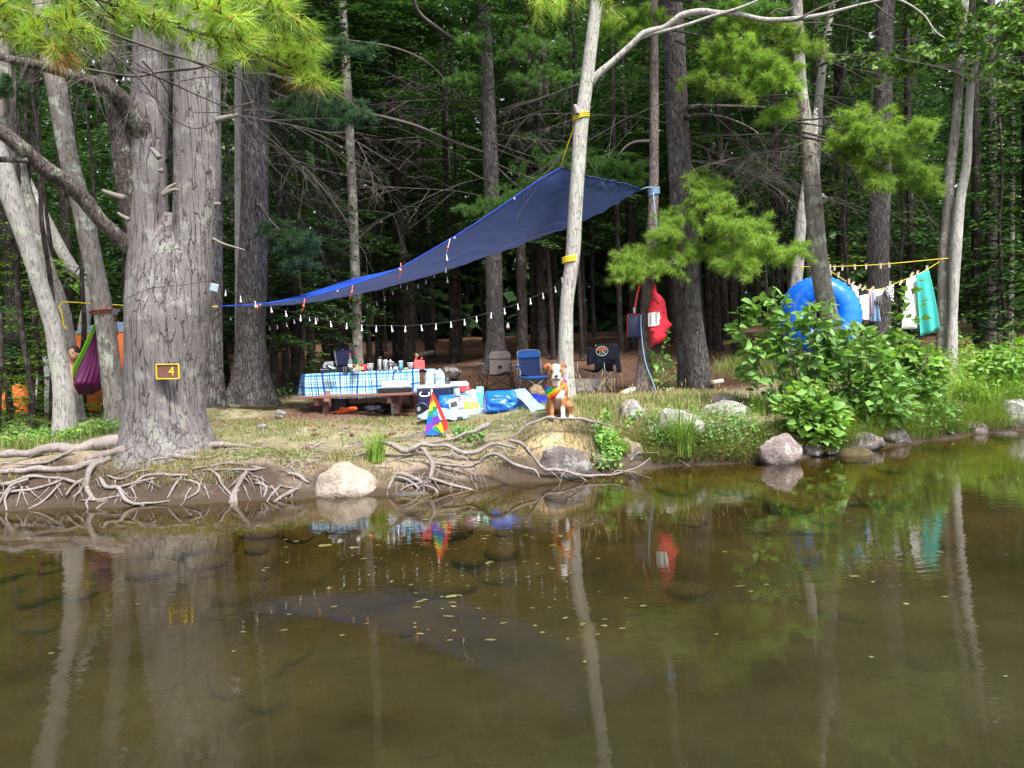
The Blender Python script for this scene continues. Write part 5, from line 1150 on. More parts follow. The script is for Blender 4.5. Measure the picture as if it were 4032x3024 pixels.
shrub("bush", "small yellow green bush behind the slim forked maple", (3790, 1430), 15.5, [(3755, 1330, 3830, 1400), (3760, 1370, 3870, 1440)], 130, 40, [LEAF_LIME], OVAL_OUT, .10, 408, 2, .3)
mb = MB(); st = [P(3470, 1690, 11.2), P(3560, 1580, 11.2), P(3640, 1430, 11.3), P(3660, 1330, 11.4)]; mb.tube(spline(st, 5), list(np.linspace(.014, .004, 16)), 6); mb.tube([P(3625, 1355, 11.4), P(3700, 1343, 11.4)], .005, 5); mb.tube([P(3490, 1460, 11.3), P(3540, 1455, 11.3), P(3585, 1450, 11.2)], .006, 5)
tag(mb.build("bare_branch", BK_LIMB, loc=tuple(P(3470, 1690, 11.2))), "bare dark branch slanting through the shrubs toward the slim maples", "branch")
# yellow birch leaf tips and orange leaves among the shrub
# fallen leaves, needles and cones on the ground
rg = np.random.default_rng(31); n = 5200; d = rg.uniform(10.5, 30, n); px = rg.uniform(650, 3300, n); x = (px - 2016) / FPX * d; pos = np.stack([x, d, heights(x, d) + .012], 1); dd = rg.normal(0, 1, (n, 3)) * [1, 1, .12]
V, F = scatter_leaves(pos, dd, .07, OVAL_OUT, rg, .35); LITM = leafmat("fallen_leaf", (.09, .04, .022), (.30, .15, .085), (.50, .36, .26), .1, .8)
tag(put("leaf_litter", mesh_np("leaf_litter", V, F, [LITM])), kind='stuff')
n = 900; x = rg.uniform(-4.5, 2.2, n); y = shore(x) + rg.uniform(.3, 3.2, n); pos = np.stack([x, y, heights(x, y) + .01], 1); dd = rg.normal(0, 1, (n, 3)) * [1, 1, .15]
V, F = scatter_leaves(pos, dd, .05, OVAL_OUT, rg, .4); tag(put("leaf_litter", mesh_np("leaf_litter", V, F, [LITM])), kind='stuff')
n = 260; mb = MB()
for i in range(n):
    x = rg.uniform(-5, 2); y = float(shore(x)) + rg.uniform(.25, 1.6); z = H(x, y) + .012; a = rg.normal(0, .6); L = rg.uniform(.1, .4)
    p = Vector((x, y, z)); q = p + Vector((math.cos(a) * L, math.sin(a) * L, 0)); q.z = H(q.x, q.y) + .012; mb.tube([p, p.lerp(q, .5) + Vector((0, .02, .015)), q], [.004, .007, .003], 5)
tag(mb.build("surface_rootlets", BK_ROOT), kind='stuff')
CONE = flat("pine_cone", (.12, .07, .045), .9, var=.4)
mb = MB(); mb.lathe([(.0, -.05), (.018, -.04), (.03, -.01), (.024, .03), (.0, .055)], n=8); cone = mb.build("pine_cone", CONE, local=True, smooth=False); CM = cone.data; bpy.data.objects.remove(cone)
for i, (px, d, lb) in enumerate(((1210, 9.6, 'c'), (1225, 9.5, ''), (1195, 9.6, ''), (1520, 9.9, ''), (1545, 10.0, ''), (1385, 10.2, ''), (1240, 10.3, ''), (1020, 9.7, ''))):
    p = on(px, 1700, d, .02); o = put("pine_cone", CM); o.location = p; o.rotation_euler = (1.5, 0, i * 1.3); o.scale = (1.0,) * 3; tag(o, "brown pine cone lying on the rooty lawn before the table", "pine cone", "pine cones on the lawn")
# floating pollen scum and leaves on the water
FLM = leafmat("floating_scum", (.10, .095, .035), (.24, .235, .10), None, .1, .6)
rg = np.random.default_rng(77); n = 180; px = np.concatenate([rg.normal(1800, 420, 150), rg.uniform(0, 4032, 30)]); py = np.concatenate([2040 + 480 * rg.uniform(0, 1, 150) ** 1.6, rg.uniform(2040, 2700, 30)])
pos = np.array([tuple(W(a, b, .006)) for a, b in zip(px, py)]); dd = np.stack([np.ones(n), rg.normal(0, .3, n), np.zeros(n)], 1); V0, F0 = np_leaf(ROUND_OUT, 0, 0)
sz = rg.uniform(.010, .036, n) * np.where(rg.uniform(0, 1, n) > .92, 2.2, 1); ang = rg.uniform(0, 6.28, n); ca, sa_ = np.cos(ang), np.sin(ang)
vx = (V0[None, :, 0] - .5) * ca[:, None] - V0[None, :, 1] * sa_[:, None]; vy = (V0[None, :, 0] - .5) * sa_[:, None] + V0[None, :, 1] * ca[:, None]
vx = vx * rg.uniform(.8, 2.2, (n, 1)); k_ = 1 + rg.normal(0, .22, vx.shape); vx = vx * k_; vy = vy * k_
V = pos[:, None, :] + np.stack([vx * sz[:, None], vy * sz[:, None], np.zeros_like(vx)], 2); F = F0[None] + (np.arange(n) * len(V0))[:, None, None]
tag(put("floating_scum", mesh_np("floating_scum", V.reshape(-1, 3), F.reshape(-1, 4), [FLM])), kind='stuff')
# ================================================================== CAMP: materials
BROWN = flat("brown_painted_wood", (.19, .085, .07), .7, var=.25, scale=9, wear=.35)
NAVY = flat("navy_plastic", (.016, .024, .085), .4); NAVY_D = flat("navy_dark", (.010, .014, .045), .5)
WHITEP = flat("white_plastic", (.78, .79, .80), .4, var=.05); BLACK = flat("black_plastic", (.012, .012, .014), .45); GREYP = flat("grey_panel", (.40, .42, .50), .5)
STEEL = flat("brushed_steel", (.62, .62, .64), .25, 1.0, var=.1); DKSTEEL = flat("dark_steel", (.10, .10, .11), .4, .8)
REDP = flat("red_plastic", (.62, .035, .035), .4); CORAL = flat("coral_plastic", (.80, .10, .10), .45, var=.05); ORANGE = flat("orange_cloth", (.75, .10, .02), .7)
GREENP = flat("green_metal", (.012, .055, .03), .35); YELLOW = flat("yellow_paint", (.75, .55, .02), .6); BLUE_BAG = flat("blue_plastic_bag", (.008, .12, .58), .28, bump=.3)
ROPE_Y = flat("yellow_rope", (.78, .58, .02), .6, bump=.4, scale=60); ROPE_B = flat("blue_rope", (.22, .36, .55), .7, bump=.4, scale=60); SKIN = flat("skin", (.52, .28, .18), .5, var=.06); HAIR = flat("black_hair", (.014, .012, .012), .6)
WOODPIN = flat("clothespin_wood", (.62, .50, .38), .7); WHITEC = flat("white_cloth", (.82, .82, .84), .85, var=.05); CHAR = flat("charcoal_metal", (.03, .03, .035), .45, .5); SILVER = flat("silver_tube", (.45, .46, .48), .35, .8)
def clear(name, tint, rough=.08, mixf=.35):
    t = NT(name); g = t.n("ShaderNodeBsdfGlossy"); g.inputs['Roughness'].default_value = rough; tr = t.n("ShaderNodeBsdfTransparent"); tr.inputs[0].default_value = tint + (1,)
    d = t.n("ShaderNodeBsdfDiffuse"); d.inputs[0].default_value = tint + (1,); m1 = t.n("ShaderNodeMixShader"); m1.inputs[0].default_value = mixf; t.l(tr.outputs[0], m1.inputs[1]); t.l(d.outputs[0], m1.inputs[2])
    fr = t.n("ShaderNodeFresnel"); fr.inputs[0].default_value = 1.45; m2 = t.n("ShaderNodeMixShader"); t.l(fr.outputs[0], m2.inputs[0]); t.l(m1.outputs[0], m2.inputs[1]); t.l(g.outputs[0], m2.inputs[2]); t.l(m2.outputs[0], t.out.inputs[0]); return t.mat
CLEAR = clear("clear_plastic", (.80, .84, .88)); JUG = clear("milky_jug", (.62, .80, .88), .15, .6); GLASS = clear("clear_glass", (.75, .80, .82), .04, .2); GREENG = clear("green_glass", (.03, .30, .05), .05, .4)
def text(name, s, size, loc, mat, parent=None, rot=None, depth=.001, align='CENTER', sx=1.0):
    cu = bpy.data.curves.new(name, 'FONT'); cu.body = s; cu.size = size; cu.extrude = depth; cu.align_x = align; cu.align_y = 'CENTER'
    o = bpy.data.objects.new(name, cu); COL.objects.link(o); bpy.context.view_layer.update()
    me = bpy.data.meshes.new_from_object(o.evaluated_get(bpy.context.evaluated_depsgraph_get())); bpy.data.objects.remove(o); me.materials.clear(); me.materials.append(mat)
    q = put(name, me, parent, Vector(loc) - world_origin(parent)); q.rotation_euler = rot or (R(90), 0, 0); q.scale = (sx, 1, 1); return q
def UVM(name, fn):
    t = NT(name); uv = t.n("ShaderNodeUVMap"); uv.uv_map = "UVMap"; sp = t.n("ShaderNodeSeparateXYZ"); t.l(uv.outputs[0], sp.inputs[0]); c, r, nm = fn(t, sp.outputs[0], sp.outputs[1]); t.bsdf(c, r, 0, nm, .3); return t.mat
def stops(t, x, lst):
    k = t.n("ShaderNodeValToRGB"); k.color_ramp.interpolation = 'CONSTANT'; e = k.color_ramp.elements
    while len(e) < len(lst): e.new(.5)
    for q, (p, c) in zip(e, lst): q.position = p; q.color = tuple(c) + (1,)
    t.l(x, k.inputs[0]); return k.outputs[0]

# ------------------------------------------------------------------ picnic table
TH = R(5); EX = Vector((math.cos(TH), -math.sin(TH), 0)); EY = Vector((math.sin(TH), math.cos(TH), 0)); RZ = Matrix.Rotation(-TH, 3, 'Z')
zb = P(1420, 1552, 12.2).z; zt = P(1400, 1466, 12.6).z; TC = Vector((-2.42, 12.95, H(-2.4, 12.6)))
TB = thing("picnic_table", "brown wooden picnic table half hidden under the plaid cloth", "table", TC)
def tp(x, y, z): return Vector((TC.x, TC.y, 0)) + EX * x + EY * y + Vector((0, 0, z))
for yy in (-.28, -.14, 0, .14, .28): mb = MB(); mb.box(tp(0, yy, zt - .03), (1.86, .132, .045), RZ, bev=.006); mb.build("tabletop_plank", BROWN, TB, False)
mb = MB(); mb.box(tp(0, -.74, zb - .02), (1.86, .26, .042), RZ, bev=.006); mb.build("bench", BROWN, TB, False)
mb = MB(); mb.box(tp(0, .74, zb - .02), (1.86, .26, .042), RZ, bev=.006); mb.build("bench", BROWN, TB, False)
for sx in (-.58, .60):
    mb = MB(); mb.box(tp(sx - .05, 0, zb - .10), (.075, 1.62, .115), RZ, bev=.006); mb.build("crossbeam", BROWN, TB, False)
    mb = MB(); mb.box(tp(sx - .05, 0, zt - .10), (.075, .68, .09), RZ, bev=.006); mb.build("crossbeam", BROWN, TB, False)
    for sg in (-1, 1):
        a, b = tp(sx + .03, .66 * sg, TC.z - .06), tp(sx + .03, .22 * sg, zt - .06); d_ = b - a; mb = MB(); q = d_.to_track_quat('Z', 'Y').to_matrix()
        mb.box((a + b) / 2, (.085, .12, d_.length), (RZ @ Matrix.Rotation(math.atan2(-sg * .44, b.z - a.z) * -1, 3, 'X')), bev=.006); mb.build("leg", BROWN, TB, False)
# ------------------------------------------------------------------ plaid cloth
def plaid(t, u_, v_):
    W_ = (.82, .84, .86); fu = t.math('FRACT', t.math('MULTIPLY', u_, 1 / .30)); fv = t.math('FRACT', t.math('MULTIPLY', v_, 1 / .19))
    B1, B2, LB, GR = (.018, .15, .48), (.07, .25, .56), (.25, .66, .80), (.04, .42, .40)
    cu = stops(t, fu, [(0, B1), (.11, W_), (.19, LB), (.23, W_), (.30, GR), (.34, W_), (.42, B2), (.48, W_), (.58, LB), (.63, GR), (.67, W_), (.72, B1), (.78, W_), (.86, LB), (.91, W_)])
    cv = stops(t, fv, [(0, B2), (.17, W_), (.22, LB), (.28, W_), (.34, GR), (.40, W_), (.62, GR), (.68, W_), (.76, B2), (.81, W_), (.90, LB), (.95, W_)])
    return t.mix(1.0, cu, cv, 'MULTIPLY'), .85, None
PLAID = UVM("plaid_cloth", plaid); mb = MB(); LEN = 1.93; FD = zt - zb + .055
prof = [(.36, .0), (.0, .0), (-.36, .0), (-.385, -.012)]
def cl(u_, v_):
    x = (u_ - .5) * LEN; s = v_ * (.74 + FD)
    if s < .74: p = (x, .36 - s, zt + .004 + .004 * math.sin(x * 9) * math.sin(s * 11))
    else:
        dz = s - .74; f = dz / FD; sag = .03 * math.sin(u_ * 3.14) * f
        fold = .05 * f * math.sin(x * 10 + 1.6 * math.sin(x * 3.3) + 1.5 * f) + .028 * f * math.sin(x * 21 + 3 * f)
        p = (x + .04 * f * math.sin(x * 9) - .05 * f * f * math.sin(x * 2.4), -.385 - .045 * f - fold * .8 - .02, zt + .004 - dz - sag + .03 * max(0, u_ - .93) / .07 * f)
    return tp(*p)
b0 = len(mb.f); mb.grid(cl, 90, 34)
def le(u_, v_):                                   # the left end hangs down too, gathered at the corner
    y = -.40 + u_ * .78; dz = v_ * .37; f = v_; return tp(-LEN / 2 - .03 - .06 * f - .03 * f * math.sin(y * 14), y - .03 * f, zt + .004 - dz + .02 * math.sin(y * 9) * f)
b1 = len(mb.f); mb.grid(le, 26, 14)
def ri(u_, v_): y = -.30 + u_ * .68; f = v_; return tp(LEN / 2 + .03 + .14 * f, y - .02, zt + .006 - .05 * f * f - .05 * f * math.sin(u_ * 3.1 + .3))
b2 = len(mb.f); mb.grid(ri, 20, 6)
for fi in list(mb.uv):
    o_ = mb.uv[fi]; mb.uv[fi] = [(a * LEN, b * (.74 + FD)) for a, b in o_] if fi < b1 else ([(a * .78, b * .37) for a, b in o_] if fi < b2 else [(a * .68, b * .2) for a, b in o_])
tag(mb.build("tablecloth", PLAID, solid=.003, loc=tuple(tp(0, 0, zt))), "blue green and white plaid cloth draped over the picnic table", "tablecloth")
# ------------------------------------------------------------------ things on the table
ZT = zt + .008
def z1(x, y): return 1160 + x / 4.096, 1350 + y / 4.096
def tpos(zx, d=12.75): p = P(z1(zx, 0)[0], 1460, d); p.z = ZT; return p
def zs(w_, d=12.75): return w_ / 4.096 * d / FPX
# stove with its grey windscreen
d = 12.62; c = tpos(530, d); t_ = thing("camp_stove", "dark camp stove with a light grey windscreen at the left end of the table", "camp stove", c)
mb = MB(); mb.box(c + Vector((0, .12, .045)), (zs(240), .26, .085), bev=.01); mb.build("body", NAVY_D, t_, False)
mb = MB(); mb.box(c + Vector((0, -.012, .06)), (zs(225), .01, .012)); mb.build("trim", SILVER, t_, False)
wv = [(-.085, .085), (-.085, .14), (-.05, .185), (.085, .19), (.085, .085)]; mb = MB(); n_ = len(wv)
mb.add([c + Vector((x + .01, .02, z)) for x, z in wv] + [c + Vector((x + .01, .03, z)) for x, z in wv], [tuple(range(n_)), tuple(range(n_, 2 * n_))[::-1]] + [(i, i + n_, (i + 1) % n_ + n_, (i + 1) % n_) for i in range(n_)]); mb.build("windscreen", GREYP, t_, False)
# propane bottle on its side
a = P(*z1(470, 345), 12.45); b = P(*z1(672, 440), 12.40); dr = (b - a).normalized(); t_ = thing("propane_bottle", "dark green propane bottle tilted across the front of the camp stove", "gas bottle", b)
mb = MB(); mb.tube([a + dr * .045, a + dr * .07, a + dr * .095, b - dr * .01, b], [.014, .03, .043, .043, .036], 16); mb.build("cylinder", GREENP, t_)
mb = MB(); mb.tube([a, a + dr * .05], .010, 8); mb.build("valve", flat("brass", (.6, .42, .25), .35, .8), t_)
mb = MB(); u3 = Vector((0, -1, .35)).normalized(); q = dr.cross(u3); mb.grid(lambda u_, v_: a + dr * (.10 + u_ * (b - a - dr * .12).length * .82) + (u3 * math.cos((v_ - .5) * .5) + q * math.sin((v_ - .5) * .5)) * .0445, 6, 3); mb.build("label_stripe", WHITEP, t_)
# navy case
c = tpos(790, 12.95); t_ = thing("carry_case", "navy plastic case with a grey edge standing open behind the bottles", "case", c)
hh = zs(365); mb = MB(); mb.box(c + Vector((.02, .02, hh * .63)), (zs(285), .09, hh * .74), Matrix.Rotation(-.06, 3, 'Y'), bev=.022); mb.build("lid", NAVY, t_, False)
mb = MB(); mb.box(c + Vector((-.115, -.03, hh * .62)), (.018, .02, hh * .68), Matrix.Rotation(-.14, 3, 'Y'), bev=.004); mb.build("edge_strip", GREYP, t_, False)
mb = MB(); mb.box(c + Vector((0, -.05, hh * .125)), (zs(280), .2, hh * .25), bev=.012); mb.build("base", NAVY_D, t_, False)
mb = MB(); mb.tube([c + Vector((-.02, 0, hh * 1.0)), c + Vector((0, 0, hh * 1.02)), c + Vector((.02, 0, hh * 1.0))], .006, 6); mb.build("handle", GREYP, t_)
for zx, lb in ((805, "small black and steel tumbler in front of the navy case"), (845, "second small black tumbler next to the clear bottle")):
    c = tpos(zx, 12.55); t_ = thing("tumbler", lb, "tumbler", c); mb = MB(); mb.lathe([(.022, 0), (.026, .03), (.028, .09), (.026, .095)], c, n=14); mb.build("cup", BLACK, t_)
    mb = MB(); mb.box(c + Vector((-.012, -.027, .05)), (.006, .004, .08)); mb.build("steel_strip", STEEL, t_, False)
def bottle(zx, d, h, r, mat, label, cap, liquid=None):
    c = tpos(zx, d); t_ = thing("bottle", label, "bottle", c); mb = MB(); mb.lathe([(0, 0), (r, .004), (r, h * .5), (r * .95, h * .58), (r * .4, h * .73), (r * .32, h * .86), (r * .32, h * .88)], c, n=16); mb.build("glass_body", mat, t_)
    mb = MB(); mb.lathe([(r * .38, h * .86), (r * .40, h * .97), (0, h)], c, n=10); mb.build("cap", cap, t_)
    if liquid: mb = MB(); mb.lathe([(0, .006), (r * .93, .008), (r * .93, h * .3), (0, h * .3)], c, n=14); mb.build("liquid", liquid, t_)
    return t_
b_ = bottle(905, 12.6, zs(310, 12.6), .042, GLASS, "clear bottle with a red cap on the table", REDP); mb = MB(); c = tpos(905, 12.6); mb.lathe([(.043, .06), (.043, .13)], c, n=16); mb.build("label", WHITEP, b_)
bottle(983, 12.85, zs(320, 12.85), .037, GREENG, "green bottle with a red cap on the table", REDP, flat("green_liquid", (.03, .30, .05), .3))
c = tpos(965, 12.8); mb = MB(); mb.box(c + Vector((.015, 0, .062)), (.11, .05, .124), bev=.004); tag(mb.build("food_box", flat("cream_card", (.72, .66, .42), .7), None, False, loc=tuple(c)), "cream food box behind the coffee dripper", "box")
c = tpos(965, 12.5); t_ = thing("coffee_dripper", "glass pour over coffee maker with a brown filter", "coffee maker", c)
mb = MB(); mb.lathe([(0, 0), (.05, .004), (.052, .03), (.018, .062), (.02, .07)], c, n=18); mb.build("carafe", GLASS, t_); mb = MB(); mb.lathe([(.016, .068), (.046, .125), (.044, .125), (0, .085)], c, n=18); mb.build("filter", flat("brown_filter", (.20, .09, .04), .8), t_)
c = tpos(1058, 12.6); mb = MB(); mb.ell(c + Vector((0, 0, .045)), (.018, .02, .047), nz=.4, seed=3); tag(mb.build("snack_pouch", flat("yellow_pouch", (.62, .52, .10), .5), loc=tuple(c)), "small yellow pouch left of the red canister", "pouch")
c = tpos(1120, 12.6); t_ = thing("canister", "red canister with a dark lid and white label", "canister", c); mb = MB(); mb.lathe([(0, 0), (.046, .003), (.05, .11), (.048, .112)], c, n=20); mb.build("body", REDP, t_); mb = MB(); mb.lathe([(.05, .112), (.05, .122), (0, .124)], c, n=20); mb.build("lid", BLACK, t_)
mb = MB(); mb.box(c + Vector((-.012, -.049, .055)), (.03, .004, .04)); mb.build("label", WHITEP, t_, False); text("letter", "H", .022, c + Vector((-.012, -.052, .055)), REDP, t_)
def tub(zx0, zx1, h, lb, d=12.65, handle=True):
    c = tpos((zx0 + zx1) / 2, d); r = zs(zx1 - zx0, d) / 2; t_ = thing("clear_tub", lb, "tub", c); mb = MB(); mb.lathe([(0, .003), (r * .78, 0), (r, h), (r * .96, h), (r * .75, .006)], c, n=20); mb.build("tub_wall", CLEAR, t_)
    mb = MB(); mb.lathe([(r * .98, h - .008), (r * 1.06, h - .008), (r * 1.06, h + .003), (r * .98, h + .003)], c, n=20); mb.build("rim", WHITEP, t_)
    if handle: mb = MB(); mb.tube(spline([c + Vector((-r, -.01, h)), c + Vector((-r * .7, -r * .6, h * .75)), c + Vector((-r * .45, -r * .8, h * .3))], 5), .003, 5); mb.build("handle", WHITEP, t_)
    return t_, c
tub(1165, 1280, zs(120), "clear tub with a white bail handle beside the red canister"); t_, c = tub(1820, 1940, zs(108), "clear tub with red print left of the red double jug", 12.7, False)
mb = MB(); mb.box(c + Vector((.03, -.052, .06)), (.03, .003, .045)); mb.build("red_print", CORAL, t_, False)
for zx0, zx1, h, lb, lid in ((1338, 1418, 190, "steel travel mug with a black lid, left of two", True), (1425, 1512, 178, "steel travel mug without a lid, right of two", False)):
    d = 12.55; c = tpos((zx0 + zx1) / 2, d); r = zs(zx1 - zx0, d) / 2; h = zs(h, d); t_ = thing("travel_mug", lb, "mug", c); mb = MB(); mb.lathe([(0, 0), (r * .74, .002), (r * .78, h * .1), (r, h * .97), (r * .97, h), (r * .9, h * .98)], c, n=20); mb.build("steel_body", STEEL, t_)
    if lid: mb = MB(); mb.lathe([(r * 1.04, h), (r * 1.04, h + .018), (r * .8, h + .026), (0, h + .028)], c, n=18); mb.box(c + Vector((.02, 0, h + .03)), (.05, .02, .018), bev=.004); mb.build("lid", BLACK, t_)
c = tpos(1552, 12.6); t_ = thing("lantern", "silver lantern with a glass globe on the table", "lantern", c)
mb = MB(); mb.lathe([(0, 0), (.036, .003), (.036, .02), (.02, .035), (.022, .05)], c, n=18); mb.build("tank", STEEL, t_); mb = MB(); mb.lathe([(.022, .05), (.036, .075), (.036, .10), (.026, .13)], c, n=18); mb.build("globe", GLASS, t_)
mb = MB(); mb.lathe([(.028, .13), (.036, .137), (.034, .150), (.02, .165), (.016, .178), (0, .183)], c, n=18); mb.build("hood", STEEL, t_)
mb = MB()
for sg in (-1, 1): mb.tube([c + Vector((sg * .034, 0, .02)), c + Vector((sg * .044, 0, .06)), c + Vector((sg * .044, 0, .12)), c + Vector((sg * .034, 0, .15))], .004, 6)
mb.build("side_tube", STEEL, t_)
c = tpos(1622, 12.8); t_ = thing("kettle", "black kettle behind the lantern", "kettle", c); mb = MB(); mb.lathe([(0, 0), (.05, .003), (.055, .05), (.048, .105), (.02, .12), (.012, .13), (0, .134)], c, n=18); mb.build("pot", BLACK, t_)
mb = MB(); mb.tube(spline([c + Vector((.04, 0, .11)), c + Vector((.07, 0, .10)), c + Vector((.065, 0, .04))], 4), .006, 6); mb.build("handle", BLACK, t_)
c = tpos(1640, 12.5); t_ = thing("mug", "white mug in front of the black kettle", "mug", c); mb = MB(); mb.lathe([(0, 0), (.027, .002), (.03, .055), (.028, .055), (.025, .008)], c, n=16); mb.build("cup", WHITEP, t_); mb = MB(); mb.tube(spline([c + Vector((-.028, -.01, .045)), c + Vector((-.045, -.012, .03)), c + Vector((-.028, -.01, .012))], 4), .005, 6); mb.build("handle", WHITEP, t_)
c = tpos(1716, 12.5); t_ = thing("water_bottle", "pale blue bottle on the table between mug and tub", "bottle", c); mb = MB(); mb.lathe([(0, 0), (.032, .003), (.034, .06), (.034, .088), (.03, .10), (.03, .112)], c, n=16); mb.build("body", clear("blue_bottle", (.20, .55, .75), .1, .6), t_); mb = MB(); mb.lathe([(.032, .112), (.032, .15), (0, .152)], c, n=14); mb.build("cap", flat("pale_blue_cap", (.45, .68, .85), .4), t_)
c = tpos(1750, 12.75); mb = MB(); mb.box(c + Vector((0, 0, .08)), (.05, .03, .16), Matrix.Rotation(.1, 3, 'Y'), bev=.006, taper=.8); tag(mb.build("black_pouch", BLACK, None, False, loc=tuple(c)), "black pouch standing behind the pale blue bottle", "pouch")
c = tpos(1795, 12.6); mb = MB(); mb.tube(spline([c + Vector((-.035, 0, .012)), c + Vector((0, -.01, .02)), c + Vector((.035, 0, .022))], 4), [.004, .01, .013, .014, .014, .013, .012, .01, .005][:9], 8); tag(mb.build("banana", flat("banana_skin", (.55, .50, .06), .5), loc=tuple(c)), "small greenish banana lying on the cloth", "banana")
c = tpos(2020, 12.65); t_ = thing("double_jug", "coral red double jug with two spouts at the right end of the table", "jug", c); k = zs(1, 12.65)
mb = MB(); mb.box(c + Vector((-18 * k, 0, 75 * k)), (130 * k, .07, 150 * k), bev=.008); mb.box(c + Vector((60 * k, 0, 70 * k)), (42 * k, .06, 140 * k), bev=.008); mb.build("tank", CORAL, t_, False)
for ox, oz in ((-55, 150), (38, 155)): mb = MB(); mb.lathe([(14 * k, 0), (14 * k, 24 * k), (9 * k, 36 * k), (0, 38 * k)], c + Vector((ox * k, 0, oz * k)), n=12); mb.build("spout", CORAL, t_)
# ------------------------------------------------------------------ stove on the bench
c = P(z1(1612, 0)[0], 1540, 12.15); c.z = zb + .003; t_ = thing("camp_stove", "two burner stove with a white lid open on the near bench", "camp stove", c); w_ = zs(530, 12.15)
mb = MB(); mb.box(c + Vector((0, .06, .038)), (w_, .20, .072), RZ, bev=.006); mb.build("body", BLACK, t_, False)
mb = MB(); mb.box(c + Vector((-.03, .16, .135)), (zs(405, 12.15), .012, .105), RZ @ Matrix.Rotation(-.12, 3, 'X'), bev=.004); mb.build("lid", WHITEP, t_, False)
mb = MB(); mb.box(c + Vector((.20, .10, .135)), (zs(95, 12.15), .006, .10), RZ @ Matrix.Rotation(.5, 3, 'Z'), bev=.002); mb.build("side_flap", GREYP, t_, False)
for ox in (-.14, .08): mb = MB(); mb.box(c + Vector((ox - .03, .146, .14)), (.03, .004, .008)); mb.build("lid_slot", DKSTEEL, t_, False); mb = MB(); mb.lathe([(.014, 0), (.012, .022), (0, .024)], c + Vector((ox, -.04, .035)), Matrix.Rotation(R(90), 3, 'X'), 12); mb.build("knob", BLACK, t_)
mb = MB()
for ox in (-.2, -.12, -.04, .04, .12, .2): mb.tube([c + Vector((ox, -.02, .08)), c + Vector((ox, .14, .08))], .003, 5)
mb.tube([c + Vector((-.24, .05, .082)), c + Vector((.24, .03, .082))], .003, 5); mb.build("grate", SILVER, t_)
# ------------------------------------------------------------------ under the table
c = on(*z1(715, 1140), 12.9); mb = MB(); mb.box(c + Vector((0, .1, .13)), (zs(235, 12.9), .22, .28), Matrix.Rotation(.25, 3, 'Z'), bev=.03); tag(mb.build("tote_bag", NAVY_D, None, False, loc=tuple(c)), "navy tote standing under the left end of the table", "bag")
c = on(*z1(850, 1150), 12.5); t_ = thing("life_vest", "orange life vest lying on the ground under the table", "life vest", c)
mb = MB(); mb.tube([c + Vector((.02 + .125 * math.cos(a), .05 * math.sin(a), .06 + .012 * math.sin(a * 2))) for a in np.linspace(0, 6.28, 18)[:-1]], .028, 8, closed=True); mb.build("collar", ORANGE, t_)
mb = MB(); mb.ell(c + Vector((-.10, -.04, .025)), (.13, .08, .03), nz=.4, seed=2); mb.build("front_panel", ORANGE, t_)
c = on(*z1(1320, 1140), 12.6); mb = MB(); mb.ell(c + Vector((0, .05, .04)), (zs(480, 12.6) / 2, .16, .10), nz=.5, seed=5, nu=24, nv=14, fn=lambda q: Vector((q.x, q.y, q.z * (1.15 - .6 * abs(q.x + .15))))); b_ = tag(mb.build("duffel_bag", flat("black_nylon", (.010, .011, .022), .45, bump=.3), loc=tuple(c)), "limp black bag lying on the ground under the table", "bag")
c = on(*z1(1628, 1150), 12.45); k = zs(1, 12.45); t_ = thing("drink_carton", "green and white carton with a handle hole under the table", "carton", c); w_, hh = 138 * k, 285 * k
def carton(t, u_, v_): return t.mix(t.math('SUBTRACT', 1, v_), (.74, .80, .74), (.25, .48, .46)), .6, None
mb = MB(); mb.box(c + Vector((0, .06, hh / 2)), (w_, .12, hh), bev=.003); b_ = mb.build("box", UVM("carton_print", carton), t_, False)
mb = MB(); mb.grid(lambda u_, v_: c + Vector(((u_ - .5) * w_ * .98, -.0035, v_ * hh * .985 + .002)), 1, 1); mb.build("front_print", UVM("carton_print", carton), t_, False)
for ox in (-.028, .028):
    mb = MB(); mb.tube(spline([c + Vector((ox - math.copysign(.012, ox), -.006, hh * .80)), c + Vector((ox, -.006, hh * .79)), c + Vector((ox, -.006, hh * .60)), c + Vector((ox - math.copysign(.01, ox), -.006, hh * .58))], 4), .006, 6); mb.build("handle_hole", BLACK, t_)
mb = MB(); mb.add([c + Vector((x, -.006, hh * .41 + z)) for x, z in ((-.045, 0), (0, .022), (.045, 0), (0, -.022))], [(0, 1, 2, 3)]); mb.build("emblem", DKSTEEL, t_, False)
mb = MB()
for i, (ox, oz) in enumerate(((-.02, .29), (.015, .27), (-.01, .22), (.02, .20), (0, .25))): mb.ell(c + Vector((ox, -.005, hh * oz)), (.022, .003, .012), nu=8, nv=5)
mb.build("lemon_print", flat("lemon_print", (.60, .62, .12), .6), t_)

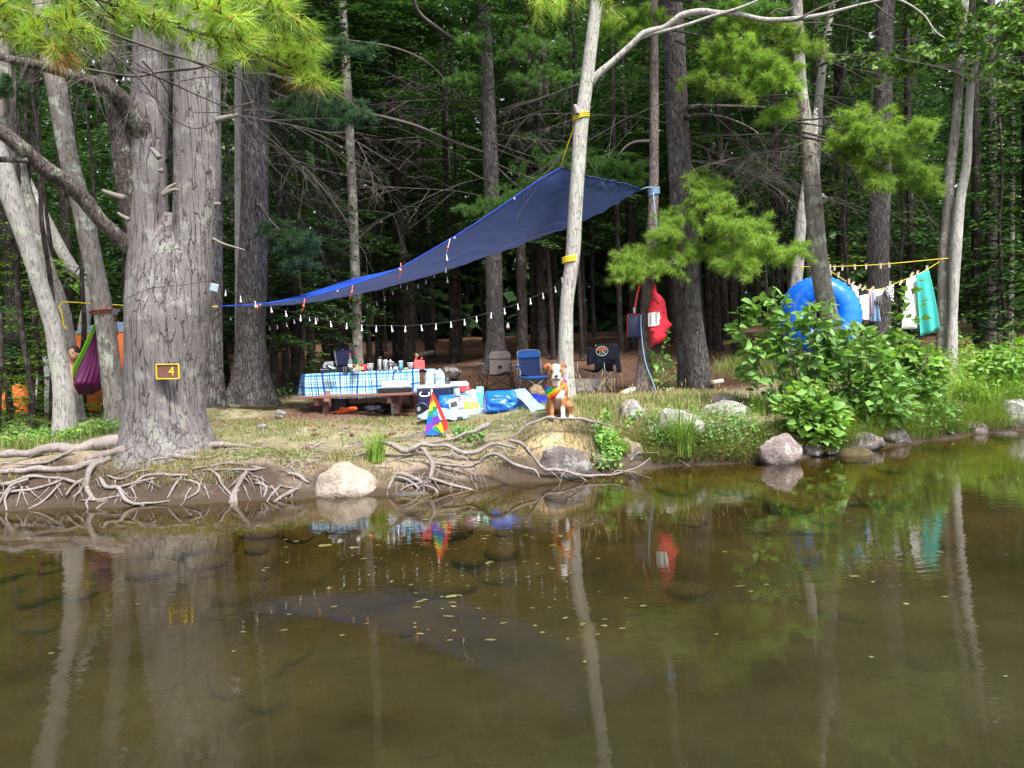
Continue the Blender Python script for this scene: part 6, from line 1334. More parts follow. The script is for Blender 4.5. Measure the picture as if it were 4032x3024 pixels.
# ------------------------------------------------------------------ coolers, jugs, bags
def z6(x, y): return 1450 + x / 4.916, 1380 + y / 4.916
def k6(d): return d / FPX / 4.916
d = 11.75; k = k6(d); c = on(*z6(1300, 1200), d); c.z = P(*z6(1300, 1215), d).z; RC = Matrix.Rotation(R(-8), 3, 'Z'); t_ = thing("cooler", "large navy wheeled cooler with a white lid beside the table", "cooler", c)
mb = MB(); w_, hh = 640 * k, 490 * k; mb.box(c + Vector((0, .17, .03 + hh * .48)), (w_, .36, hh * .95), RC, bev=.025); mb.build("body", NAVY, t_, False)
mb = MB(); mb.box(c + Vector((0, .17, hh + .018)), (w_ * 1.04, .39, .055), RC, bev=.02); mb.build("lid", WHITEP, t_, False)
for i in range(17): mb = MB(); mb.box(c + RC @ Vector((-w_ * .10 + i * w_ * .034, -.012, hh * .60)) + Vector((0, .0, 0)), (.006, .014, hh * .68), RC, bev=.002); mb.build("rib", NAVY, t_, False)
hx = -w_ * .28; mb = MB(); mb.tube(spline([c + RC @ Vector((hx - .055, -.03, hh * .86)), c + RC @ Vector((hx - .075, -.045, hh * .80)), c + RC @ Vector((hx - .06, -.05, hh * .71)), c + RC @ Vector((hx + .05, -.05, hh * .70)), c + RC @ Vector((hx + .07, -.045, hh * .78)), c + RC @ Vector((hx + .06, -.03, hh * .84))], 4), .010, 8); mb.build("handle", WHITEP, t_)
mb = MB(); mb.box(c + RC @ Vector((hx, -.02, hh * .86)), (.12, .03, .06), RC, bev=.006); mb.build("handle_mount", NAVY_D, t_, False)
mb = MB(); mb.lathe([(0, -.03), (.055, -.03), (.062, -.02), (.062, .02), (.055, .03), (0, .03)], c + Vector((-w_ * .50, .0, .055)), Matrix.Rotation(R(90), 3, 'X') @ Matrix.Rotation(.3, 3, 'Y'), 20); w0 = mb.build("wheel", BLACK, t_)
mb = MB(); mb.lathe([(.010, 0), (.008, .006), (0, .007)], c + Vector((-w_ * .50, -.032, .055)), Matrix.Rotation(R(90), 3, 'X'), 10); mb.build("hub", SILVER, w0)
mb = MB(); mb.tube([c + Vector((-w_ * .40 + .09 * math.cos(a), -.02, .06 + .10 * math.sin(a))) for a in np.linspace(.1, 2.6, 9)], .02, 8); mb.build("wheel_arch", NAVY, t_)
ztop = c.z + hh + .046
for zx0, zx1, cap, lb in ((1095, 1288, flat("lime_cap", (.42, .80, .15), .4), "clear water jug with a green cap on the navy cooler"), (1288, 1492, flat("blue_cap", (.25, .5, .85), .4), "clear water jug with a blue cap on the navy cooler")):
    p = P(z6((zx0 + zx1) / 2, 0)[0], 1500, d + .1); p.z = ztop; r = (zx1 - zx0) / 2 * k; h = 295 * k; q = thing("water_jug", lb, "water jug", p)
    mb = MB(); mb.lathe([(0, 0), (r, .005), (r, h * .5), (r * .95, h * .62), (r * .7, h * .84), (r * .3, h * .95), (r * .22, h * .97)], p, n=20, sy=.9); mb.build("bottle_wall", JUG, q); mb = MB(); mb.lathe([(r * .24, h * .95), (r * .24, h * 1.04), (0, h * 1.05)], p, n=12); mb.build("cap", cap, q)
    mb = MB(); mb.grid(lambda u_, v_: p + Vector((r * 1.01 * math.sin((u_ - .5) * 1.5), -r * .915 * math.cos((u_ - .5) * 1.5), h * (.12 + v_ * .2))), 8, 1); mb.build("label", WHITEP, q)
    if 'blue cap' in lb: mb = MB(); mb.grid(lambda u_, v_: p + Vector((r * 1.01 * math.sin((u_ - .5) * 1.3), -r * .92 * math.cos((u_ - .5) * 1.3), h * (.34 + v_ * .08))), 8, 1); mb.build("label_band", flat("teal_label", (.05, .55, .60), .5), q)
p = P(z6(1525, 0)[0], 1500, 12.0); p.z = ztop - .02; q = thing("cooking_pot", "dark steel pot on the cooler behind the water jugs", "pot", p); mb = MB(); mb.lathe([(0, 0), (.052, .003), (.055, .105), (.058, .108), (.05, .108), (.048, .01)], p, n=20); mb.build("pot_wall", DKSTEEL, q); mb = MB(); mb.lathe([(.056, .106), (.060, .112), (.052, .113)], p, n=20); mb.build("rim", STEEL, q); mb = MB(); mb.tube(spline([p + Vector((.05, -.02, .07)), p + Vector((.085, -.03, .06)), p + Vector((.085, -.03, .02))], 4), .007, 6); mb.build("handle", BLACK, q)
d2 = 12.7; k = k6(d2); c = on(*z6(1750, 1000), d2); t_ = thing("cooler", "smaller grey cooler with a white lid behind the snack bags", "cooler", c); zt2 = P(*z6(1750, 605), d2).z - c.z
mb = MB(); mb.box(c + Vector((0, .15, (zt2 - .1) / 2)), (330 * k, .32, zt2 - .08), bev=.03); mb.build("body", flat("grey_blue_plastic", (.28, .36, .48), .5), t_, False); mb = MB(); mb.box(c + Vector((0, .15, zt2 - .055)), (395 * k, .38, .11), bev=.045); mb.build("lid", WHITEP, t_, False)
# crumpled bags: a pillow shape with sharp creases
def bag(name, label, cat, zx0, zy0, zx1, zy1, d, mat, seed, deep=.12, cr=.10, Zf=z6, mats=None, rot=0.0, top=1.0):
    x0, y0 = Zf(zx0, zy0); x1, y1 = Zf(zx1, zy1); w_ = S(x1 - x0, d); hh = S(y1 - y0, d); c = P((x0 + x1) / 2, y1, d); t_ = thing(name, label, cat, c); RM = Matrix.Rotation(rot, 3, 'Y'); mb = MB()
    def fn(u_, v_):
        a = u_ * 6.28319; z = v_; prof = math.sin(min(1, max(.0, z * 1.02)) ** .55 * math.pi) ** .5 if 0 < z < 1 else 0
        q = Vector((abs(math.cos(a)) ** .6 * math.copysign(1, math.cos(a)) * w_ / 2 * (.80 + .20 * min(1, prof + .2)) * (1 - (1 - top) * z), math.sin(a) * deep * max(.04, prof), z * hh))
        n1 = mnoise.noise(Vector((q.x * 14 + seed, q.z * 14, q.y * 8))); n2 = abs(mnoise.noise(Vector((q.x * 9, q.z * 9 + seed, seed * 3.1))))
        q.y -= (n1 * .5 - n2 * .8) * cr * deep * 4 * prof; q.x += n1 * cr * .12 * w_; q.z += n2 * cr * .10 * (1 if z > .5 else 0)
        return c + RM @ q
    mb.grid(fn, 44, 26); b_ = mb.build("bag_film", mat, t_, True); return t_, c, w_, hh, b_
bag("shopping_bag", "small blue plastic bag left of the bread", "bag", 1365, 865, 1690, 1170, 11.55, BLUE_BAG, 1, .12, .14)
def bread(t, u_, v_): return t.mix(t.math('GREATER_THAN', t.math('ABSOLUTE', t.math('SUBTRACT', u_, .76)), .08), t.mix(t.math('LESS_THAN', t.math('ABSOLUTE', t.math('SUBTRACT', v_, .6)), .2), (.80, .80, .84), (.06, .05, .05)), t.mix(t.math('LESS_THAN', v_, .25), (.80, .80, .84), (.08, .16, .42))), .25, None
bag("bread_bag", "white bread bag with a dark window beside the small blue bag", "bread bag", 1600, 930, 1810, 1190, 11.35, UVM("bread_print", bread), 2, .07, .10, rot=-.25)
def chips(t, u_, v_): return t.mix(t.math('GREATER_THAN', v_, .86), t.mix(t.math('LESS_THAN', v_, .28), (.82, .80, .82), (.55, .42, .25)), (.03, .14, .45)), .3, None
q, c, w_, hh, b_ = bag("chip_bag", "white and blue bag of potato chips lettered RUFFLES", "chip bag", 1755, 830, 2005, 1190, 11.45, UVM("chip_print", chips), 3, .075, .06, rot=.08)
for tx, sz, mt_, dy, dz in (("RUFFLES", .072, flat("chip_logo_blue", (.02, .05, .30), .4), -.098, .735), ("RUFFLES", .066, flat("chip_logo_red", (.70, .02, .05), .4), -.102, .74)): text("logo_lettering", tx, sz, c + Vector((.025, dy, hh * dz)), mt_, q, (R(90), R(-5), 0), .001, sx=.72)
bag("snack_bag", "bright green bag with white patches in front of the chips", "bag", 1850, 990, 2150, 1205, 11.3, flat("lime_film", (.38, .52, .05), .3), 4, .09, .15)
def whiteg(t, u_, v_): return t.mix(t.math('LESS_THAN', t.math('ABSOLUTE', t.math('SUBTRACT', t.math('ADD', u_, t.math('MULTIPLY', v_, .2)), .80)), .035), (.82, .85, .76), (.05, .42, .30)), .3, None
q, c, w_, hh, b_ = bag("snack_bag", "white and green pouch with a small brown arrow right of the chips", "bag", 1985, 755, 2185, 1170, 11.5, UVM("white_green_print", whiteg), 5, .07, .06, rot=-.28)
mb = MB(); o_ = c + Vector((.0, -.09, hh * .62)); mb.add([o_ + Vector(v) for v in ((-.012, 0, .006), (.008, 0, .006), (.008, 0, .02), (.03, 0, 0), (.008, 0, -.02), (.008, 0, -.006), (-.012, 0, -.006))], [(0, 1, 2, 3, 4, 5, 6)]); mb.build("arrow_mark", flat("brown_print", (.25, .10, .04), .6), q, False)
q, c, w_, hh, b_ = bag("snack_bag", "teal bag lettered RH at the right of the snack pile", "bag", 2060, 700, 2220, 1120, 11.75, flat("teal_film", (.12, .60, .58), .3), 6, .06, .06, rot=.1)
text("bag_lettering", "RH", .08, c + Vector((.0, -.075, hh * .82)), WHITEP, q, (R(90), R(-8), 0))
bag("snack_bag", "pale teal bag behind the chips", "bag", 1680, 745, 1800, 900, 11.9, flat("pale_teal_film", (.30, .62, .68), .3), 7, .05, .1)
bag("snack_bag", "red pack lying on top of the snack pile", "bag", 1775, 690, 1990, 815, 11.75, flat("red_film", (.72, .03, .04), .35), 8, .06, .06, rot=-.15)
def z2(x, y): return 1620 + x / 3.814, 1420 + y / 3.814
bag("shopping_bag", "big crumpled bright blue bag in the middle of the ground tarp", "bag", 1100, 450, 1595, 782, 11.0, BLUE_BAG, 11, .22, .13, z2)
# ground tarps
LT = flat("silver_blue_tarp", (.26, .38, .62), .32, bump=.5, scale=9); DT = flat("dark_blue_tarp", (.012, .03, .30), .35, bump=.5, scale=9)
def sheet(name, label, cat, rows, ds, mat, seed, cr=.03, nu=40, nv=14, Zf=z2, solid=.003):
    Q = [[P(*Zf(a, b), dd) for a, b in row] for row, dd in zip(rows, ds)]; mb = MB()
    R_ = [spline([tuple(p) for p in row], 8) for row in Q]
    def fn(u_, v_):
        k_ = v_ * (len(R_) - 1); i = min(int(k_), len(R_) - 2); f = k_ - i; a_ = R_[i]; b_ = R_[i + 1]; ia = u_ * (len(a_) - 1); ja = min(int(ia), len(a_) - 2); pa = Vector(a_[ja]).lerp(Vector(a_[ja + 1]), ia - ja)
        ib = u_ * (len(b_) - 1); jb = min(int(ib), len(b_) - 2); pb = Vector(b_[jb]).lerp(Vector(b_[jb + 1]), ib - jb); p = pa.lerp(pb, f)
        n_ = abs(mnoise.noise(p * 5 + Vector((seed, 0, 0)))) - .25 + .5 * abs(mnoise.noise(p * 11 + Vector((0, seed, 0))))
        return p + Vector((0, -cr * n_, cr * n_ * 1.2))
    mb.grid(fn, nu, nv); o = mb.build(name, mat, solid=solid, loc=tuple(Q[0][0])); return tag(o, label, cat)
sheet("ground_tarp", "pale silvery blue tarp crumpled on the grass under the bags", "tarp", [[(80, 870), (500, 890), (900, 900), (1250, 895), (1620, 870), (1860, 800)], [(120, 800), (460, 800), (850, 820), (1200, 820), (1600, 770), (1800, 690)], [(250, 770), (520, 750), (900, 740), (1300, 730), (1600, 640), (1680, 560)], [(300, 760), (560, 740), (900, 720), (1300, 700), (1560, 600), (1640, 540)]], [10.75, 10.95, 11.2, 11.5], LT, 3, .05)
sheet("ground_tarp_fold", "raised fold of the pale tarp sloping down to the dog", "tarp", [[(1460, 450), (1560, 430), (1660, 415), (1720, 430)], [(1560, 540), (1640, 530), (1740, 520), (1790, 500)], [(1700, 640), (1780, 640), (1850, 640), (1880, 620)], [(1800, 770), (1880, 760), (1960, 750), (2060, 740)]], [11.4, 11.1, 10.8, 10.5], LT, 5, .03)
sheet("dark_tarp", "dark blue tarp heaped behind the dog", "tarp", [[(1780, 510), (1860, 500), (1950, 520), (2060, 530)], [(1800, 580), (1880, 560), (1960, 580), (2070, 590)], [(1860, 640), (1920, 650), (1990, 670), (2080, 680)], [(1900, 690), (1960, 700), (2010, 700), (2090, 700)]], [11.9, 11.6, 11.4, 11.2], DT, 7, .05)
sheet("dark_tarp", "corner of dark blue tarp under the cooler's wheel", "tarp", [[(95, 850), (120, 830), (170, 800)], [(95, 890), (120, 890), (150, 860)]], [11.0, 10.9], DT, 9, .02, 10, 6)
c = on(*z2(735, 890), 10.75); mb = MB(); mb.ell(c + Vector((0, 0, .03)), (.045, .04, .03), nz=.3); mb.ell(c + Vector((.09, .02, .015)), (.07, .03, .015), nz=.3); tag(mb.build("camera_pouch", BLACK, loc=tuple(c)), "small black pouch on the edge of the pale tarp", "pouch")
# ================================================================== FOLDING CHAIRS
def z3(x, y): return 1860 + x / 3.687, 1330 + y / 3.687
def chair(label, zx, zy, d, rz, fab, fab2, metal, trim=None, backh=.88, name="folding_chair"):
    px, py = z3(zx, zy); c = on(px, py, d); t_ = thing(name, label, "folding chair", c, "folding chairs round the fire ring"); M = Matrix.Rotation(rz, 3, 'Z')
    def L(x, y, z): return c + M @ Vector((x, y, z))
    def tb(nm, pts, r=.0095, m_=None): mb = MB(); mb.tube([L(*p) for p in pts], r, 7); return mb.build(nm, m_ or metal, t_)
    for sx in (-1, 1):
        tb("front_leg", [(sx * .36, -.24, 0), (sx * .34, -.25, .58)]); tb("rear_leg", [(sx * .33, .22, 0), (sx * .27, .24, .44), (sx * .24, .30, backh)])
        tb("side_brace", [(sx * .35, -.24, .03), (sx * .30, .22, .40)], .008); tb("side_brace", [(sx * .32, .20, .03), (sx * .35, -.24, .38)], .008)
        mb = MB(); mb.grid(lambda u_, v_: L(sx * (.31 + .08 * v_), -.29 + u_ * .50, .60 + .01 * math.sin(u_ * 9)), 8, 2); mb.build("armrest", fab2, t_, solid=.016)
    for yy in (-.25, .22): tb("cross_brace", [(-.35, yy, .03), (0, yy - .01, .2), (.31, yy, .40)], .008); tb("cross_brace", [(.35, yy, .03), (0, yy + .01, .2), (-.31, yy, .40)], .008)
    mb = MB(); mb.grid(lambda u_, v_: L((u_ - .5) * .56, -.27 + v_ * .48, .42 - .085 * math.sin(math.pi * u_) * (.5 + .5 * math.sin(math.pi * min(1, v_ + .2))) - .05 * v_ + .02 * (1 - v_)), 16, 10); mb.build("seat", fab, t_, solid=.008)
    mb = MB(); mb.grid(lambda u_, v_: L((u_ - .5) * (.46 + .05 * v_) * (1 - .25 * max(0, v_ - .86) / .14 * abs(2 * u_ - 1)), .20 + .10 * v_ + .045 * math.sin(math.pi * u_), .33 + v_ * (backh - .33) + .01 * math.sin(u_ * 3.1)), 16, 14); mb.build("backrest", fab, t_, solid=.008)
    mb = MB(); mb.grid(lambda u_, v_: L((u_ - .5) * .50 * (1 - .22 * max(0, v_ - .6) / .4 * abs(2 * u_ - 1)), .268 + .035 * v_ + .045 * math.sin(math.pi * u_) - .012, backh - .17 + v_ * .18), 14, 6); mb.build("headrest", fab2, t_, solid=.006)
    if trim:
        mb = MB(); mb.tube([L(x, y, z) for x, y, z in [(-.235, .19, .36), (-.24, .24, .6), (-.255, .29, backh - .05), (-.20, .30, backh), (0, .335, backh + .012), (.20, .30, backh), (.255, .29, backh - .05), (.24, .24, .6), (.235, .19, .36)]], .010, 6); mb.build("piping", trim, t_)
    return t_, L
GREY_F = flat("grey_brown_canvas", (.22, .185, .17), .85, scale=40); BLUE_F = flat("dusty_blue_mesh", (.022, .045, .17), .7, scale=40); BLUE_B = flat("bright_blue_canvas", (.015, .13, .52), .6); BLK_F = flat("black_canvas", (.010, .010, .012), .7); PIPE = flat("pale_piping", (.38, .42, .52), .7)
t_, L = chair("grey brown folding chair between the dark tarp pine and the blue chair", 370, 790, 16.9, R(-14), GREY_F, GREY_F, CHAR, backh=.86)
mb = MB(); mb.box(L(0.02, .19, .52), (.09, .012, .07), Matrix.Rotation(R(-14), 3, 'Z')); mb.build("mesh_pocket", BLK_F, t_, False)
t_, L = chair("blue folding chair with bright blue headrest behind the dog", 890, 800, 16.4, R(14), BLUE_F, BLUE_B, SILVER, PIPE, .94)
mb = MB(); mb.lathe([(.045, 0), (.05, .10), (.046, .10), (.04, .008)], L(.36, -.10, .50), n=14); mb.build("cup_holder", BLUE_B, t_)
mb = MB(); mb.grid(lambda u_, v_: L(-.36 + .72 * u_, -.275, .42 - .03 - .06 * math.sin(math.pi * u_) * v_ - .02 * v_), 12, 2); mb.build("seat_front", BLUE_B, t_, solid=.006)
t_, L = chair("black folding chair with a dark team jersey hung over its back", 1830, 690, 16.2, R(-42), BLK_F, BLK_F, SILVER, backh=.92)
# jersey over its back
JERSEY = flat("navy_jersey", (.011, .014, .036), .85, scale=50); M = Matrix.Rotation(R(-30), 3, 'Z'); cj = P(*z3(1870, 115), 16.2)
j = thing("jersey", "dark navy jersey with a round team emblem hung over the black chair's back", "jersey", cj); w0, h0 = S(330 / 3.687, 16.2) / 2, S(270 / 3.687, 16.2)
def jf(u_, v_):
    x = (u_ - .5) * 2; sag = -.06 * (1 - x * x) * (1 - v_) ; p = Vector((x * w0 * (1 + .16 * v_), -.06 - .03 * v_ + .025 * math.sin(x * 7) * v_, -v_ * h0 * (1 + .18 * x) + sag + .045 * x)); return cj + Matrix.Rotation(R(-8), 3, 'Z') @ p
mb = MB(); mb.grid(jf, 26, 18); mb.build("jersey_body", JERSEY, j, solid=.006)
def sl(u_, v_): x = (u_ - .5); p = Vector((w0 * 1.02 + .045 + x * .11 + .07 * v_, .0, .03 - v_ * h0 * 1.55)); return cj + p
mb = MB(); mb.grid(sl, 8, 14); mb.build("sleeve", JERSEY, j, solid=.02)
def sl2(u_, v_): x = (u_ - .5); p = Vector((-w0 * 1.0 - .01 + x * .10 - .02 * v_, .0, -.02 - v_ * h0 * .95)); return cj + p
mb = MB(); mb.grid(sl2, 8, 12); mb.build("sleeve", JERSEY, j, solid=.02)
ce = jf(.52, .17) + Vector((0, -.025, 0)); MX = Matrix.Rotation(R(90), 3, 'X'); rr = .122
mb = MB(); mb.tube([ce + Vector((rr * math.cos(a), -.004, rr * .82 * math.sin(a))) for a in np.linspace(0, 6.283, 25)[:-1]], .008, 6, closed=True); mb.build("emblem_ring", WHITEP, j)
mb = MB(); pts_ = [ce + Vector((rr * .9 * math.cos(a), -.003, rr * .74 * math.sin(a))) for a in np.linspace(.15, math.pi - .15, 14)]; mb.add(pts_, [tuple(range(14))]); mb.build("emblem_top", flat("emblem_orange", (.72, .16, .05), .6), j, False)
text("emblem_letters", "NY", .12, ce + Vector((0, -.008, -.02)), WHITEP, j, (R(90), R(180), 0), sx=.9)
for dz in (.42, .68): mb = MB(); p = jf(.54, dz); mb.lathe([(.011, 0), (0, .005)], p + Vector((0, -.012, 0)), MX, 10); mb.build("button", GREYP, j)

# ================================================================== FIRE RING, LOGS
d = 14.5; p = P(2305, 1525, d); p.z = H(p.x, p.y); fr_ = thing("fire_ring", "low grey steel fire ring on the ground right of the dog", "fire ring", p); RB = flat("sooty_steel", (.15, .13, .125), .7, .3, var=.4, scale=6)
mb = MB(); n_ = 28; Rr = .40; hh = .24
vs_ = [p + Vector((Rr * k_ * math.cos(6.283 * i / n_), Rr * k_ * math.sin(6.283 * i / n_) + .3, z)) for k_, z in ((1, 0), (1, hh), (.97, hh), (.97, 0)) for i in range(n_)]
mb.add(vs_, [(q * n_ + i, q * n_ + (i + 1) % n_, (q + 1) * n_ + (i + 1) % n_, (q + 1) * n_ + i) for q in range(3) for i in range(n_)]); mb.build("steel_wall", RB, fr_)
mb = MB(); mb.ell(p + Vector((0, .3, .03)), (Rr * .9, Rr * .9, .05), nz=.3); mb.build("ash", flat("ash", (.09, .085, .08), .95, var=.5), fr_)
BIRCH = barkmat("birch_bark", (.10, .08, .07), (.62, .57, .52), (.78, .74, .69), 6, 34, .04, 0, bump=.3); CUT = flat("cut_wood", (.55, .36, .18), .8, var=.2)
def log(label, a, b, da, db, r, name="firewood_log", bark=None):
    A, B = P(a[0], a[1], da), P(b[0], b[1], db); t_ = thing(name, label, "log", A); mb = MB(); mb.tube(spline([A, A.lerp(B, .5), B], 4), r, 12, cap=False); mb.build("bark", bark or BIRCH, t_)
    for e, s_ in ((A, A - B), (B, B - A)): mb = MB(); q = s_.normalized().to_track_quat('Z', 'Y').to_matrix(); mb.lathe([(r * .98, 0), (r * .5, .004), (0, .005)], e, q, 12); mb.build("cut_end", CUT, t_)
log("birch log lying in the grass left of the slender reddish pine", Z7(885, 715), Z7(985, 672), 12.6, 13.0, .055)
log("small pale log in the grass between the two right pines", Z7(1238, 690), Z7(1290, 672), 13.2, 13.5, .03)
log("pale log by the leaf litter right of the thick pine", Z7(1605, 625), Z7(1680, 612), 13.6, 13.8, .045)
log("fallen dark log lying on the forest floor behind the table", (1640, 1402), (1705, 1388), 22, 22.5, .08, "fallen_log", BK_DARK)
text("painted_letters", "BVEN", .13, P(1778, 1456, 18.42), flat("white_paint", (.6, .6, .56), .8), None, (R(80), R(4), R(2)))
tag(COL.objects["painted_letters"], "white painted letters on the dark forest rock", "lettering")

# ================================================================== SIGN, ROPES, TARP, LIGHTS
d = 8.93; c = P(659, 1463, d); sg_ = thing("number_sign", "small brown board with a yellow frame and the number 4 on the huge pine", "sign", c); w_, hh = S(87, d), S(57, d); RS = Matrix.Rotation(R(1.5), 3, 'Y')
mb = MB(); mb.box(c + Vector((0, .02, 0)), (w_ * .97, .022, hh * .96), RS, bev=.003); mb.build("board", flat("brown_board", (.14, .055, .04), .75, var=.4, scale=14, wear=.4), sg_, False)
for o_, s_ in (((0, 0, hh / 2), (w_, .03, .011)), ((0, 0, -hh / 2), (w_, .03, .011)), ((-w_ / 2, 0, 0), (.011, .029, hh)), ((w_ / 2, 0, 0), (.011, .029, hh))): mb = MB(); mb.box(c + Vector((0, .012, 0)) + RS @ Vector(o_), s_, RS, bev=.002); mb.build("frame_strip", YELLOW, sg_, False)
text("number", "4", .125, c + Vector((w_ * .17, .006, -.002)), YELLOW, sg_, (R(90), R(1.5), 0), .003)
o = COL.objects["number"]; o.scale = (1.15, 1.15, 1)
def rope(name, label, px_pts, d, r, mat, cat="rope", ds=None, smooth_=True):
    n_ = len(px_pts); ds = ds or [d] * n_; pts = [P(a, b, dd) for (a, b), dd in zip(px_pts, ds)]; mb = MB(); mb.tube(spline(pts, 6) if smooth_ else pts, r, 6); return tag(mb.build(name, mat, loc=tuple(pts[0])), label, cat)
def wraps(px, py, d, rad, n_, pitch, tilt=.0):
    c = P(px, py, d); return [c + Vector((rad * math.cos(a), rad * math.sin(a), pitch * a / 6.283 + tilt * math.cos(a))) for a in np.linspace(0, 6.283 * n_, int(16 * n_))]
def rope_pts(name, label, pts, r, mat, cat="rope"):
    mb = MB(); mb.tube(pts, r, 6); return tag(mb.build(name, mat, loc=tuple(pts[0])), label, cat)
rope_pts("yellow_rope", "yellow rope wound on the crooked pale maple and tied to the tarp's high corner", [P(2208, 655, 12.4), P(2236, 570, 12.3), P(2264, 490, 12.2)] + wraps(2289, 474, 12.1, S(57, 12.1) / 2 + .012, 3.2, .03, .02), .011, ROPE_Y)
rope_pts("yellow_rope", "yellow rope wound four times lower on the crooked pale maple", wraps(2246, 1035, 12.1, S(57, 12.1) / 2 + .012, 4.2, .024, .01), .011, ROPE_Y)
rope_pts("blue_rope", "pale blue rope wound on the slender reddish pine and hanging to the ground", [P(2520, 748, 12.9), P(2545, 738, 12.85)] + wraps(2574, 742, 13, S(39, 13) / 2 + .012, 5.2, -.022, .02)[::1] + spline([P(2572, 760, 12.7), P(2582, 860, 12.7), P(2590, 960, 12.7)], 3), .009, ROPE_B)
rope("blue_rope", "pale blue rope dangling down to the grass from the reddish pine", [(2524, 1240), (2524, 1290), (2533, 1380), (2545, 1440), (2565, 1490), (2584, 1540), (2598, 1556)], 12.6, .010, ROPE_B)
rope("yellow_rope", "yellow rope stretched from the left maples past the huge pine to the tarp's low corner", [(232, 1210), (255, 1190), (370, 1196), (505, 1203), (650, 1206), (815, 1207), (862, 1207)], 12, .009, ROPE_Y, ds=[12.4, 12.4, 12.3, 12.2, 12.2, 12.1, 12.1])
rope("yellow_rope", "loose yellow rope end hanging down a grey maple trunk at the left", [(230, 1206), (240, 1225), (247, 1255), (250, 1278), (262, 1296)], 12.2, .010, ROPE_Y)
TARP = NT("blue_tarp"); t = TARP; g = t.n("ShaderNodeNewGeometry"); v = t.coord('Object'); nz = t.noise(v, 2.5, 5)
cc = t.mix(g.outputs['Backfacing'], t.mix(nz, (.016, .075, .50), (.03, .11, .66)), t.mix(nz, (.058, .10, .27), (.082, .135, .34)))
pb = t.n("ShaderNodeBsdfPrincipled"); t.l(cc, pb.inputs['Base Color']); pb.inputs['Roughness'].default_value = .4; t.l(t.bump(t.noise(t.coord('Object', (1, 4, 1)), 5, 4), .35, .02), pb.inputs['Normal'])
tl_ = t.n("ShaderNodeBsdfTranslucent"); tl_.inputs[0].default_value = (.07, .095, .22, 1); mx = t.n("ShaderNodeMixShader"); mx.inputs[0].default_value = .32; t.l(pb.outputs[0], mx.inputs[1]); t.l(tl_.outputs[0], mx.inputs[2]); t.l(mx.outputs[0], t.out.inputs[0])
NE = [(860, 1207), (1010, 1198), (1150, 1182), (1290, 1152), (1420, 1112), (1560, 1062), (1700, 985), (1850, 895), (2000, 795), (2110, 718), (2208, 662)]
FE = [(860, 1207), (1010, 1206), (1150, 1199), (1300, 1180), (1500, 1140), (1700, 1085), (1900, 1020), (2080, 956), (2240, 900), (2390, 828), (2520, 748)]
BE = [(860, 1207), (1000, 1197), (1120, 1178), (1250, 1142), (1385, 1098), (1520, 1068), (1660, 1030), (1850, 970), (2060, 890), (2300, 815), (2520, 748)]
n11 = np.linspace(0, 1, 11); dN = np.interp(n11, [0, .5, 1], [12.1, 12.0, 12.4]); dF = np.interp(n11, [0, .5, 1], [12.1, 14.2, 12.9]); dB = np.interp(n11, [0, .5, 1], [12.1, 15.8, 12.9])
sN, sF, sB = ([np.array(P(a, b, dd)) for (a, b), dd in zip(E, D)] for E, D in ((NE, dN), (FE, dF), (BE, dB)))
sN, sF, sB = (np.array(spline(q, 5)) for q in (sN, sF, sB))
def ev(Q, u_): i = u_ * (len(Q) - 1); a = min(int(i), len(Q) - 2); return Vector(Q[a] * (1 - (i - a)) + Q[a + 1] * (i - a))
def tf(u_, v_):
    if v_ < .6: f = v_ / .6; p = ev(sN, u_).lerp(ev(sF, u_), f); p.z -= .10 * math.sin(f * math.pi) * u_ * (1 - u_ * .75)
    else: f = (v_ - .6) / .4; p = ev(sF, u_).lerp(ev(sB, u_), f)
    n_ = Vector((u_ * 14 - v_ * 5, v_ * 9 + u_ * 3, 0)); p.z += .012 * math.sin(u_ * 60 + v_ * 9) * u_ ** 6 + (.05 * abs(mnoise.noise(n_)) + .03 * mnoise.noise(n_ * 2.7)) * min(1, 5 * v_ * (1 - v_)) * (.3 + u_); return p
tt = thing("tarp", "large blue tarp strung aslant over the camp up to the crooked maple", "tarp", P(860, 1207, 12.1)); mb = MB(); mb.grid(tf, 130, 44); mb.build("tarp_sheet", TARP.mat, tt)
HEM_B = flat("tarp_hem", (.012, .07, .60), .45)
mb = MB(); mb.tube([ev(sN, i / 60) + Vector((0, -.006, .004)) for i in range(61)], .016, 6, flat=.5); mb.build("hem", HEM_B, tt)
mb = MB(); mb.tube([tf(1, .6 * i / 20) + Vector((.004, 0, .012)) for i in range(21)], .022, 6, flat=.5); mb.build("hem", flat("tarp_hem_dark", (.008, .014, .14), .5), tt)
for u_ in (.11, .33, .51, .66, .82): mb = MB(); mb.lathe([(.014, 0), (.02, .003), (.014, .006)], ev(sN, u_) + Vector((0, -.012, -.02)), MX, 10); mb.build("grommet", SILVER, tt)
CORD = flat("orange_cord", (.75, .16, .05), .5)
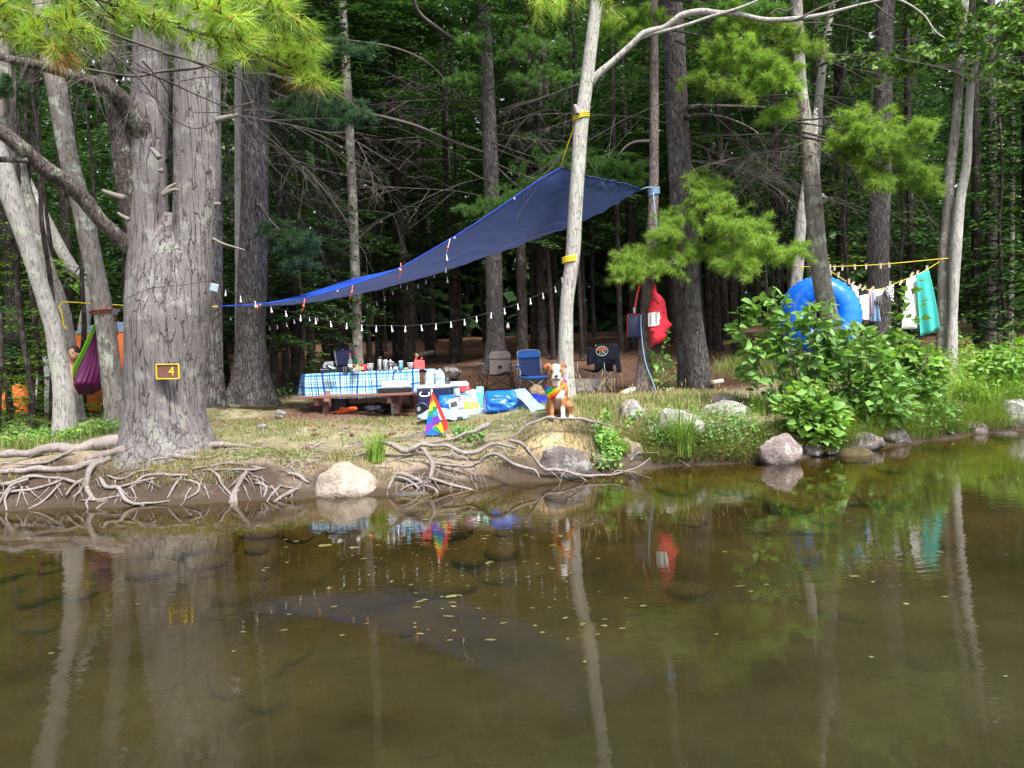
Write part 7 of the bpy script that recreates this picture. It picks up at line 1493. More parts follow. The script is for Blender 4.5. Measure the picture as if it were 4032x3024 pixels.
for (a, b, c_), lb in zip((((1012, 1198), (1014, 1210), (1014, 1222)), ((1200, 1176), (1196, 1205), (1186, 1232)), ((1388, 1124), (1386, 1150), (1376, 1182)), ((1578, 1035), (1578, 1065), (1570, 1105)), ((1772, 940), (1764, 975), (1756, 1005))),
                          ("orange bungee at the tarp's low left end", "orange bungee hanging from the tarp over the table's left end", "pink bungee in the middle of the tarp's near edge", "orange bungee over the red jug end of the table", "pale bungee highest on the tarp's near edge")):
    A, B, C_ = P(*a, 12.0), P(*b, 12.0), P(*c_, 12.0); t_ = thing("bungee_cord", lb, "bungee cord", A, "bungee cords along the tarp edge"); mb = MB(); mb.tube([A, B, C_], .006, 5); mb.build("cord", CORD if 'pale' not in lb else flat("pale_cord", (.6, .5, .6), .6), t_)
    mb = MB(); mb.ell(B + Vector((0, -.01, 0)), (.018, .018, .022), nu=10, nv=7); mb.build("ball", CORD, t_)
# string lights
BULB = flat("white_bulb", (.80, .81, .84), .25, var=.03, bump=0); WIRE = flat("dark_wire", (.02, .022, .02), .6, bump=0)
mb = MB(); mb.lathe([(.004, .0), (.007, -.012), (.007, -.045), (.012, -.07), (.019, -.092), (.016, -.108), (0, -.115)], n=8); bo = mb.build("bulb", BULB, local=True); BM = bo.data; bpy.data.objects.remove(bo)
def z8(x, y): return 820 + x / 1.536, 950 + y / 1.536
def strand(label, zpts, d0, d1, lead=(), sc=1.0):
    pts = [P(*z8(x, y - 27 * sc), d0 + (d1 - d0) * i / (len(zpts) - 1)) for i, (x, y) in enumerate(zpts)]; t_ = thing("string_lights", label, "string lights", pts[0]); mb = MB(); mb.tube([Vector(q) for q in list(lead)] + spline(pts, 4), .004, 5); mb.build("wire", WIRE, t_)
    for i, p in enumerate(pts): o = put("bulb", BM, t_, p - pts[0]); o.scale = (.95 * sc,) * 3; o.rotation_euler = (0, R(random.uniform(-8, 6)), 0)
    return t_
lead = [P(*Z5(828, 272), 8.95), P(*Z5(900, 238), 8.9), P(*Z5(1000, 205), 8.88), P(*Z5(1200, 185), 8.9), P(*Z5(1355, 162), 9.1), P(860, 1118, 10)]
strand("front string of white teardrop bulbs sagging from the huge pine to the crooked maple", [(105, 318), (195, 357), (285, 388), (378, 420), (467, 445), (558, 472), (648, 490), (738, 508), (838, 520), (928, 532), (1016, 537), (1108, 537), (1192, 538), (1287, 532), (1378, 524), (1467, 512), (1548, 498), (1622, 480), (1712, 456), (1790, 432), (1870, 404), (1948, 372), (2023, 338), (2097, 300), (2138, 245)], 12.0, 12.8, lead)
strand("back string of smaller white bulbs looping under the tarp", [(133, 474), (178, 498), (226, 519), (276, 531), (320, 535), (370, 534), (417, 526), (473, 514), (519, 494), (610, 480), (660, 478), (716, 467), (768, 452), (812, 427), (856, 402), (907, 405), (962, 399), (1017, 383), (1068, 354), (1115, 318), (1162, 274), (1203, 287), (1267, 279), (1316, 252), (1366, 214), (1412, 163)], 15, 14.2, (), .8)
strand("short string of three white bulbs hanging straight below the tarp's far edge", [(1441, 106), (1437, 178), (1446, 240)], 12.2, 13.4)
c = P(843, 1133, 9.2); sp_ = thing("solar_panel", "small grey solar panel at the right edge of the huge pine", "solar panel", c); MXp = Matrix.Rotation(.25, 3, 'Y'); mb = MB(); mb.box(c, (.10, .02, .10), MXp, bev=.006); mb.build("housing", flat("grey_plastic", (.30, .34, .36), .5), sp_, False); mb = MB(); mb.box(c + Vector((0, -.012, .003)), (.085, .004, .085), MXp, bev=.001); mb.build("cell", flat("solar_cell", (.28, .36, .40), .25), sp_, False)
mb = MB(); mb.tube([c + Vector((-.03, .02, .03)), c + Vector((-.08, .1, .04))], .008, 6); mb.build("bracket", BLACK, sp_)

# ================================================================== HANGING BAGS ON THE REDDISH PINE
def zg(x, y): return 2440 + x / 4.879, 1080 + y / 4.879
d = 12.72; rows = [(195, 632, 688), (270, 626, 696), (350, 615, 705), (430, 600, 790), (530, 575, 868), (690, 545, 888), (850, 530, 905), (920, 533, 940), (975, 540, 1000), (1000, 545, 985), (1090, 560, 905), (1190, 570, 890), (1290, 582, 835), (1345, 583, 700), (1400, 585, 596)]
rb = thing("mesh_bag", "red mesh firewood bag with a white label hanging on the slender reddish pine", "bag", P(*zg(660, 195), d)); mb = MB(); n_ = 26; vs_ = []
for i, (y, a, b) in enumerate(rows):
    A, B = P(*zg(a, y), d), P(*zg(b, y), d); c = (A + B) / 2; r = (B - A).length / 2
    for j in range(n_):
        q = 6.283 * j / n_; k = 1 + .10 * mnoise.noise(Vector((math.cos(q) * 2, i * .55, math.sin(q) * 2))); vs_.append(c + Vector((r * math.cos(q), min(r, .10) * math.sin(q) * k - .03, 0)))
mb.add(vs_, [(i * n_ + j, i * n_ + (j + 1) % n_, (i + 1) * n_ + (j + 1) % n_, (i + 1) * n_ + j) for i in range(len(rows) - 1) for j in range(n_)])
t = NT("red_mesh"); v = t.coord('Object'); w1 = t.noise(v, 9, 5); cc = t.mix(t.ramp(w1, [(.45, 0), (.6, 1)]), (.72, .02, .05), (.42, .03, .04)); t.bsdf(cc, .6, 0, t.bump(t.math('ADD', w1, t.noise(v, 150, 2)), .6, .01), .3); mb.build("mesh_sack", t.mat, rb)
def lab(u_, v_):
    x = 530 + u_ * (352 - 30 * v_) - 2 + v_ * 8; y = 752 - u_ * 55 + v_ * 255 + 10 * math.sin(u_ * 5) * v_; p = P(*zg(x, y), d); p.y -= .135 * (1 - (2 * u_ - 1) ** 2 * .75) ** .5 - .005; return p
mb = MB(); mb.grid(lab, 14, 6); lb_ = mb.build("paper_label", WHITEC, rb)
text("label_lettering", "FIREWOOD", .036, lab(.42, .5) + Vector((0, -.006, 0)), BLACK, rb, (R(90), R(90), 0)); text("label_lettering", "PINE", .022, lab(.85, .12) + Vector((0, -.01, -.012)), BLACK, rb, (R(90), R(-8), R(25)))
mb = MB(); mb.tube([lab(.13, .06) + Vector((0, -.006, 0)), lab(.13, .9) + Vector((0, -.006, 0))], .004, 5); mb.build("label_stripe", NAVY, rb)
mb = MB(); mb.tube([P(*zg(600, 380), d - .06), P(*zg(650, 450), d - .12), P(*zg(755, 570), d - .13)], .008, 6); mb.build("drawstring", BLACK, rb)
mb = MB()
for (x, y, r) in ((640, 1080, .05), (760, 1100, .055), (700, 1220, .05), (800, 1200, .045)): mb.ell(P(*zg(x, y), d - .09), (r, .04, r * .8), nz=.3, seed=x)
mb.build("wood_lumps", t.mat, rb)
d = 12.9; c = P(*zg(280, 985), d); nb = thing("pouch", "flat navy pouch on a red strap left of the red mesh bag", "pouch", c); w_, hh = S(255 / 4.879, d), S(445 / 4.879, d)
mb = MB(); mb.grid(lambda u_, v_: c + Vector(((u_ - .5) * w_ - .02 * (1 - v_) * (u_ < .5), -.035 * math.sin(math.pi * u_) * math.sin(math.pi * v_), (v_ - .5) * hh)), 10, 12); mb.build("pouch_body", NAVY, nb, solid=.03)
mb = MB(); mb.tube([c + Vector((-w_ / 2 - .02, -.02, -hh / 2)), c + Vector((-w_ / 2, -.02, hh / 2)), c + Vector((w_ / 2, -.02, hh / 2 - .01))], .007, 6); mb.build("trim", REDP, nb)
mb = MB(); mb.tube([P(*zg(285, 790), d - .02), P(*zg(300, 600), d - .02), P(*zg(350, 330), d), P(*zg(395, 200), d)], .020, 6, flat=.3, up=(0, 1, 0)); mb.build("strap", REDP, nb)
mb = MB(); mb.box(P(*zg(282, 690), d - .035), (.042, .008, .095), bev=.003); mb.build("buckle_tab", GREYP, nb, False)

# ================================================================== HAMMOCK, PERSON, TENTS
def z7(x, y): return x / 2.37, 1050 + y / 2.37
HAM_P = flat("purple_nylon", (.115, .006, .075), .38, bump=.2); HAM_G = flat("lime_nylon", (.22, .55, .04), .4, bump=.2)
hm = thing("hammock", "purple and lime hammock hanging from the grey leaning maple", "hammock", P(*z7(915, 520), 11.7))
LE = [(912, 530), (850, 700), (780, 850), (720, 980), (698, 1060), (700, 1120), (745, 1185)]; RE = [(918, 560), (945, 700), (975, 850), (990, 960), (980, 1060), (950, 1130), (870, 1195)]
sl_, sr_ = (np.array(spline([np.array(q + (0,), float) for q in E], 6)) for E in (LE, RE))
def hf(u_, v_):
    a = ev(sl_, v_); b = ev(sr_, v_); q = a.lerp(b, u_); p = P(*z7(q.x, q.y), 11.75); f = min(1, v_ * 1.3); p.y -= .34 * math.sin(math.pi * u_) * f * (1 - .5 * max(0, v_ - .7) / .3) + .010 * math.sin(u_ * 60) * (1 - .5 * v_) ; return p
mb = MB(); mb.grid(hf, 96, 40); mb.build("purple_panel", HAM_P, hm)
LG = [(905, 500), (830, 640), (760, 790), (700, 900), (682, 950), (690, 990), (705, 1020)]; sg2 = np.array(spline([np.array(q + (0,), float) for q in LG], 6))
def gf(u_, v_): a = ev(sg2, v_); b = ev(sl_, v_ * .72); q = a.lerp(b, u_); p = P(*z7(q.x, q.y), 11.72); p.y -= .05 * math.sin(math.pi * u_) + .010 * math.sin(u_ * 22); return p
mb = MB(); mb.grid(gf, 30, 30); mb.build("lime_panel", HAM_G, hm)
mb = MB(); mb.tube([P(*z7(912, 540), 11.7), P(*z7(1000, 480), 11.7), P(*z7(1075, 430), 11.5)], [.02, .01, .008], 6); mb.build("suspension_cord", BLACK, hm)
pts = wraps(405, 1226, 11.4, S(74, 11.4) / 2 + .026, 1.02, .0, .012); mb = MB(); mb.tube(pts, .028, 6, flat=.25, up=(0, 0, 1)); 
st = MB(); st.tube(pts, .026, 8, flat=.28); st.build("tree_strap", BLACK, hm); st = MB()
for dz in (-.026, .026): st.tube([q * 1.0 + Vector((0, 0, dz)) + (q - P(405, 1226, 11.4)).normalized() * .004 for q in pts], .006, 5)
st.build("strap_edge", flat("red_webbing", (.6, .05, .04), .7), hm)
mb = MB(); c = P(*z7(1075, 425), 11.2); mb.box(c, (.09, .05, .10), bev=.012); mb.box(c + Vector((.05, -.01, .02)), (.05, .03, .05), bev=.006); mb.build("strap_buckle", DKSTEEL, hm, False)
mb = MB(); mb.tube(spline([P(*z7(1085, 460), 11.3), P(*z7(1090, 530), 11.3), P(*z7(1098, 640), 11.35)], 4), .012, 6, flat=.4); mb.build("strap_tail", flat("dark_red_webbing", (.14, .02, .02), .8), hm)
# the soft remeshed body helper
def fuse(name, builders, voxel, sm=6, fac=.5):
    mb = MB(); [b(mb) for b in builders]; me = bpy.data.meshes.new("tmp"); me.from_pydata([tuple(q) for q in mb.v], [], mb.f); o = bpy.data.objects.new("tmp", me); COL.objects.link(o)
    r_ = o.modifiers.new("r", 'REMESH'); r_.mode = 'VOXEL'; r_.voxel_size = voxel; s_ = o.modifiers.new("s", 'SMOOTH'); s_.factor = fac; s_.iterations = sm
    bpy.context.view_layer.update(); m2 = bpy.data.meshes.new_from_object(o.evaluated_get(bpy.context.evaluated_depsgraph_get())); bpy.data.objects.remove(o); m2.name = name
    for p in m2.polygons: p.use_smooth = True
    return m2
hd = P(*z7(688, 815), 11.95); pe = thing("person", "bare shouldered dark haired person resting in the purple hammock with one arm hanging out", "person", hd)
sh = P(*z7(668, 905), 11.95) - hd; el = P(*z7(672, 1010), 11.85) - hd; wr = P(*z7(690, 1105), 11.75) - hd
def body(mb):
    mb.ell((0, 0, 0), (.078, .098, .112)); mb.ell((.02, -.06, -.045), (.05, .05, .06)); mb.ell((.005, -.105, -.01), (.014, .022, .026)); mb.ell((-.078, .0, -.01), (.012, .02, .03)); mb.ell((.078, 0, -.01), (.012, .02, .03))
    mb.tube([Vector((0, .02, -.05)), Vector((-.03, .05, -.18))], [.058, .06], 12); mb.tube([sh + Vector((.02, .05, .0)), Vector((.10, .12, -.22)), Vector((.26, .10, -.24))], [.075, .10, .07], 12)
    mb.tube([Vector((-.02, .10, -.2)), Vector((.03, .16, -.34)), Vector((.09, .18, -.44))], [.11, .12, .11], 14); mb.tube([sh, el, wr], [.056, .044, .030], 12); mb.ell(sh, (.062, .06, .062))
    mb.tube([Vector((.26, .10, -.24)), Vector((.32, 0, -.42)), Vector((.22, -.05, -.52))], [.05, .042, .03], 10)
    for sx in (-.06, .1): mb.tube([Vector((.10 + sx * .5, .18, -.44)), Vector((.20, .35 + sx, -.40)), Vector((.26, .7 + sx, -.44)), Vector((.28, 1.0 + sx, -.38))], [.085, .072, .055, .04], 12)
    pd = (wr - el).normalized(); mb.ell(wr + pd * .05, (.036, .02, .05)); 
    for i, (ox, ln) in enumerate(((-.028, .062), (-.010, .072), (.008, .070), (.025, .055))): a = wr + pd * .085 + Vector((ox, 0, 0)); mb.tube([a, a + pd * ln * .5 + Vector((.008, 0, 0)), a + pd * ln * .85 + Vector((.024, -.006, 0))], [.010, .009, .007], 8)
    a = wr + pd * .03 + Vector((.03, -.005, 0)); mb.tube([a, a + pd * .03 + Vector((.022, -.01, 0)), a + pd * .06 + Vector((.028, -.012, 0))], [.012, .010, .008], 8)
pm = fuse("body", [body], .008, 5); pm.materials.clear(); pm.materials.append(SKIN); put("body", pm, pe)
mb = MB(); mb.ell(hd + Vector((0, .022, .028)), (.088, .100, .100), nz=.10, nu=20, nv=14); mb.build("hair", HAIR, pe)
for sx in (-.03, .035): mb = MB(); mb.ell(hd + Vector((sx + .005, -.098, .012)), (.011, .008, .008)); mb.build("eye", BLACK, pe)
mb = MB(); mb.ell(hd + Vector((.018, -.108, -.062)), (.022, .006, .007)); mb.build("mouth", flat("lips", (.35, .12, .10), .5), pe)
# tents
TENT = flat("orange_tent", (.62, .13, .015), .6, bump=.2, scale=6); FLY = flat("blue_grey_fly", (.16, .22, .30), .6)
def dome(label, x0, y0, x1, y1, d, door=True):
    c = P((x0 + x1) / 2, y1, d); c.z = H(c.x, c.y); w_ = S(x1 - x0, d) / 2; hh = S(y1 - y0, d); t_ = thing("tent", label, "tent", c)
    def sec(v0, v1, nm, m_, k=1.0):
        mb = MB()
        def fn(u_, v_):
            a = u_ * 6.283; z = v0 + (v1 - v0) * v_; r = (1 - z ** 2.6) ** .5; sq = 1 / max(abs(math.cos(a)), abs(math.sin(a))) ** .55
            return c + Vector((math.cos(a) * w_ * r * sq * .86 * k, math.sin(a) * w_ * .8 * r * sq * .86 * k, z * hh * k))
        mb.grid(fn, 40, 10); mb.build(nm, m_, t_)
    sec(0, .86 if door else 1, "tent_wall", TENT)
    if door: sec(.86, 1, "rain_fly", FLY, 1.01)
    if door:
        mb = MB(); mb.grid(lambda u_, v_: c + Vector((-w_ * (.62 - u_ * .2) + .06 * v_, -w_ * .8 - .03 + .22 * v_ ** 2, v_ * hh * .62)), 6, 8); mb.build("door_panel", flat("white_tent_door", (.66, .66, .68), .7), t_, solid=.01)
    mb = MB(); mb.tube([c + Vector((-w_ * .95, -w_ * .72, 0)), c + Vector((0, 0, hh * 1.02)), c + Vector((w_ * .95, w_ * .72, 0))], .008, 6); mb.build("pole", DKSTEEL, t_); return t_
dome("big orange dome tent with a blue grey fly behind the huge pine and hammock", 175, 1318, 800, 1650, 14.6)
dome("small orange tent behind the young hemlocks at the far left", 10, 1525, 150, 1635, 14.0, False)

# ================================================================== CLOTHESLINE
def zc(x, y): return 3050 + x / 3.16, 980 + y / 3.16
DL = 14.35
rope("clothesline", "upper yellow clothesline stretched between the right maples with empty pegs", [zc(215, 205), zc(345, 222), zc(690, 221), zc(1135, 206), zc(1420, 186), zc(2160, 116)], DL + .2, .0065, ROPE_Y, "clothesline", ds=[14.9, 14.9, 14.6, 14.55, 14.55, 14.55], smooth_=False)
LOW = [zc(690, 275), zc(800, 345), zc(930, 425), zc(1050, 480), zc(1180, 508), zc(1350, 492), zc(1480, 440), zc(1640, 375), zc(1800, 308), zc(1920, 242), zc(2050, 160)]
rope("clothesline", "lower sagging yellow clothesline carrying the laundry", LOW, DL, .0065, ROPE_Y, "clothesline")
rope_pts("yellow_rope", "thin yellow rope wound twice on the leaning grey maple", wraps(3226, 1010, 13.35, S(69, 13.3) / 2 + .012, 2.1, -.07, .02), .008, ROPE_Y)
rope("yellow_rope", "short yellow rope end hanging below the knot on the pale trunk", [zc(330, 222), zc(345, 245), zc(352, 280)], 14.8, .010, ROPE_Y)
rope_pts("blue_string", "thin blue cord tied low on the leaning grey maple", wraps(3280, 1268, 13.3, S(70, 13.3) / 2 + .012, 1.1, .01), .007, flat("blue_cord", (.05, .2, .6), .6))
mb = MB()
for sx in (-1, 1): mb.box(Vector((sx * .0085, 0, 0)), (.011, .014, .085), Matrix.Rotation(sx * .07, 3, 'Y'), bev=.002)
po = mb.build("clothespin", WOODPIN, local=True, smooth=False); PM = po.data; bpy.data.objects.remove(po)
pins = [(688, 228, 0, "on the empty upper line touching the leaning maple"), (745, 236, 0, "second from the leaning maple on the empty upper line"), (842, 236, 0, "third from the leaning maple on the empty upper line"), (997, 226, .1, "in the middle of the empty upper line"), (1137, 222, 0, "on the upper line just left of the thick pine"), (1318, 212, 0, "on the upper line across the middle of the thick pine"), (1425, 200, .1, "on the upper line at the thick pine's right edge"),
        (700, 300, -.1, "at the low line's start by the leaning maple"), (793, 325, -.1, "holding the dark swim top's first corner"), (925, 404, 0, "holding the dark swim top's second corner"), (970, 438, -.6, "holding the narrow white shirt"), (1055, 472, -.6, "holding the black garment's first corner"), (1110, 492, -.8, "holding the black garment's second corner"), (1210, 497, -.9, "above the patterned trunks"), (1435, 437, -.2, "holding the black and white striped swimsuit"),
        (1570, 420, -.5, "alone between the striped swimsuit and the white towel"), (1705, 322, -.6, "holding the white towel"), (1775, 302, -.3, "where the white and teal towels meet"), (1893, 240, -.2, "holding the teal towel's upper corner")]
for x, y, rt, lb in pins: o = put("clothespin", PM); o.location = P(*zc(x, y), DL - .02 if y > 240 and x != 745 or x < 700 and y > 250 else DL + .17); o.rotation_euler = (0, -rt, 0); o.scale = (1.25,) * 3; tag(o, "pale wooden clothespin " + lb, "clothespin", "clothespins on the clotheslines")
def cloth(name, label, cat, tl, tr, bl, br, mat, d=DL, fold=.02, nf=4, nu=16, nv=18, mid=0.0, side=0.0, solid=.004, parent=None):
    A, B, C_, D_ = (P(*zc(*q), d) for q in (tl, tr, bl, br)); mb = MB()
    def fn(u_, v_):
        p = A.lerp(B, u_).lerp(C_.lerp(D_, u_), v_); p.y += fold * math.sin(u_ * nf * 3.14) * v_ - .006; p.x += side * math.sin(v_ * 3.14) * (u_ - .3); p.z -= mid * math.sin(u_ * 3.14) * (1 - v_); return p
    mb.grid(fn, nu, nv); o = mb.build(name, mat, parent, solid=solid, loc=None if parent else tuple(A)); return tag(o, label, cat) if label else o
TEAL = flat("teal_towel", (.045, .40, .36), .95, bump=.6, scale=60, var=.1); GREYN = flat("dark_grey_swim", (.05, .055, .07), .7); BLKC = flat("black_cloth", (.012, .012, .015), .8); JEAN = flat("pale_denim", (.22, .32, .48), .85)
cloth("towel", "white towel pegged on the lower clothesline", "towel", (1640, 378), (1762, 325), (1578, 1000), (1785, 990), flat("white_towel", (.78, .79, .80), .95, bump=.5, scale=60), fold=.04, nf=2)
cloth("towel", "teal towel pegged beside the white one", "towel", (1762, 325), (1915, 255), (1815, 1092), (2058, 1000), TEAL, d=DL - .08, fold=.05, nf=3, side=.03)
cloth("bikini", "dark grey swim top pegged at the clothesline's left", "swim top", (795, 348), (945, 432), (880, 470), (950, 480), GREYN)
cloth("shirt", "narrow white shirt hanging right of the dark swim top", "shirt", (955, 445), (1030, 470), (985, 600), (1055, 640), WHITEC, fold=.03)
cloth("black_garment", "black garment hanging above the white shorts", "top", (1020, 478), (1165, 510), (1040, 590), (1150, 590), BLKC)
cloth("shorts", "large white shorts hanging in the middle of the clothesline", "shorts", (1060, 585), (1165, 560), (1042, 885), (1176, 890), WHITEC, d=DL - .05, fold=.03, nf=3)
def trunks(t, u_, v_): return stops(t, t.math('FRACT', t.math('MULTIPLY', u_, 2)), [(0, (.55, .12, .08)), (.3, (.78, .76, .76)), (.55, (.06, .08, .22)), (.8, (.6, .6, .66))]), .8, None
cloth("swim_shorts", "striped red white and navy swim trunks beside the white shorts", "swim trunks", (1165, 515), (1225, 515), (1178, 825), (1230, 830), UVM("trunks_print", trunks), d=DL - .02, fold=.03)
cloth("denim_shorts", "faded denim shorts hanging low beside the trunks", "shorts", (1225, 620), (1280, 600), (1185, 905), (1320, 910), JEAN, d=DL + .02, fold=.04)
cloth("white_garment", "white top above the denim shorts", "top", (1225, 515), (1370, 500), (1245, 640), (1300, 640), WHITEC, d=DL + .05, fold=.03)
cloth("bikini", "grey brown swim top against the thick pine", "swim top", (1255, 590), (1330, 570), (1265, 680), (1325, 690), flat("taupe_cloth", (.16, .13, .13), .8), d=DL - .03)
def stripes_(t, u_, v_): n_ = t.noise(t.coord('UV', (5, 9, 1)), 1.0, 1); return stops(t, n_, [(0, (.012, .012, .015)), (.47, (.82, .82, .84))]), .8, None
cloth("swimsuit", "black and white blotched swimsuit at the thick pine's right edge", "swimsuit", (1372, 480), (1480, 445), (1415, 610), (1480, 690), UVM("blotch_print", stripes_), d=DL - .04, fold=.03)

# ================================================================== SWIMMING TUBE
d = 14.0; c = P(3230, 1240, d); tu = thing("swim_tube", "big bright blue inflatable tube leaning behind the grey maple", "inflatable tube", c)
t = NT("tube_vinyl"); v = t.coord('Object'); t.bsdf((.002, .17, .88), .30, 0, t.bump(t.noise(v, 3, 2), .1, .02), .5, Subsurface_Weight=0.0); TV = t.mat
Rm, rm = .470, .225; MT = Matrix.Rotation(R(-10), 3, 'Z') @ Matrix.Rotation(R(82), 3, 'X'); nu, nv = 72, 20; mb = MB(); vs_ = []
for i in range(nu):
    a = 6.28319 * i / nu
    for j in range(nv): b = 6.28319 * j / nv; r = Rm + rm * math.cos(b); vs_.append(c + MT @ Vector((r * math.cos(a), r * math.sin(a), rm * .85 * math.sin(b) * (1 + .02 * math.sin(a * 18)))))
mb.add(vs_, [(i * nv + j, i * nv + (j + 1) % nv, ((i + 1) % nu) * nv + (j + 1) % nv, ((i + 1) % nu) * nv + j) for i in range(nu) for j in range(nv)]); mb.build("ring", TV, tu)
mb = MB(); n_ = 150
for k_, (r0_, r1_) in enumerate(((Rm + rm * .99, Rm + rm + .022),)):
    pts_ = []
    for i in range(n_): a = 6.28319 * i / n_; w2 = .007 * math.sin(a * 75 / 2 * 1.0); pts_.append((c + MT @ Vector((r0_ * math.cos(a), r0_ * math.sin(a), .004)), c + MT @ Vector(((r1_ + w2) * math.cos(a), (r1_ + w2) * math.sin(a), .006 * math.sin(a * 37)))))
    mb.add([q for pr in pts_ for q in pr], [(2 * i, 2 * i + 1, (2 * i + 3) % (2 * n_), (2 * i + 2) % (2 * n_)) for i in range(n_)])
mb.build("outer_seam", TV, tu, solid=.004)
mb = MB(); mb.tube([c + MT @ Vector(((Rm - rm * .93) * math.cos(a), (Rm - rm * .93) * math.sin(a), .06)) for a in np.linspace(0, 6.283, 49)[:-1]], .016, 6, closed=True); mb.build("inner_seam", flat("white_vinyl", (.7, .75, .8), .35), tu)
mb = MB(); mb.lathe([(.02, 0), (.016, .02), (0, .022)], c + MT @ Vector((-.30, .02, rm * .80)), MT, 10); mb.build("valve", WHITEP, tu)

# ================================================================== RAINBOW FLAG
df = 9.55; RB_ = {'r': (.75, .03, .02), 'o': (.85, .20, .02), 'y': (.85, .62, .03), 'g': (.01, .26, .10), 'b': (.01, .13, .58), 'p': (.18, .04, .42), 'w': (.06, .35, .42)}
fl = thing("rainbow_flag", "small rainbow flag drooping from a white stick planted in the grass", "flag", P(*z2(318, 1130), df)); mb = MB(); mb.tube([P(*z2(303, 428), df), P(*z2(318, 1140), df)], .009, 8); mb.build("stick", WHITEP, fl)
polys = [('r', [(306, 470), (292, 560), (284, 620), (314, 600), (316, 500)], .03), ('o', [(284, 620), (276, 660), (315, 640), (314, 600)], .03), ('y', [(276, 660), (254, 765), (316, 745), (315, 640)], .03), ('g', [(254, 765), (240, 850), (316, 830), (316, 745)], .02), ('b', [(240, 850), (222, 960), (316, 930), (316, 830)], .02), ('p', [(222, 960), (208, 1116), (250, 1072), (318, 1000), (316, 930)], .01),
         ('r', [(308, 465), (345, 520), (395, 605), (380, 690), (345, 600), (316, 520)], -.03), ('r', [(395, 605), (440, 705), (500, 840), (470, 900), (420, 800), (380, 690)], -.05), ('r', [(500, 840), (547, 950), (548, 1000), (530, 1040), (500, 1050), (470, 900)], -.04), ('o', [(316, 520), (345, 600), (360, 640), (318, 600)], -.03), ('y', [(318, 600), (360, 640), (374, 690), (318, 692)], -.035), ('g', [(318, 692), (374, 690), (386, 740), (318, 770)], -.04), ('w', [(318, 770), (386, 740), (405, 790), (400, 825), (318, 850)], -.045), ('p', [(318, 850), (400, 825), (442, 915), (318, 985)], -.05),
         ('o', [(420, 930), (470, 900), (500, 1050), (485, 1065)], -.02), ('y', [(442, 915), (420, 930), (375, 980), (455, 1085), (485, 1065)], -.02), ('g', [(375, 980), (345, 1010), (320, 1035), (400, 1080), (450, 1098), (455, 1085)], -.01), ('b', [(318, 1000), (250, 1072), (208, 1116), (320, 1122), (430, 1108), (450, 1098), (400, 1080), (320, 1035)], -.0)]
fk = list(RB_); mb = MB()
for k_, pl, oy in polys:
    pp_ = [P(*z2(a, b), df - .012 + oy * .9 * (min(1, abs(a - 316) / 120))) for a, b in pl]; cc_ = sum(pp_, Vector()) / len(pp_); mb.add(pp_ + [cc_], [(i, (i + 1) % len(pp_), len(pp_)) for i in range(len(pp_))], fk.index(k_))
mb.build("flag_cloth", [flat("flag_" + q, RB_[q], .75, var=.08) for q in fk], fl, False, solid=.003)
# ================================================================== THE DOG
DG = on(2195, 1650, 9.75); DG.z = P(2195, 1648, 9.75).z; u0 = .000582
def dz(x, y): return (x - 630) * u0, (1482 - y) * u0
dog = thing("dog", "tan and white dog sitting on the sandy mound, facing the water, in a rainbow bandana", "dog", DG)
def dogb(mb):
    # skull, brow, cheeks, muzzle
    mb.ell((-.008, -.12, .615), (.092, .095, .082)); mb.ell((-.008, -.17, .575), (.072, .07, .07)); mb.ell((-.010, -.225, .540), (.055, .07, .046)); mb.ell((-.036, -.225, .520), (.032, .055, .038)); mb.ell((.018, -.225, .520), (.032, .055, .038)); mb.ell((-.010, -.215, .500), (.036, .05, .022))
    mb.ell((-.076, -.12, .578), (.030, .055, .055)); mb.ell((.060, -.12, .578), (.030, .055, .055)); mb.ell((-.045, -.185, .628), (.026, .02, .016)); mb.ell((.030, -.185, .628), (.026, .02, .016))
    # ears folded outward
    for sg in (-1, 1):
        b = Vector((-.008 + sg * .060, -.09, .685)); mb.tube([b, b + Vector((sg * .034, -.012, .006)), b + Vector((sg * .066, -.03, -.016)), b + Vector((sg * .084, -.045, -.052))], [.034, .040, .032, .008], 10, flat=.38, up=(0, -.6, 1))
    # neck, chest, trunk down to the rump
    mb.tube([(-.006, -.08, .58), (-.004, -.05, .50), (.004, -.02, .42), (.01, .02, .36)], [.080, .098, .118, .125], 18)
    mb.tube([(.012, .0, .38), (.014, .05, .30), (.02, .13, .22), (.03, .22, .14), (.03, .28, .09)], [.128, .135, .135, .13, .09], 18)
    mb.ell((-.004, -.075, .335), (.085, .065, .11)); mb.ell((-.082, -.01, .36), (.055, .075, .10)); mb.ell((.098, -.01, .36), (.055, .075, .10))
    # front legs with elbow, wrist and paw
    for sx, x1 in ((-1, -.070), (1, .070)):
        mb.tube([(sx * .085 + .008, .0, .33), (sx * .080 + .006, -.035, .25), (x1, -.05, .14), (x1 - .002, -.055, .09), (x1, -.055, .025)], [.052, .042, .031, .030, .026], 12)
        mb.ell((x1, -.085, .018), (.036, .050, .021)); 
        for k in (-.022, -.007, .008, .022): mb.ell((x1 + k, -.126, .014), (.010, .018, .013))
    # hind legs folded: high knee, hock to the back, long foot forward
    for sx in (-1, 1):
        cx = .03 + sx * .105; mb.ell((cx, .13, .13), (.058, .12, .105)); mb.tube([(cx, .10, .17), (cx + sx * .03, -.005, .135), (cx + sx * .035, .04, .06), (cx + sx * .03, .10, .035)], [.06, .052, .036, .026], 12)
        mb.tube([(cx + sx * .03, .10, .030), (cx + sx * .035, .0, .024), (cx + sx * .036, -.05, .020)], [.026, .026, .028], 10); mb.ell((cx + sx * .036, -.062, .018), (.032, .045, .020))
    mb.tube([(.04, .33, .06), (.12, .40, .03), (.2, .38, .025), (.26, .33, .02)], [.03, .024, .018, .008], 8)
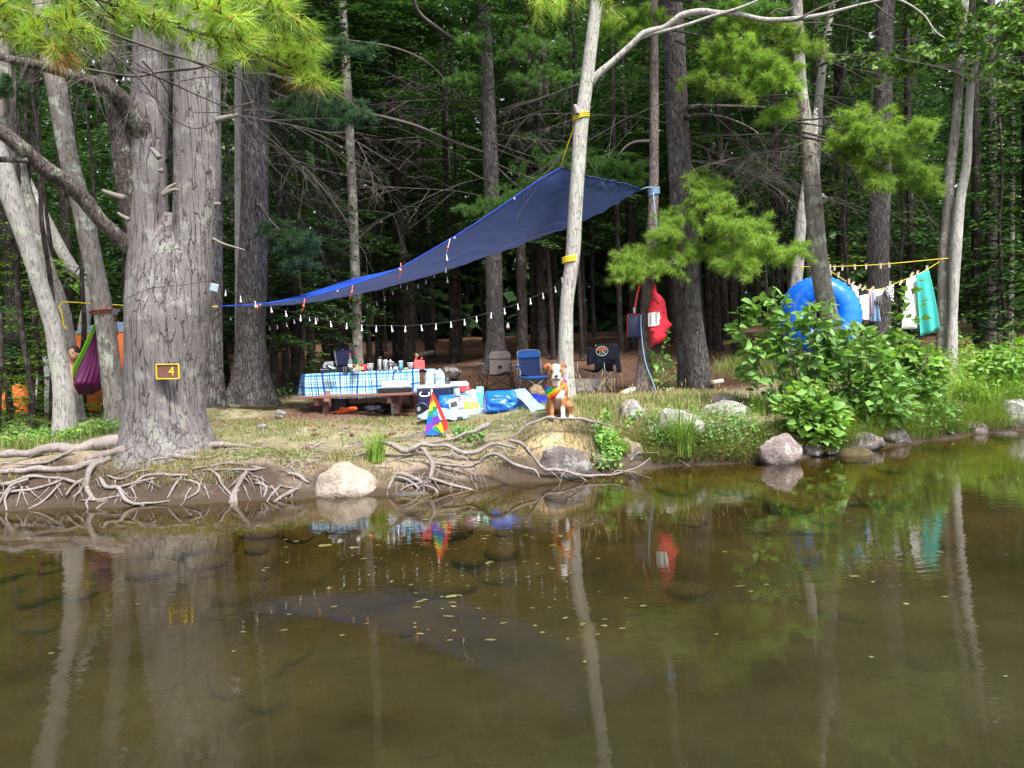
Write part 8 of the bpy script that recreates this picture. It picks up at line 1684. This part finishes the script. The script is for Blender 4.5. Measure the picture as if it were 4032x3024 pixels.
dm = fuse("body", [dogb], .0075, 4, .5)
co = np.array([v.co[:] for v in dm.vertices]); X_, Y_, Z_ = co.T
nz_ = np.array([mnoise.noise(Vector(q) * 22) for q in co]) * .012 + np.array([mnoise.noise(Vector(q) * 70) for q in co]) * .004
white = np.zeros(len(co))
front = Y_ < .06
blaze = (np.abs(X_ + .002 - .006) < np.interp(Z_, [.49, .53, .56, .60, .64, .70], [.075, .075, .055, .030, .036, .044]) + nz_) & (Y_ < -.10) & (Z_ > .485)
neck = (np.abs(X_ + .004) < np.interp(Z_, [.43, .50], [.045, .05]) + nz_) & (Y_ < -.06) & (Z_ <= .50) & (Z_ > .42)
chest = (((X_ - .035) / .062) ** 2 + ((Z_ - .315) / .085) ** 2 < 1 + nz_ * 30) & (Y_ < -.03)
belly = (np.abs(X_ - .005) < .034 + nz_) & (Z_ < .28) & (Z_ > .02) & (Y_ < .05) & (Y_ > -.12)
legr = (X_ > .030) & (X_ < .112) & (Z_ < .15 + nz_) & (Y_ < -.015)
legl = (X_ < -.025) & (X_ > -.125) & (Z_ < .035 + nz_) & (Y_ < -.02)
hind = (Z_ < .04) & (np.abs(X_ - .03) > .09) & (Y_ < -.02)
white[blaze | neck | chest | belly | legr | legl | hind] = 1
tan = np.array([.36, .165, .072]); wh = np.array([.80, .77, .74]); dk = np.array([.20, .07, .028]); pk = np.array([.62, .42, .38])
col = tan[None] * (1 + nz_[:, None] * 22); ear = (np.abs(X_ + .008) > .085) & (Z_ > .60); col[ear] = dk * 1.3
for ex in (-.050, .040):
    m_ = ((X_ - ex - -.004) ** 2 + (Z_ - .604) ** 2 < .025 ** 2) & (Y_ < -.15); col[m_] = dk
wm = white > 0; col[wm] = wh; col[belly & ~legr & ~legl] = pk
lips = (Y_ < -.20) & (Z_ < .512) & (Z_ > .497) & (np.abs(X_ + .01) < .05); col[lips] = np.array([.16, .10, .09])
# soften edges between patches
idx = np.array([e.vertices[:] for e in dm.edges])
for _ in range(2):
    acc = col.copy(); cnt = np.ones(len(co)); np.add.at(acc, idx[:, 0], col[idx[:, 1]]); np.add.at(acc, idx[:, 1], col[idx[:, 0]]); np.add.at(cnt, idx[:, 0], 1); np.add.at(cnt, idx[:, 1], 1); col = acc / cnt[:, None]
at_ = dm.color_attributes.new("fur", 'FLOAT_COLOR', 'POINT'); at_.data.foreach_set('color', np.concatenate([np.clip(col, 0, 1), np.ones((len(co), 1))], 1).astype(np.float32).ravel())
t = NT("dog_fur"); v = t.coord('Object', (1, 1, .35)); nf = t.noise(v, 160, 3, .6); c = t.mix(t.math('MULTIPLY', nf, .45), t.attr("fur").outputs['Color'], (.0, .0, .0)); c = t.mix(.0, c, (1, 1, 1)); t.bsdf(t.mix(.28, t.attr("fur").outputs['Color'], c), .8, 0, t.bump(nf, .35, .006), .2)
dm.materials.clear(); dm.materials.append(t.mat); put("body", dm, dog)
mb = MB(); mb.ell(DG + Vector((-.010, -.292, .548)), (.024, .016, .018), fn=lambda q: Vector((q.x * (1 + .25 * q.z), q.y, q.z))); mb.build("nose", flat("dog_nose", (.02, .018, .02), .3), dog)
EYE = flat("dog_eye", (.015, .009, .006), .08, bump=0, spec=.8)

# bandana, laid on the chest by casting rays at the body
from mathutils.bvhtree import BVHTree
bv = BVHTree.FromPolygons([v_.co[:] for v_ in dm.vertices], [p.vertices[:] for p in dm.polygons])
for ex in (-.054, .036):
    h_ = bv.ray_cast(Vector((ex, -1, .602)), Vector((0, 1, 0)))[0]; mb = MB(); mb.ell(DG + h_ + Vector((0, .003, 0)), (.0165, .012, .014)); mb.build("eye", EYE, dog)
top = [(384, 735), (450, 770), (540, 800), (640, 815), (740, 775), (800, 720), (850, 690)]; bot = [(395, 930), (430, 1000), (480, 1052), (560, 1020), (640, 930), (740, 830), (850, 745)]
st_, sb_ = (np.array(spline([np.array(dz(*q) + (0,)) for q in E], 6)) for E in (top, bot))
def band(u_, v_):
    q = ev(st_, u_).lerp(ev(sb_, u_), v_); h_ = bv.ray_cast(Vector((q.x, -1, q.y)), Vector((0, 1, 0))); y = h_[0].y if h_[0] is not None else -.02
    return DG + Vector((q.x, min(y, .0) - .012 - .006 * math.sin(u_ * 14 + v_ * 3) * v_, q.y))
mb = MB(); mb.grid(band, 34, 14)
for fi in list(mb.uv): mb.uv[fi] = [((lambda p: ((p.x - DG.x) * .60 - (p.z - DG.z) * .80 + .44) / .36)(mb.v and Vector(mb.v[vi])), 0) for vi in mb.f[fi]]
def rainbow(t, u_, v_): return stops(t, t.math('ADD', u_, t.math('MULTIPLY', t.noise(t.coord('Object'), 40, 2), .04)), [(0, (.70, .04, .30)), (.06, (.15, .05, .45)), (.13, (.02, .12, .60)), (.20, (.0, .42, .42)), (.27, (.03, .42, .08)), (.34, (.85, .65, .02)), (.42, (.85, .25, .02)), (.50, (.78, .03, .02)), (.62, (.75, .02, .10)), (.70, (.30, .03, .40)), (.78, (.05, .10, .55)), (.85, (.70, .04, .25)), (.92, (.85, .5, .03))]), .85, None
mb.build("bandana", UVM("rainbow_bandana", rainbow), dog, solid=.004)
mb = MB(); mb.tube([DG + Vector((.004 + .118 * math.cos(a), -.012 + .118 * math.sin(a), .442 + .028 * math.cos(a) - .035 * math.sin(a) * -1)) for a in np.linspace(-.25, math.pi + .25, 16)], .017, 8); mb.build("bandana_tie", flat("bandana_violet", (.30, .04, .42), .85), dog)

# ================================================================== DRIFTWOOD ROOTS OF THE MIDDLE BANK
RT = thing("root_tangle", "weathered grey root tangle spilling over the bank between pale and dark boulders", "roots", P(1690, 1800, 8.9))
def r6(pts, d, d2=None, **k): return root([Z6(a, b) + (c_ / 2.033,) for a, b, c_ in pts], d, d2, parent=RT, **k)
def r7(pts, d, d2=None, **k): return root([Z7(a, b) + (c_ / 2.033,) for a, b, c_ in pts], d, d2, parent=RT, **k)
r6([(965, 1095, 40), (1040, 1100, 50), (1100, 1112, 60), (1170, 1155, 64), (1250, 1150, 54), (1330, 1128, 46), (1440, 1126, 44), (1540, 1122, 42), (1620, 1160, 52), (1690, 1178, 54), (1790, 1165, 50), (1910, 1115, 44), (2000, 1130, 36), (2080, 1150, 24)], 9.0, 9.05, n=10)
r6([(1240, 1150, 34), (1340, 1112, 34), (1440, 1098, 32), (1550, 1075, 38), (1680, 1030, 46), (1760, 1010, 52), (1820, 985, 64), (1858, 958, 60)], 9.1, 9.4, n=10)
r6([(1320, 1150, 34), (1350, 1165, 44), (1365, 1205, 42), (1400, 1255, 44), (1415, 1300, 46), (1405, 1350, 42), (1385, 1400, 40)], 8.85, 8.6, n=10)
r6([(1415, 1268, 40), (1500, 1272, 38), (1600, 1285, 36), (1700, 1296, 34), (1770, 1262, 36), (1830, 1212, 40), (1910, 1192, 42), (1990, 1220, 44), (2060, 1275, 40), (2140, 1300, 34), (2230, 1320, 30), (2270, 1380, 18)], 8.75, 8.55, n=10)
r6([(1440, 1225, 18), (1500, 1210, 26), (1560, 1205, 24), (1590, 1220, 16)], 8.9)
r7([(-30, 1080, 34), (40, 1092, 42), (100, 1140, 42), (160, 1200, 40), (215, 1275, 40), (270, 1312, 38), (340, 1318, 34), (420, 1332, 30), (520, 1362, 32), (640, 1368, 30), (760, 1362, 28), (870, 1342, 26), (980, 1312, 24), (1050, 1275, 20), (1105, 1228, 14)], 8.85, 8.75, n=10)
r7([(520, 1365, 24), (470, 1342, 24), (425, 1335, 22), (390, 1380, 14)], 8.55, 8.45)
r7([(800, 1350, 14), (840, 1325, 18), (900, 1332, 16), (1000, 1340, 10)], 8.7)
r6([(1390, 1385, 40), (1450, 1400, 40), (1530, 1428, 38), (1620, 1455, 34), (1700, 1478, 28), (1770, 1496, 18)], 8.6, 8.45)
r6([(1060, 1480, 14), (1085, 1410, 30), (1120, 1355, 34), (1200, 1368, 38), (1280, 1395, 38), (1330, 1440, 30), (1345, 1490, 20)], 8.6, 8.5)
r6([(1110, 1385, 26), (1190, 1398, 30), (1260, 1430, 30), (1310, 1480, 22)], 8.55, 8.45)
r6([(1345, 1440, 20), (1400, 1455, 26), (1440, 1485, 24), (1455, 1535, 14)], 8.45, 8.38)
r6([(1400, 1410, 20), (1310, 1425, 22), (1220, 1450, 20), (1150, 1490, 14)], 8.5, 8.45)
r6([(1270, 1500, 10), (1320, 1450, 12), (1390, 1405, 14)], 8.45)
r6([(1560, 1160, 14), (1600, 1205, 16), (1680, 1230, 14), (1740, 1290, 10), (1800, 1350, 8), (1840, 1420, 6)], 8.9, 8.6)
r6([(1860, 1200, 12), (1900, 1240, 12), (1920, 1270, 8)], 8.8)
r6([(1430, 1300, 12), (1480, 1340, 14), (1560, 1370, 14), (1680, 1390, 10)], 8.6)
r7([(-20, 1070, 24), (40, 1030, 26), (95, 978, 28), (150, 950, 30), (210, 932, 34), (280, 912, 34), (340, 908, 30), (420, 912, 26), (500, 912, 36), (560, 915, 40), (620, 930, 36), (680, 945, 28), (740, 968, 16)], 9.25, 9.45, n=10)
r7([(205, 1110, 10), (260, 1060, 12), (330, 1015, 10)], 9.15)
r7([(570, 1185, 12), (640, 1190, 14), (720, 1210, 12), (800, 1230, 8)], 9.2)
r7([(950, 1250, 36), (990, 1200, 34), (1040, 1180, 24)], 9.5)
for k in range(26):
    x = rg.uniform(1040, 1800); y = rg.uniform(1300, 1480); a = rg.uniform(-1, 1); r6([(x, y, 9), (x + a * 30, y + 25, 8), (x + a * 50, y + 60, 7), (x + a * 70, y + rg.uniform(60, 110), 4)], 8.75, 8.55, n=5, name="rootlet")
r6([(700, 1210, 14), (790, 1205, 28), (880, 1195, 28), (990, 1212, 14)], 9.1)
r6([(860, 1310, 12), (960, 1300, 16), (1080, 1305, 10)], 8.95)
DW = thing("driftwood", "broken grey root ends at the waterline left of the pale boulder", "roots", P(*Z6(200, 1480), 8.6))
def rd(pts, d, d2=None): return root([Z6(a, b) + (c_ / 2.033,) for a, b, c_ in pts], d, d2, parent=DW)
rd([(-10, 1425, 20), (50, 1440, 30), (85, 1480, 26), (60, 1545, 14)], 8.6, 8.45); rd([(200, 1440, 22), (160, 1490, 30), (120, 1530, 24), (75, 1590, 12)], 8.55, 8.4); rd([(255, 1345, 30), (320, 1362, 46), (400, 1400, 40), (430, 1420, 20)], 8.75, 8.7); rd([(320, 1475, 40), (260, 1510, 50), (200, 1540, 44), (135, 1585, 20)], 8.5, 8.4); rd([(180, 1440, 16), (230, 1460, 18), (300, 1470, 24)], 8.6)
